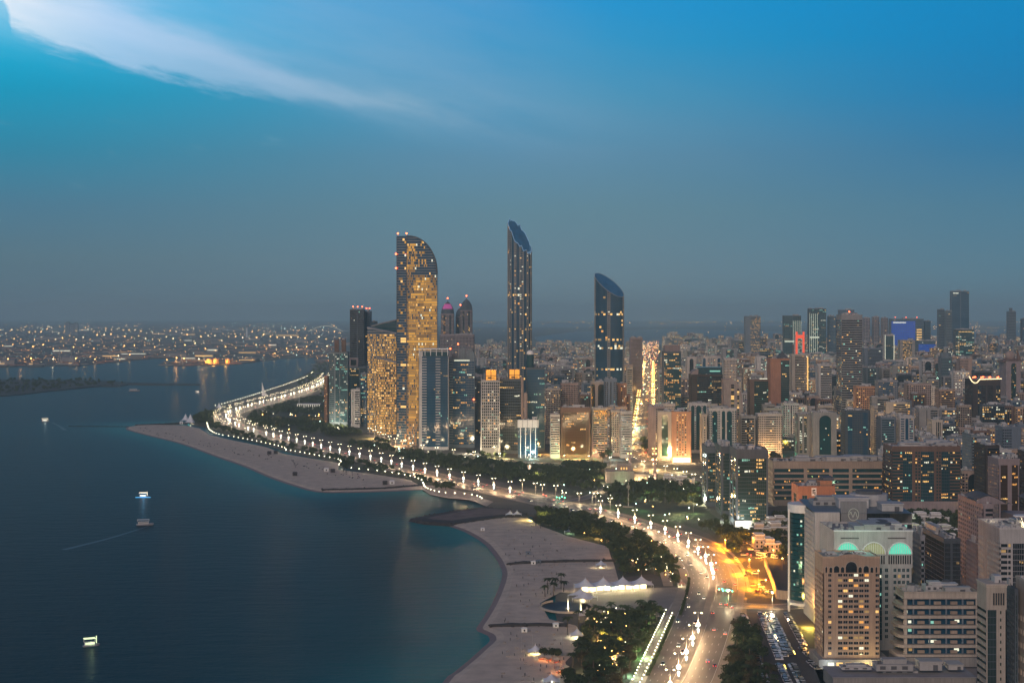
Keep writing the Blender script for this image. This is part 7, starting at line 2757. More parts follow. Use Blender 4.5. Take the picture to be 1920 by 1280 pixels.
ZL = {'inland': 'in the park inland of the road', 'bend': 'in the park inside the far bend', 'sea': 'between the road and the far beach', 'strip': 'in the belt behind the near beach',
      'grove': 'in the grove by the globe-lit walk', 'corner': 'in the corner grove by the car park', 'villas': 'among the villas', 'court': 'in the villa court', 'single': 'standing on its own'}
def spot(x, y, zn):
    if zn == 'single':
        return ''
    W_ = GP(PARKS[zn])
    xs_, ys_ = [p[0] for p in W_], [p[1] for p in W_]
    u_, v_ = (x - min(xs_)) / (max(xs_) - min(xs_)), (y - min(ys_)) / (max(ys_) - min(ys_))
    return ', ' + ['near end', 'lower middle', 'middle', 'upper middle', 'far end'][min(4, int(v_ * 5))] + ['', ' seaward side', ' seaward half', ' inland half', ' inland side'][1 + min(3, int(u_ * 4))]


for i, (x, y, zn, p_, s_) in enumerate(ones):
    z_ = 1.7
    sz = 'large' if s_ > 1.15 else ('small' if s_ < .9 else 'rounded')
    t_ = thing('tree', f'{sz} leafy tree {ZL[zn]}' + spot(x, y, zn) + (f', {nth(i)} from the photographer' if zn == 'single' else ''), 'tree', (x, y, z_), rt_.uniform(0, 6.28), f'{sz} trees {ZL[zn]}', s_)
    put('trunk', TRUNK, t_)
    put('crown', CROWN[i % 3][0], t_)
for i, (x, y, zn, p_, s_) in enumerate(palms):
    sz = 'tall' if s_ > 1.15 else ('short' if s_ < .9 else 'slender')
    t_ = thing('palm_tree', f'{sz} palm {ZL[zn]}' + spot(x, y, zn), 'palm', (x, y, 1.7), rt_.uniform(0, 6.28), f'{sz} palms {ZL[zn]}', s_)
    put('trunk', PALM[i % 3][1], t_)
    put('frond_crown', PALM[i % 3][0], t_)
rest_t = [t_ for t_ in TREES if t_ not in oneset and t_ not in palmset]
# the island's scrub and far waterside trees
isl_w = GP([(-300, 712), (60, 711.5), (190, 713.8), (235, 718), (222, 723), (150, 726.5), (90, 732), (0, 740), (-300, 752)])
for _ in range(900):
    x, y = rt_.uniform(min(p[0] for p in isl_w), max(p[0] for p in isl_w)), rt_.uniform(min(p[1] for p in isl_w), max(p[1] for p in isl_w))
    if inpoly(x, y, isl_w):
        rest_t.append((x, y, 'isl', False, rt_.uniform(.9, 1.5)))
for _ in range(260):
    px_, py_ = rt_.uniform(560, 618), rt_.uniform(680, 735)
    x, y = G(px_, py_)
    if inpoly(px_, py_, [(596, 676), (618, 676), (622, 740), (545, 740), (560, 718), (584, 700)]) and road_free(x, y, 24):
        rest_t.append((x, y, 'far', False, rt_.uniform(.9, 1.5)))


def joined(name, label, lst, m):
    if not lst:
        return
    VV, FF, k = [], [], 0
    base = []
    for j in range(4):
        vs, fs = crown_geo(50 + j, n=95, leaf=1.0)
        v2 = np.array(vs)
        base.append((v2, np.array(fs)))
    for i, (x, y, zn, p_, s_) in enumerate(lst):
        v2, f2_ = base[i % 4]
        a = rt_.uniform(0, 6.28)
        ca, sa = math.cos(a) * s_, math.sin(a) * s_
        R2 = np.array([[ca, sa, 0], [-sa, ca, 0], [0, 0, s_]])
        VV.append(v2 @ R2 + np.array([x, y, 1.3]))
        FF.append(f2_ + k)
        k += len(v2)
        tv = np.array([(.2, 0, 0), (-.2, .2, 0), (-.2, -.2, 0), (.1, 0, 4), (-.1, .1, 4), (-.1, -.1, 4)]) * s_ + np.array([x, y, 1.6])
        VV.append(tv)
        FF.append(np.array([(0, 1, 4), (0, 4, 3), (1, 2, 5), (1, 5, 4), (2, 0, 3), (2, 3, 5)]) + k)
        k += 6
    V_, F_ = np.concatenate(VV), np.concatenate(FF)
    me = bpy.data.meshes.new(name)
    me.vertices.add(len(V_))
    me.vertices.foreach_set('co', V_.astype(np.float32).ravel())
    me.loops.add(F_.size)
    me.loops.foreach_set('vertex_index', F_.ravel().astype(np.int32))
    me.polygons.add(len(F_))
    me.polygons.foreach_set('loop_start', np.arange(0, F_.size, 3, dtype=np.int32))
    me.polygons.foreach_set('loop_total', np.full(len(F_), 3, dtype=np.int32))
    me.materials.append(m)
    me.update(calc_edges=True)
    tag(put(name, me, None, 'stuff'), label, None)


h_ = len(rest_t) // 2
joined('park_woodland', 'mass of dark park trees fading back towards the towers', rest_t, M_LEAF)
print('trees', len(TREES), 'ones', len(ones), 'palms', len(palms), 'rest', len(rest_t), 'cars', ncar, ni)
# clipped shrubs along the near kerb
SH = smooth_line([Vector((*G(x, y), 0)) for x, y in ((1215, 1268), (1232, 1232), (1248, 1196), (1262, 1160))], 5)
vs, fs = crown_geo(99, rx=1.5, rz_=1.2, zc=1.3, n=150, leaf=.3)
mb = MB()
mb.mesh_part(vs, fs)
shm = mb.mesh('shrub_foliage', [M_LEAF])
for i, (p, hd) in enumerate(along(SH, 5.2)):
    t_ = thing('clipped_shrub', f'ball-clipped shrub lit from below beside the near road, {nth(i)} in line', 'shrub', (p.x, p.y, 1.8), rt_.uniform(0, 6), 'ball-clipped shrubs beside the near road')
    put('foliage', shm, t_)
SH2 = smooth_line([Vector((*G(x, y), 0)) for x, y in ((1276, 1154), (1284, 1128), (1290, 1104), (1292, 1086))], 5)
for i, (p, hd) in enumerate(along(SH2, 4.6)):
    t_ = thing('clipped_shrub', f'low clipped hedge bush beside the plaza wall, {nth(i)} in line', 'shrub', (p.x, p.y, 1.8), rt_.uniform(0, 6), 'hedge bushes by the plaza')
    put('foliage', shm, t_)

# ------------------------------------------------------------------ beach, pavilions, pool
M_FAB = mat('tent membrane', (.66, .68, .74), .6, var=.05, scale=.2)
M_FABW = mat('tent membrane warm', (.62, .56, .50), .6, var=.05, scale=.2)


def membrane(root, peaks, half, hlow, hpk, m=None, nseg=24, nr=7, name='membrane'):
    """one tensile canopy per peak, each pulled down to its rim corners"""
    for (x, y) in peaks:
        mb = MB()
        ring0 = None
        rings = []
        for k in range(nr + 1):
            f = k / nr
            ring = []
            for i in range(nseg):
                a = 2 * PI * i / nseg
                sq = 1 / max(abs(math.cos(a)), abs(math.sin(a)))          # square rim
                sc_ = sq * (1 - .16 * math.sin(2 * a) ** 2 * 0 - .13 * (1 - abs(math.sin(2 * a))))
                r_ = half * f * (1 + (sc_ - 1) * f)
                z_ = hlow + (hpk - hlow) * (1 - f) ** 1.55 - .5 * f * abs(math.sin(2 * a)) ** 3
                ring.append((x + r_ * math.cos(a), y + r_ * math.sin(a), z_))
            rings.append(ring)
        for A, B in zip(rings[:-1], rings[1:]):
            for i in range(nseg):
                j = (i + 1) % nseg
                mb.face([A[i], A[j], B[j], B[i]])
        mb.build(name, m or M_FAB, root, smooth=True)
        mb = MB()
        mb.tube((x, y, 0), (x, y, hpk + .8), .16, n=6)
        mb.build('mast', M_WHITE, root)
        for sx in (-1, 1):
            for sy in (-1, 1):
                mb = MB()
                mb.tube((x + sx * half * .95, y + sy * half * .95, 0), (x + sx * half * .95, y + sy * half * .95, hlow), .12, n=5)
                mb.build('post', M_WHITE, root)


def tent(name, label, px_, py_, peaks, half, hlow, hpk, glow=None, gcol=(1, .85, .5), m=None, rz=0, z=1.75):
    r = thing(name, label, 'tent', (*G(px_, py_), z), rz)
    membrane(r, peaks, half, hlow, hpk, m)
    if glow:
        light('tent light', (0, 0, hlow * .7), glow, gcol, .5, parent=r)
    return r


# main pavilion: four peaks and a lit arcade of shops
r = tent('pavilion', 'long white four-peaked tensile pavilion with brightly lit shops facing the plaza', 1152, 1107, [(-21.5, -3), (-8, 1), (6.5, 4), (20.5, 7)], 8.4, 4.6, 9.6)
mb = MB()
for i in range(9):
    a = (-24 + i * 5.4, -5 + i * 1.4)
    mb.box(a[0], a[0] + 5.0, a[1] + 1, a[1] + 6.5, 0, 3.6)
mb.build('shop_block', M_FABW, r)
M_SHOP = mat('shop glow', (.5, .5, .4), emit=(1, .84, .46), es=1.6, var=0)
M_SHOPC = mat('shop glow cool', (.4, .5, .5), emit=(.55, 1, .85), es=1.2, var=0)
for i in range(9):
    mb = MB()
    a = (-24 + i * 5.4, -5 + i * 1.4)
    mb.box(a[0] + .5, a[0] + 4.4, a[1] + .9, a[1] + .99, .3, 3.0)
    mb.build('shop_window', M_SHOPC if i in (3, 4) else M_SHOP, r)
for i in range(6):
    x_, y_ = -24 + i * 9.5, -8 + i * 2.4
    light('canopy light', (x_, y_, 4.2), 5200, (1, .82, .45), .4, parent=r)
r2 = tent('pavilion', 'smaller white canopy folded low over the poolside terrace', 1092, 1124, [(-3.4, 4), (4.5, -5)], 7.0, 3.2, 7.0, 6000, m=M_FAB, rz=-.5)
r3 = tent('pavilion', 'white canopy with two cones between the pool and the grove', 1118, 1158, [(-6.2, -1), (4.0, 1)], 6.0, 3.0, 7.0, 7000, (1, .7, .35), m=M_FABW)
tent('kiosk_tent', 'small square tent kiosk beside the groyne, lit cream', 1127, 1064, [(0, 0)], 4.3, 3.0, 6.0, 3500)
tent('kiosk_tent', 'small pointed tent over a glowing kiosk at the beach back, by the lower groyne', 1082, 1196, [(0, 0)], 4.6, 2.8, 6.2, 4200, (.9, 1, .7))
tent('kiosk_tent', 'sagging white beach tent glowing yellow beside round dark bushes', 1004, 1226, [(0, 0)], 4.6, 2.4, 5.6, 3800, (1, .8, .35))
tent('kiosk_tent', 'white beach tent at the near edge with a bright kiosk beneath', 1034, 1283, [(0, 0)], 4.8, 2.8, 6.0, 5000, (.95, 1, .75))
tent('kiosk_tent', 'mint-lit small tent at the back of the upper near beach', 1067, 1000, [(0, 0)], 4.4, 2.6, 5.6, 4200, (.8, 1, .7))
tent('kiosk_tent', 'tent roof at the root of the dark jetty', 962, 968, [(-3, 0), (4, 1)], 4.6, 2.6, 5.6, None)
tent('kiosk_tent', 'pinkish tent roof in the park corner by the parked cars', 1389, 1197, [(0, 0)], 5.0, 3.2, 6.6, 7000, (1, .8, .25), m=M_FABW)
tent('kiosk_tent', 'pink-roofed gatehouse tent between the plaza and the near road', 1278, 1100, [(0, 0)], 2.6, 2.6, 4.4, 1800, m=mat('pink membrane', (.5, .28, .24), .7, var=.05))
for (px_, py_, lb) in ((1150, 1222, 'grey shade sail ringed with fairy lights in the grove'), (1160, 1238, 'second shade sail ringed with fairy lights, lower in the grove'), (1147, 1178, 'cream shade tent half hidden by the grove palms')):
    r = tent('shade_sail', lb, px_, py_, [(0, 0)], 4.2, 2.6, 3.6, 2600, (1, .6, .2), m=M_FAB, rz=.4)
    for i in range(16):
        a = 2 * PI * i / 16
        mb = MB()
        mb.ball((5.6 * math.cos(a), 5.6 * math.sin(a), 3.0), .22, 5, 4)
        mb.build('fairy_bulb', M_SOD, r)
for (px_, py_, pw, c_) in ((1130, 1200, 9000, (1, .62, .15)), (1160, 1210, 9000, (1, .55, .12)), (1150, 1235, 6000, (1, .5, .1)), (1125, 1168, 7000, (1, .6, .2)), (1170, 1045, 9000, (1, .45, .2)), (1195, 1037, 9000, (1, .45, .15)), (1210, 1056, 9000, (1, .5, .25)),
                           (1000, 976, 16000, (1, .8, .25)), (1020, 975, 12000, (1, .8, .3)), (1115, 1005, 14000, (1, .55, .15)), (1122, 1010, 8000, (1, .5, .15)), (1240, 1060, 6000, (.9, 1, .7)), (1226, 1185, 7000, (.5, 1, .35)), (1205, 1235, 8000, (.5, 1, .4)), (1108, 1260, 5000, (1, .8, .4)), (1180, 1268, 6000, (.6, 1, .7))):
    light('garden light', (*G(px_, py_), 5), pw, c_, .6)
mb = MB()
rl2 = random.Random(12)
for _ in range(150):
    px_, py_ = rl2.uniform(1090, 1290), rl2.uniform(985, 1100)
    if inpoly(px_, py_, PARKS['strip']):
        x, y = G(px_, py_)
        mb.ball((x, y, rl2.uniform(3, 8)), .3, 5, 4, rl2.choice([0, 0, 1]))
for _ in range(50):
    px_, py_ = rl2.uniform(1110, 1180), rl2.uniform(1160, 1275)
    x, y = G(px_, py_)
    mb.ball((x, y, rl2.uniform(4, 9)), .22, 5, 4, rl2.choice([0, 1]))
tag(mb.build('garden_lights', [M_SOD, M_SMALL], None, 'stuff'), 'string lights twinkling in the beach gardens', None)

# winding lit garden path
L = smooth_line([Vector((*G(x, y), 0)) for x, y in ((1122, 1186), (1126, 1200), (1125, 1212), (1132, 1224), (1148, 1236), (1166, 1250))], 4)
mb = MB()
ribbon(mb, L, -2.0, 2.0, 1.86)
struct(mb.build('garden_path', M_PAVE))

# round pool with wall and lit fountains
cx_, cy_ = G(1062, 1138)
root = thing('pool', 'dark round pool ringed by a pale curved wall beside the pavilions', 'pool', (cx_, cy_, 1.74))
mb = MB()
k = 36
A_ = [(17.5 * math.cos(2 * PI * i / k), 17.5 * math.sin(2 * PI * i / k) * 1.25) for i in range(k)]
mb.face([(x, y, .04) for x, y in A_])
mb.build('pool_water', mat('pool water', (.012, .014, .016), .5, var=0, spec=.4), root)
mb = MB()
B_ = [(x * 1.06, y * 1.06) for x, y in A_]
for i in range(k):
    j = (i + 1) % k
    if 2 < i < 12:
        continue
    mb.face([(*A_[i], 0), (*A_[j], 0), (*A_[j], 1.4), (*A_[i], 1.4)][::-1])
    mb.face([(*B_[i], 0), (*B_[j], 0), (*B_[j], 1.4), (*B_[i], 1.4)])
    mb.face([(*A_[i], 1.4), (*A_[j], 1.4), (*B_[j], 1.4), (*B_[i], 1.4)])
mb.build('pool_wall', MATS['wall cream'], root)
for (px_, py_, lb) in ((1065, 1138, 'tall lit pylon rising from the round pool, seaward one'), (1089, 1146, 'tall lit pylon at the inland rim of the round pool'), (1131, 1154, 'short lit pylon among the palms by the grove')):
    t_ = thing('lit_pylon', lb, 'pylon', (*G(px_, py_), 1.7))
    mb = MB()
    mb.box(-.35, .35, -.35, .35, 0, 5.5)
    mb.box(-.5, .5, -.5, .5, 5.5, 6.0)
    mb.build('column', M_WHITE, t_)
    mb = MB()
    mb.box(-.22, .22, -.41, -.36, .4, 4.8)
    mb.build('light_slot', mat('pylon light', (.8, .7, .5), emit=(1, .82, .5), es=2.2, var=0), t_)
    light('pylon light', (0, -1.5, 1), 1500, (1, .75, .4), .3, parent=t_)

# orange-lit cabanas and round bushes
for i, (px_, py_) in enumerate([(1015, 1237), (1029, 1239), (1044, 1243), (1046, 1254), (1049, 1262), (1060, 1258)]):
    t_ = thing('beach_hut', f'small orange-lit beach hut, {nth(i)} of the curving row under the dark bushes', 'hut', (*G(px_, py_), 1.74), .1 * i, 'orange-lit beach huts')
    mb = MB()
    for a in (-1.6, 1.6):
        for b_ in (-1.4, 1.4):
            mb.box(a - .12, a + .12, b_ - .12, b_ + .12, 0, 2.5)
    mb.build('post', MATS['wall brown'], t_, kind='stuff')
    mb = MB()
    mb.mesh_part([(-2.3, -2, 2.5), (2.3, -2, 2.5), (2.3, 2, 2.5), (-2.3, 2, 2.5), (0, 0, 3.9)], [(0, 1, 4), (1, 2, 4), (2, 3, 4), (3, 0, 4), (3, 2, 1, 0)])
    mb.build('roof', MATS['wall cream'], t_)
    mb = MB()
    mb.box(-1.4, 1.4, -.4, 1.2, .2, .7)
    mb.build('bench', mat('cushion red', (.4, .08, .04), .8, var=0), t_)
    light('hut light', (0, -.6, 2.1), 700, (1, .38, .12), .3, parent=t_)
vs, fs = crown_geo(123, rx=2.6, rz_=2.6, zc=2.4, n=420, leaf=.42)
mb = MB()
mb.mesh_part(vs, fs)
bm_ = mb.mesh('bush_foliage', [M_LEAF])
for i, (px_, py_) in enumerate([(1018, 1228), (1031, 1229), (1044, 1231)]):
    t_ = thing('round_bush', f'big dark round bush behind the beach huts, {["seaward", "middle", "inland"][i]} one of three', 'bush', (*G(px_, py_), 1.74), i, 'three round bushes', 1.25)
    put('foliage', bm_, t_)

# posts, nets and small things on the sand
def post_thing(name, label, cat, px_, py_, h, r_=.09, extra=None, z=1.72):
    t_ = thing(name, label, cat, (*G(px_, py_), z))
    mb = MB()
    mb.tube((0, 0, 0), (0, 0, h), r_, r_ * .6, n=5)
    mb.build('pole', M_STEEL, t_)
    if extra:
        extra(t_)
    return t_


def disc(t_):
    mb = MB()
    mb.ball((0, 0, 4.0), .35, 6, 4)
    mb.build('lamp_head', M_UNIT, t_)


for i, (px_, py_) in enumerate([(1018, 1021), (1023, 1046), (1016, 1052), (952, 1012), (966, 1014), (975, 1018), (960, 1022), (983, 1012), (988, 1020), (1000, 1250), (1037, 1216), (1055, 1223), (1027, 1222), (998, 1218), (978, 1222), (1072, 1216)]):
    tall_ = py_ < 1060 and px_ > 1010 or py_ > 1200
    post_thing('beach_post', f'{"tall" if tall_ else "thin"} bare post standing in the sand, {nth(i)} counted down the near beach', 'post', px_, py_, 9.5 if tall_ else 4, extra=disc if not tall_ else None)
for i, (x0, x1, y0, y1) in enumerate([(945, 1010, 996, 993), (980, 1100, 1038, 1029), (1010, 1100, 1062, 1060), (960, 1020, 1077, 1076)]):
    A, B = Vector((*G(x0, y0), 0)), Vector((*G(x1, y1), 0))
    t_ = thing('rope_fence', f'low post-and-rope line across the sand, {["above the volleyball posts", "above the kiosk groyne", "below the kiosk groyne", "lowest on the open sand"][i]}', 'fence', (A.x, A.y, 1.72))
    d_ = B - A
    n_ = int(d_.length / 4)
    mb = MB()
    for k_ in range(n_ + 1):
        p = d_ * (k_ / n_)
        mb.tube((p.x, p.y, 0), (p.x, p.y, 1.3), .1, n=4)
    mb.build('post', MATS['wall darkbrown'], t_, kind='stuff')
    mb = MB()
    mb.tube((0, 0, 1.2), (d_.x, d_.y, 1.2), .05, n=4)
    mb.build('rope', MATS['wall darkbrown'], t_)
# loungers and people-sized things on the near sand: a scatter too small to pick apart
mb = MB()
rb_ = random.Random(31)
for _ in range(240):
    px_, py_ = rb_.uniform(940, 1060), rb_.uniform(985, 1280)
    if inpoly(px_, py_, BEACH_N) and rb_.random() < .8:
        x, y = G(px_, py_, 1.72)
        a = rb_.random() * 3
        if rb_.random() < .5:
            mb.box(x - .9, x + .9, y - .35, y + .35, 1.72, 2.05)
            mb.box(x + .5, x + .9, y - .35, y + .35, 2.05, 2.4)
        else:
            mb.box(x - .22, x + .22, y - .15, y + .15, 1.72, 3.3, 1)
for _ in range(90):
    t_ = rb_.random()
    px_, py_ = 262 + t_ * 420, 803 + t_ * 90 + rb_.uniform(-3, 10)
    if inpoly(px_, py_, BEACH_F):
        x, y = G(px_, py_, 1.72)
        mb.box(x - .8, x + .8, y - .5, y + .5, 1.72, 2.6, 1)
tag(mb.build('beach_clutter', [MATS['wall beige'], MATS['wall darkbrown']], None, 'stuff'), 'loungers and stray dots of people on the sand', None)
for i, (px_, py_, lb) in enumerate([(505, 852, 'pale beach cabin with dark tents, first along the far beach'), (517, 851, 'dark low tent beside the pale beach cabin'), (612, 884, 'white cabin on the far sand by the tree tip'), (624, 886, 'dark low shelter beside the white cabin on the far sand'),
                                    (553, 892, 'tiny dark hut near the far waterline'), (722, 909, 'brown and white playground frame on the far groyne'), (735, 908, 'yellowish playground box on the far groyne'), (905, 995, 'cream lifeguard hut at the near waterline below the jetty'),
                                    (1000, 1058, 'cream box on the kiosk groyne'), (1010, 1056, 'blue box on the kiosk groyne'), (983, 1185, 'white lifeguard hut below the lower groyne'), (1042, 1176, 'low cream building on the lower groyne'), (990, 1040, 'blue lifeguard hut in the middle sand'), (340, 795, 'low pavilion at the root of the thin far groyne')]):
    s_ = 1.6 if px_ < 800 else 1.0
    t_ = thing('beach_cabin', lb, 'cabin', (*G(px_, py_), 1.72), .1, None, s_)
    dk = 'dark' in lb or 'brown' in lb
    m_ = MATS['wall darkbrown'] if dk else (MATS['wall bluegrey'] if 'blue' in lb else M_WHITE)
    mb = MB()
    mb.box(-1.8, 1.8, -1.2, 1.2, .3, 2.5)
    for a in (-1.6, 1.6):
        mb.box(a - .1, a + .1, -1.1, -.9, 0, .3)
    mb.build('hut_body', m_, t_)
    mb = MB()
    mb.mesh_part([(-2.2, -1.6, 2.5), (2.2, -1.6, 2.5), (2.2, 1.6, 2.5), (-2.2, 1.6, 2.5), (-1.2, 0, 3.3), (1.2, 0, 3.3)], [(0, 1, 5, 4), (1, 2, 5), (2, 3, 4, 5), (3, 0, 4), (3, 2, 1, 0)])
    mb.build('roof', m_, t_)
    mb = MB()
    mb.box(-.5, .5, -1.25, -1.21, .8, 2.0)
    mb.build('window', MATS['glass dark'], t_)
# peaked tents at the far beach tip and the sail
for (px_, py_, s_, lb) in ((348, 790, 1.7, 'white peaked tent, seaward of the pair at the far beach tip'), (357, 794, 2.0, 'larger white peaked tent of the pair at the far beach tip'), (411, 766, 1.4, 'little tent roof where the far promenade turns')):
    r = tent('beach_tent', lb, px_, py_, [(0, 0)], 8 * s_ / 1.7, 3, 15 * s_ / 1.7, 5000, (1, .9, .6))
t_ = thing('sail_sculpture', 'tall white curved sail rising by the far promenade', 'sculpture', (*G(497, 742), LZ))
mb = MB()
pts_ = [(-8 + 16 * (i / 8), 34 * (1 - i / 8) ** 1.8) for i in range(9)]
for (a, za), (b_, zb) in zip(pts_[:-1], pts_[1:]):
    mb.mesh_part([(a, 0, 0), (b_, 0, 0), (b_, 0, zb + .5), (a, 0, za + .5), (a, 2.5, 0), (b_, 2.5, 0), (b_, 2.5, zb + .5), (a, 2.5, za + .5)], [(0, 1, 2, 3), (7, 6, 5, 4), (3, 2, 6, 7)])
mb.build('sail', M_WHITE, t_)
# white arcade in the far park
t_ = thing('park_pavilion', 'white colonnaded pavilion glowing among the trees inside the far bend', 'pavilion', (*G(578, 768), LZ))
mb = MB()
mb.box(-24, 24, 0, 20, 11, 12.5)
mb.build('roof', M_WHITE, t_)
for i in range(11):
    mb = MB()
    mb.tube((-23 + i * 4.6, .5, 0), (-23 + i * 4.6, .5, 11), .8, n=7)
    mb.build('column', mat('lit column', (.7, .7, .65), emit=(1, .95, .75), es=.55, var=0), t_)
mb = MB()
mb.tube((-20, 4, 12), (-20, 4, 30), .4, n=5)
mb.build('flagpole', M_WHITE, t_)
# white cone tower in the park
t_ = thing('park_tower', 'small white tapering tower among the dark park trees', 'tower', (*G(993, 889), LZ))
mb = MB()
mb.tube((0, 0, 0), (0, 0, 9), 3.4, 2.3, n=12)
mb.build('shaft', M_WHITE, t_)
mb = MB()
mb.tube((0, 0, 9), (0, 0, 11.5), 3.1, 3.3, n=12)
mb.tube((0, 0, 11.5), (0, 0, 13), 3.0, .4, n=12)
mb.build('head', MATS['wall cream'], t_)
light('tower light', (0, -5, 11), 2500, (1, .7, .4), .4, parent=t_)

# ------------------------------------------------------------------ mosque, mast, villas
t_ = thing('mosque', 'low white mosque with two slim minarets among the park trees', 'mosque', (*G(1163, 905), LZ))
mb = MB()
mb.box(-17, 17, 0, 26, 0, 13)
mb.box(17, 34, 6, 26, 0, 9)
mb.build('hall', MATS['wall pink'], t_)
mb = MB()
mb.box(-3, 14, 10, 24, 13, 20)
mb.build('upper_hall', MATS['wall pink'], t_)
mb = MB()
for (x0, x1, y0, y1, z0) in ((-17, 17, 0, 26, 13), (17, 34, 6, 26, 9), (-3, 14, 10, 24, 20)):
    for a, b_, c, d in ((x0, x1, y0 - .3, y0 + .2), (x0, x1, y1 - .2, y1 + .3), (x0 - .3, x0 + .2, y0, y1), (x1 - .2, x1 + .3, y0, y1)):
        mb.box(a, b_, c, d, z0, z0 + 1)
mb.build('parapet', MATS['wall cream'], t_)
for i in range(3):
    mb = MB()
    arch(mb, 2 + i * 3.2, 15, 1.6, 3, y=9.9)
    mb.build('window', LIT[0], t_)
for i in range(4):
    mb = MB()
    arch(mb, 19 + i * 4, 1.2, 2.4, 5.5, y=5.9)
    mb.build('arched_window', mat('mosque window', (.5, .4, .2), emit=(1, .72, .3), es=1.0, var=0), t_)
for (xm, ym) in ((14, 32), (43, 12)):
    mb = MB()
    prof = [(0, 2.6), (9, 2.4), (9.4, 3.2), (10.4, 3.2), (10.8, 2.0), (24, 1.7), (24.5, 2.6), (25.5, 2.6), (26, 1.3), (31, 1.2), (34, .6), (36, .05)]
    for (za, ra), (zb, rb) in zip(prof[:-1], prof[1:]):
        mb.tube((xm, ym, za), (xm, ym, zb), ra, rb, n=10, cap=False)
    mb.build('minaret', MATS['wall pink'], t_)
light('mosque light', (24, 0, 3), 9000, (1, .75, .4), .6, parent=t_)
light('minaret light', (38, 6, 2), 14000, (1, .75, .5), .6, parent=t_)
light('minaret light', (12, 27, 14), 9000, (1, .75, .6), .6, parent=t_)

t_ = thing('radio_mast', 'tall thin mast with a ring of aerials on the park lawn', 'mast', (*G(1178, 950), LZ))
mb = MB()
mb.tube((0, 0, 0), (0, 0, 26), .45, .25, n=7)
mb.build('pole', M_STEEL, t_)
mb = MB()
for i in range(6):
    a = PI / 3 * i
    mb.tube((1.6 * math.cos(a), 1.6 * math.sin(a), 20), (1.6 * math.cos(a), 1.6 * math.sin(a), 23), .16, n=4)
    mb.tube((0, 0, 21.5), (1.6 * math.cos(a), 1.6 * math.sin(a), 21.5), .06, n=3)
mb.tube((0, 0, 26), (0, 0, 30), .08, n=4)
mb.build('aerial', M_STEEL, t_)
mb = MB()
mb.prism([(6 * math.cos(2 * PI * i / 20), 6 * math.sin(2 * PI * i / 20)) for i in range(20)], 0, .7)
mb.build('base', M_PAVE, t_)
for i, (px_, py_) in enumerate([(1111, 944), (1187, 935), (1247, 942), (1300, 960)]):
    post_thing('flag_pole', f'plain white pole in the park, {nth(i)} going inland along the road', 'pole', px_, py_, 14, .18, z=LZ)

rv = random.Random(17)
def villa(px_, py_, W_, D_, H_, lb, wall='cream'):
    t_ = thing('villa', lb, 'house', (*G(px_, py_), LZ), rv.uniform(-.15, .15), None)
    mb = MB()
    mb.box(-W_ / 2, W_ / 2, 0, D_, 0, H_)
    mb.box(-W_ / 2 + 1, W_ * .1, 2, D_ - 1, H_, H_ + 3.2)
    mb.build('wall', MATS['wall ' + wall], t_)
    mb = MB()
    for (x0, x1, y0, y1, z0) in ((-W_ / 2, W_ / 2, 0, D_, H_), (-W_ / 2 + 1, W_ * .1, 2, D_ - 1, H_ + 3.2)):
        for a, b_, c, d in ((x0 - .1, x1 + .1, y0 - .1, y0 + .3), (x0 - .1, x1 + .1, y1 - .3, y1 + .1), (x0 - .1, x0 + .3, y0, y1), (x1 - .3, x1 + .1, y0, y1)):
            mb.box(a, b_, c, d, z0, z0 + .8)
    mb.build('parapet', M_WHITE, t_)
    for j in range(2):
        for i in range(max(2, int(W_ / 4))):
            mb = MB()
            x_ = -W_ / 2 + 1.6 + i * 3.8
            if x_ + 1.4 < W_ / 2:
                mb.box(x_, x_ + 1.4, -.06, .02, 1.2 + j * 3.4, 3.0 + j * 3.4)
                mb.build('window', LIT[0] if rv.random() < .25 else MATS['glass dark'], t_)
    return t_


for i, (px_, py_, W_, D_, H_, lb) in enumerate([(1432, 1028, 16, 16, 8, 'cream flat-roofed villa nearest the amber car park'), (1450, 1036, 14, 14, 7.5, 'cream villa with a lit doorway before the glass prow offices'), (1430, 1006, 15, 14, 7.5, 'pale villa behind the one nearest the amber car park'),
                                                (1462, 1005, 18, 16, 8, 'broad white villa beside the glass prow offices'), (1470, 990, 16, 14, 7, 'pale villa under dark trees by the brown office terrace'), (1452, 992, 12, 12, 7, 'small pale villa between two larger ones near the office terrace'),
                                                (1712, 985, 18, 14, 7, 'white villa in the court, seaward end of the back row'), (1735, 982, 18, 14, 7, 'white villa in the court, middle of the back row'), (1762, 984, 18, 14, 7, 'white villa in the court, inland end of the back row'),
                                                (1722, 1004, 16, 14, 6.5, 'white villa in the court, seaward end of the front row'), (1748, 1002, 16, 14, 6.5, 'white villa in the court, front row centre'), (1782, 1006, 16, 14, 6.5, 'white villa in the court, front row by the mauve slab'),
                                                (1790, 1024, 14, 12, 6.5, 'low white annex at the foot of the mauve slab block'), (1285, 910, 22, 12, 7, 'long low building lit yellow along its roof beside the mosque'), (1255, 905, 14, 10, 6, 'low cream house between the mosque and the cross street')]):
    villa(px_, py_, W_, D_, H_, lb, 'white' if px_ > 1700 else 'cream')
light('villa light', (*G(1447, 1046), 4), 12000, (1, .7, .3), .6)
light('court light', (*G(1722, 1012), 6), 9000, (.7, 1, .3), .6)
light('court light', (*G(1706, 990), 6), 7000, (.6, 1, .6), .6)
light('rooftop light', (*G(1625, 985, 80), 80), 9000, (.5, 1, .7), .6)

# ------------------------------------------------------------------ boats
M_HULL = mat('boat hull', (.35, .34, .36), .4, var=.05)
M_HULLD = mat('boat hull dark', (.05, .05, .06), .4, var=.05)


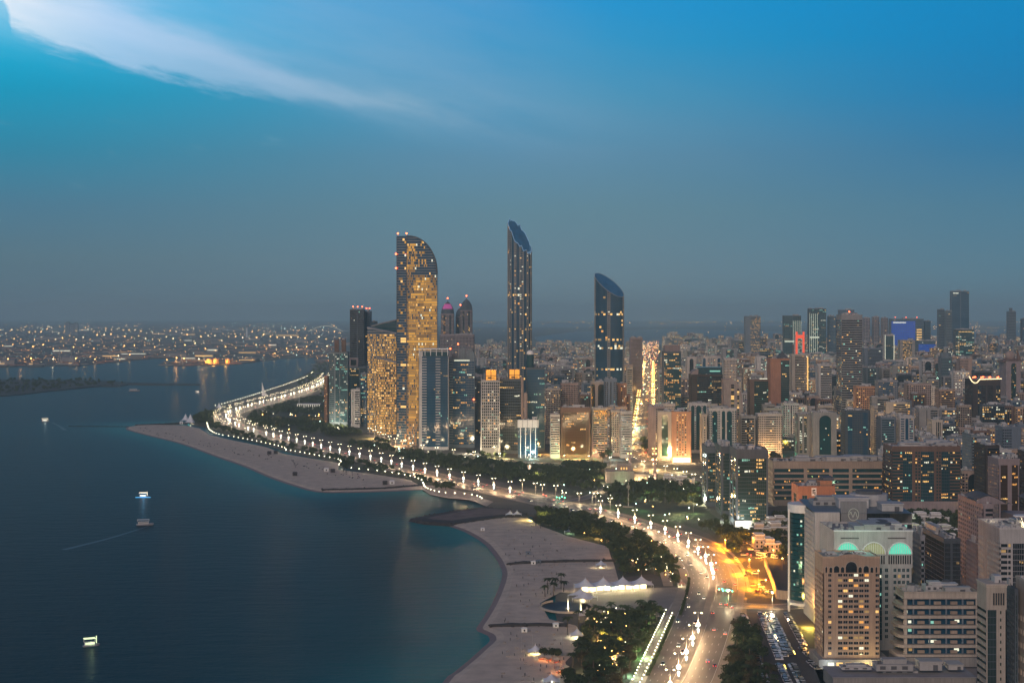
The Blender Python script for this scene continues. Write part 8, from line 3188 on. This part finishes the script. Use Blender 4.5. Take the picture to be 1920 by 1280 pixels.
def boat(px_, py_, L_, hd, label, lit_=None, dark=False, scale=1.0, glow=None):
    t_ = thing('boat', label, 'boat', (*G(px_, py_, 0), -.15), hd)
    W_ = L_ * .27
    st = [(-.5, .8), (-.2, 1), (.15, .95), (.38, .6), (.5, .04)]
    mb = MB()
    up = [(L_ * x, W_ / 2 * w_, 1.5 * L_ / 16 + (.6 if x > .3 else 0)) for x, w_ in st]
    lo = [(L_ * x * .92, W_ / 2 * w_ * .7, 0) for x, w_ in st]
    for s_ in (-1, 1):
        for i in range(4):
            q_ = [(up[i][0], s_ * up[i][1], up[i][2]), (up[i + 1][0], s_ * up[i + 1][1], up[i + 1][2]), (lo[i + 1][0], s_ * lo[i + 1][1], 0), (lo[i][0], s_ * lo[i][1], 0)]
            mb.face(q_)
    mb.face([(up[0][0], -up[0][1], up[0][2]), (up[0][0], up[0][1], up[0][2]), (lo[0][0], lo[0][1], 0), (lo[0][0], -lo[0][1], 0)])
    mb.face([(u[0], u[1], u[2]) for u in up] + [(u[0], -u[1], u[2]) for u in reversed(up)])
    mb.build('hull', M_HULLD if dark else M_HULL, t_)
    z_ = 1.5 * L_ / 16
    mb = MB()
    mb.box(-L_ * .38, L_ * .2, -W_ * .36, W_ * .36, z_, z_ + 2.1)
    mb.build('cabin', M_WHITE if not dark else M_UNIT, t_)
    mb = MB()
    for s_ in (-1, 1):
        mb.box(-L_ * .36, L_ * .18, s_ * W_ * .365 - .03, s_ * W_ * .365 + .03, z_ + .8, z_ + 1.7)
    mb.build('cabin_window', lit_ or MATS['glass dark'], t_)
    mb = MB()
    mb.box(-L_ * .44, L_ * .24, -W_ * .44, W_ * .44, z_ + 3.9, z_ + 4.15)
    for a in (-.42, .22):
        for s_ in (-1, 1):
            mb.box(L_ * a - .08, L_ * a + .08, s_ * W_ * .4 - .08, s_ * W_ * .4 + .08, z_ + 2.1, z_ + 3.9)
    mb.build('upper_canopy', M_WHITE if not dark else M_UNIT, t_)
    if lit_:
        mb = MB()
        for s_ in (-1, 1):
            mb.tube((-L_ * .44, s_ * W_ * .44, z_ + 4.3), (L_ * .24, s_ * W_ * .44, z_ + 4.3), .3, n=5)
        mb.tube((L_ * .3, 0, z_ + 1), (L_ * .3, 0, z_ + 5.5), .3, n=5)
        mb.build('deck_light', lit_, t_)
    if glow:
        light('boat light', (0, -W_, 3.5), glow[0], glow[1], .6, parent=t_)
    return t_


M_BG = mat('boat glow green', (.5, .6, .3), emit=(.85, 1, .60), es=1.1, var=0)
M_BW = mat('boat glow warm', (.8, .6, .4), emit=(1, .85, .6), es=1.4, var=0)
M_BB = mat('boat glow blue', (.1, .3, .6), emit=(.10, .55, 1), es=1.0, var=0)
boat(171, 1211, 10.5, .45, 'lit boat with yellow-green deck lights, nearest on the water', M_BG, glow=(250, (.7, 1, .5)))
boat(272, 984, 17, .2, 'unlit grey tour boat below the blue-glowing one', None)
b_ = boat(270, 932, 12, .0, 'brightly lit boat with an electric blue waterline glow', M_BW, glow=(700, (.1, .5, 1)))
mb = MB()
mb.tube((-9, -2.4, .4), (8, -2.4, .4), .4, n=6)
mb.build('waterline_light', M_BB, b_)
boat(85, 790, 15, .3, 'small white lit boat with a pale wake near the left edge', M_BW, glow=(700, (.8, 1, 1)))
boat(370, 737, 16, 1.2, 'tiny lit boat off the far promenade', M_BW, glow=(600, (.8, .9, 1)))
boat(252, 733, 30, .0, 'low pale ferry beneath the island point', None)
# wakes: pale foam streaks lying on the water
mb = MB()
for pts_, w_ in (([(88, 790), (100, 793), (112, 799), (122, 806)], 3), ([(278, 986), (240, 998), (200, 1010), (160, 1020), (120, 1030)], 2.2)):
    L = [Vector((*G(x, y, 0), 0)) for x, y in pts_]
    L = smooth_line(L, 12)
    N = normals(L)
    n = len(L)
    for i in range(n - 1):
        a, b2 = w_ * (.4 + i / n), w_ * (.4 + (i + 1) / n)
        mb.face([(L[i].x - N[i].x * a, L[i].y - N[i].y * a, .03), (L[i].x + N[i].x * a, L[i].y + N[i].y * a, .03), (L[i + 1].x + N[i + 1].x * b2, L[i + 1].y + N[i + 1].y * b2, .03), (L[i + 1].x - N[i + 1].x * b2, L[i + 1].y - N[i + 1].y * b2, .03)])
o = mb.build('wake_foam', mat('wake foam', (.06, .11, .14), .5, var=.4, scale=.3), None, 'stuff')
tag(o, 'faint pale wakes trailing the boats', None)

# ------------------------------------------------------------------ the port across the water
rp = random.Random(6)
M_SHED = mat('shed metal', (.22, .20, .20), .7, var=.15, scale=.02, objvar=.3)
n_sh = 0
SHN = []
for _ in range(400):
    if n_sh >= 58:
        break
    px_, py_ = rp.uniform(-60, 600), 601 + 84 * rp.random() ** 1.5
    x, y = G(px_, py_)
    q = (px_, py_)
    if not inpoly(px_, py_, LAND) or not inpoly(px_, py_ + .8, LAND) or any(abs(a - px_) < 12 and abs(b_ - py_) < 2.0 for a, b_ in SHN) or py_ < 607:
        continue
    SHN.append(q)
    W_ = rp.uniform(50, 130) * (1 if y < 12000 else 1.8)
    h = rp.uniform(9, 18) * (1 if y < 12000 else 1.5)
    D_ = rp.uniform(30, 70)
    where = 'on the quay' if py_ > 672 else ('in the middle of the port' if py_ > 640 else 'at the back of the port')
    t_ = thing('warehouse', f'low {"lit" if n_sh % 3 == 0 else "dim"} port shed {where}, {nth(n_sh)}' , 'warehouse', (x, y, LZ), rp.uniform(-.3, .3), 'port sheds')
    t_['px'] = px_
    mb = MB()
    mb.box(-W_ / 2, W_ / 2, 0, D_, 0, h)
    mb.build('wall', M_SHED, t_)
    mb = MB()
    mb.mesh_part([(-W_ / 2, -1, h), (W_ / 2, -1, h), (W_ / 2, D_, h), (-W_ / 2, D_, h), (-W_ / 2, D_ / 2, h * 1.35), (W_ / 2, D_ / 2, h * 1.35)], [(0, 1, 5, 4), (2, 3, 4, 5), (1, 2, 5), (3, 0, 4)])
    mb.build('roof', M_ROOF, t_)
    mb = MB()
    if n_sh % 3 == 0:
        mb.box(-W_ / 2 + 3, W_ / 2 - 3, -.6, -.1, h * .55, h * .8)
        mb.build('lit_windows', LIT[0] if rp.random() < .5 else LIT[2], t_, kind='stuff')
    n_sh += 1
ws = sorted([o for o in bpy.data.objects if o.get('category') == 'warehouse'], key=lambda o: o['px'])
for i, o in enumerate(ws):
    o['label'] = o['label'].rsplit(', ', 1)[0] + f', {nth(i)} of the port sheds counting from the open sea side'
    del o['px']
# masts with flood lamps
nm_ = 0
cols_ = [(M_SOD, (1, .50, .14), 'orange'), (mat('flood bulb', (.8, .7, .5), emit=(1, .74, .38), es=16, var=0), (1, .8, .5), 'yellowish white'), (M_COOL, (.7, 1, .85), 'greenish')]
mlist = []
row1 = [(15, 684), (58, 684), (100, 684), (142, 684), (178, 682), (205, 680), (222, 677), (243, 675), (282, 672), (313, 683), (331, 683), (345, 684), (373, 684), (412, 684), (431, 684), (455, 681), (495, 672), (515, 670), (540, 669), (575, 669)]
row2 = [(x_, 658 + rp.uniform(-5, 5)) for x_ in range(5, 620, 19)]
row3 = [(x_, 642 + rp.uniform(-5, 5)) for x_ in range(0, 640, 13)]
row4 = [(x_, 628 + rp.uniform(-4, 4)) for x_ in range(0, 640, 11)]
row5 = [(x_ + rp.uniform(-4, 4), 619 + rp.uniform(-3, 4)) for x_ in list(range(40, 200, 6)) + list(range(210, 290, 14)) + list(range(320, 390, 9)) + list(range(440, 640, 8))]
for ri, row_ in enumerate((row1, row2, row3, row4, row5)):
    for (x_, y_) in row_:
        if not inpoly(x_ if x_ > -50 else 0, y_ + .3, LAND):
            continue
        mlist.append((x_, y_, ri))
mlist.sort(key=lambda q_: (q_[2], q_[0]))
protos = {}
cnt = {}
for (x_, y_, ri) in mlist:
    cidx = {0: rp.choice([0, 0, 0, 1]), 1: rp.choice([0, 0, 0, 1]), 2: rp.choice([0, 0, 1, 1]), 3: rp.choice([0, 0, 1]), 4: rp.choice([1, 2, 0, 2] if x_ > 420 else [1, 1, 0, 0])}[ri]
    bright = ri in (0,) or rp.random() < .3
    key = (cidx, bright and ri == 0)
    X, Y_ = G(x_, y_)
    s_ = min(1.7, max(1.0, Y_ / 7000))
    c_ = cnt.setdefault((ri, cidx), 0)
    cnt[(ri, cidx)] += 1
    lb = f'{cols_[cidx][2]} flood mast {["on the port quay", "behind the quay", "across the middle of the port", "on the far side of the port", "on the port skyline"][ri]}, {nth(c_)} of its colour from the open sea side'
    if key not in protos:
        t_ = thing('flood_mast', lb, 'lamp mast', (X, Y_, LZ), 0, 'flood masts of the port', s_)
        mb = MB()
        mb.tube((0, 0, 0), (0, 0, 24), .5, .3, n=5)
        mb.build('mast', M_STEEL, t_)
        mb = MB()
        mb.ball((0, 0, 24), 1.5, 7, 5)
        mb.build('flood_lamp', cols_[cidx][0], t_)
        if key[1]:
            light('flood light', (0, -6, 21), 9000, cols_[cidx][1], 3.5, parent=t_)
        protos[key] = t_
    else:
        dup(protos[key], (X, Y_, LZ), 0, lb, 'flood masts of the port', s_ * rp.choice([.6, .8, 1, 1.1]))
# broad glow over the yards
for (x_, y_, p_) in ((40, 676, 3), (160, 668, 4), (230, 660, 4), (330, 678, 2.5), (380, 676, 3), (430, 676, 2), (120, 640, 8), (250, 640, 8), (380, 640, 6), (500, 650, 6), (560, 655, 5), (100, 622, 14), (160, 620, 16), (500, 625, 14), (560, 620, 14)):
    X, Y_ = G(x_, y_)
    light('yard light', (X, Y_, 16), p_ * .7e5, (1, .45, .14) if y_ > 630 else (1, .85, .6), 5)
mb = MB()
for _ in range(900):
    x_, y_ = rp.uniform(-20, 650), 606 + 78 * rp.random() ** .9
    if not inpoly(x_, y_, LAND):
        continue
    X, Y_ = G(x_, y_)
    mb.ball((X, Y_, rp.uniform(5, 16)), rp.uniform(.3, .7) * max(1, Y_ / 9000), 4, 3, rp.choice([0, 0, 0, 0, 1, 2]))
for _ in range(420):
    x_, y_ = rp.uniform(880, 1920), rp.choice([603 + rp.random() * 6, 602.5 + rp.random() * 3, 612 + rp.random() * 14 if rp.random() < .3 else 604])
    X, Y_ = G(x_, y_)
    mb.ball((X, Y_, rp.uniform(5, 16)), rp.uniform(.5, 1.0) * max(1, Y_ / 9000), 4, 3, rp.choice([0, 0, 0, 1]))
for _ in range(170):
    x_, y_ = rp.gauss(1800, 45), 612 + rp.random() * 14
    X, Y_ = G(x_, y_)
    mb.ball((X, Y_, rp.uniform(5, 16)), rp.uniform(.5, 1.0) * max(1, Y_ / 9000), 4, 3, rp.choice([0, 0, 1]))
tag(mb.build('far_lights', [M_SOD, MATS['flood bulb'], M_COOL], None, 'stuff'), 'carpet of tiny far lights over the port and horizon', None)
# dark low port land relief: bushes and stacks
mb = MB()
for _ in range(1400):
    x_, y_ = rp.uniform(-20, 660), 604 + 82 * rp.random()
    if not inpoly(x_, y_, LAND):
        continue
    X, Y_ = G(x_, y_)
    s_ = rp.uniform(5, 30)
    h = rp.uniform(1.5, 5)
    mb.box(X - s_, X + s_, Y_, Y_ + rp.uniform(8, 25), LZ, LZ + h, rp.randrange(4), bottom=False)
tag(mb.build('port_clutter', [MATS['wall brown'], MATS['wall slate'], MATS['wall concrete'], MATS['wall terracotta']], None, 'stuff'), 'dark container stacks and scrub spread over the port land', None)
# cranes
for i, (x_, y_, h) in enumerate([(112, 682, 62), (134, 682, 66), (340, 684, 40), (240, 674, 34), (8, 686, 40)]):
    t_ = thing('harbour_crane', f'slender harbour crane on the port quay, {["first", "second", "on the middle pier", "by the basin", "at the picture edge"][i]}', 'crane', (*G(x_, y_), LZ))
    mb = MB()
    for a in (-7, 7):
        for b_ in (-6, 6):
            mb.tube((a, b_, 0), (a * .4, b_ * .4, h * .5), .8, n=4)
    mb.tube((0, 0, h * .5), (0, 0, h), 1.6, n=5)
    mb.build('tower_frame', M_STEEL, t_)
    mb = MB()
    mb.tube((-10, 0, h * .62), (34, 0, h * 1.05), .8, n=4)
    mb.tube((0, 0, h), (34, 0, h * 1.05), .3, n=3)
    mb.build('jib', M_STEEL, t_)
# ships at the quay
for i, (x_, y_, L_) in enumerate([(16, 687.5, 70), (68, 688, 60), (140, 686.8, 50), (222, 679, 40)]):
    t_ = thing('moored_ship', f'dark ship moored at the port quay, {nth(i)} from the picture edge', 'ship', (*G(x_, y_, 0), -.3), .05)
    mb = MB()
    P_ = [(-L_ / 2, -6), (L_ * .35, -6), (L_ / 2, 0), (L_ * .35, 6), (-L_ / 2, 6)]
    mb.prism(P_, 0, 7)
    mb.build('hull', M_HULLD, t_)
    mb = MB()
    mb.box(-L_ * .45, -L_ * .2, -5, 5, 7, 16)
    mb.build('superstructure', M_UNIT, t_)
    mb = MB()
    mb.box(-L_ * .44, -L_ * .2, -5.1, -5.01, 12, 14)
    mb.build('window', LIT[0], t_)
# storage tanks on the pier
for i, (x_, c_) in enumerate([(393, 0), (405, 0), (388, 1), (428, 0)]):
    t_ = thing('storage_tank', f'amber-lit round tank on the middle pier, {nth(i)} along', 'tank', (*G(x_, 682), LZ))
    mb = MB()
    mb.tube((0, 0, 0), (0, 0, 20 - 6 * c_), 12 - 4 * c_, n=16)
    mb.build('shell', MATS['wall orange'], t_)
    mb = MB()
    mb.tube((0, 0, 20 - 6 * c_), (0, 0, 23 - 6 * c_), 12 - 4 * c_, 2, n=16)
    mb.build('roof', M_UNIT, t_)
    light('tank light', (-6, -22, 12), 60000, (1, .5, .1), 2, parent=t_)
# far port tower, silos and the arch bridge
t_ = thing('control_tower', 'slim white control tower on the port skyline', 'tower', (*G(463, 634), LZ))
mb = MB()
mb.tube((0, 0, 0), (0, 0, 90), 9, 7, n=8)
mb.build('shaft', M_WHITE, t_)
mb = MB()
mb.tube((0, 0, 90), (0, 0, 108), 12, 14, n=10)
mb.build('cabin', MATS['wall grey'], t_)
for i, (x_, w_) in enumerate([(126, 9), (135, 9), (142, 8)]):
    X, Y_ = G(x_, 628)
    t_ = thing('grain_silo', f'faint tall silo block on the port skyline, {["outer", "middle", "inner"][i]} of three', 'silo', (X, Y_, LZ))
    mb = MB()
    h = HC + (HY - 608 + [3, 0, 1][i]) * Y_ / F
    mb.box(-w_ * Y_ / F / 2, w_ * Y_ / F / 2 - 2, 0, 40, 0, h)
    mb.build('silo_wall', MATS['wall bluegrey'], t_)
    mb = MB()
    mb.box(-14, 14, 5, 30, h, h + 9)
    mb.build('headhouse', MATS['wall slate'], t_)
Yb = 15500.0
M_BULBD = mat('bridge bulb', (.8, .7, .5), emit=(1, .85, .5), es=1.6, var=0)
t_ = thing('arch_bridge', 'far arched bridge strung with lights above the port', 'bridge', ((611 - 960) * Yb / F, Yb, LZ))
hw = 32 * Yb / F
hz0 = HC + (HY - 626) * Yb / F + 60
mb, mb2 = MB(), MB()
k = 28
for s_ in (-12, 12):
    P_ = [(-hw + 2 * hw * i / k, s_, 26 + 56 * math.sin(PI * i / k)) for i in range(k + 1)]
    for a, b_ in zip(P_[:-1], P_[1:]):
        mb.tube(a, b_, 2.6, n=5)
mb.build('arch', M_UNIT, t_)
mb = MB()
mb.box(-hw * 1.3, hw * 1.3, -12, 12, 30, 35)
mb.build('deck', M_UNIT, t_)
for i in range(2, k - 1, 2):
    mb = MB()
    mb.tube((P_[i][0], -12, 34), (P_[i][0], -12, P_[i][2]), 1.2, n=4)
    mb.build('hanger', M_UNIT, t_)
for i in range(0, k + 1):
    mb = MB()
    mb.ball((P_[i][0], -15, P_[i][2]), 2.4, 5, 4)
    mb.build('arch_bulb', M_BULBD, t_)
for i in range(6):
    mb = MB()
    x_ = -hw + 2 * hw * (i + .5) / 6
    mb.box(x_ - 4, x_ + 4, -10, 10, 0, 30)
    mb.build('pier', M_UNIT, t_)

# last look at the labels: no two things alike unless one group says so
seen = {}
for o in list(C.objects):
    if o.parent is None and o.get('label') and o.get('kind') is None:
        seen.setdefault(o['label'], []).append(o)
        ws_ = o['label'].split()
        if len(ws_) > 16:
            o['label'] = ' '.join(ws_[:16])
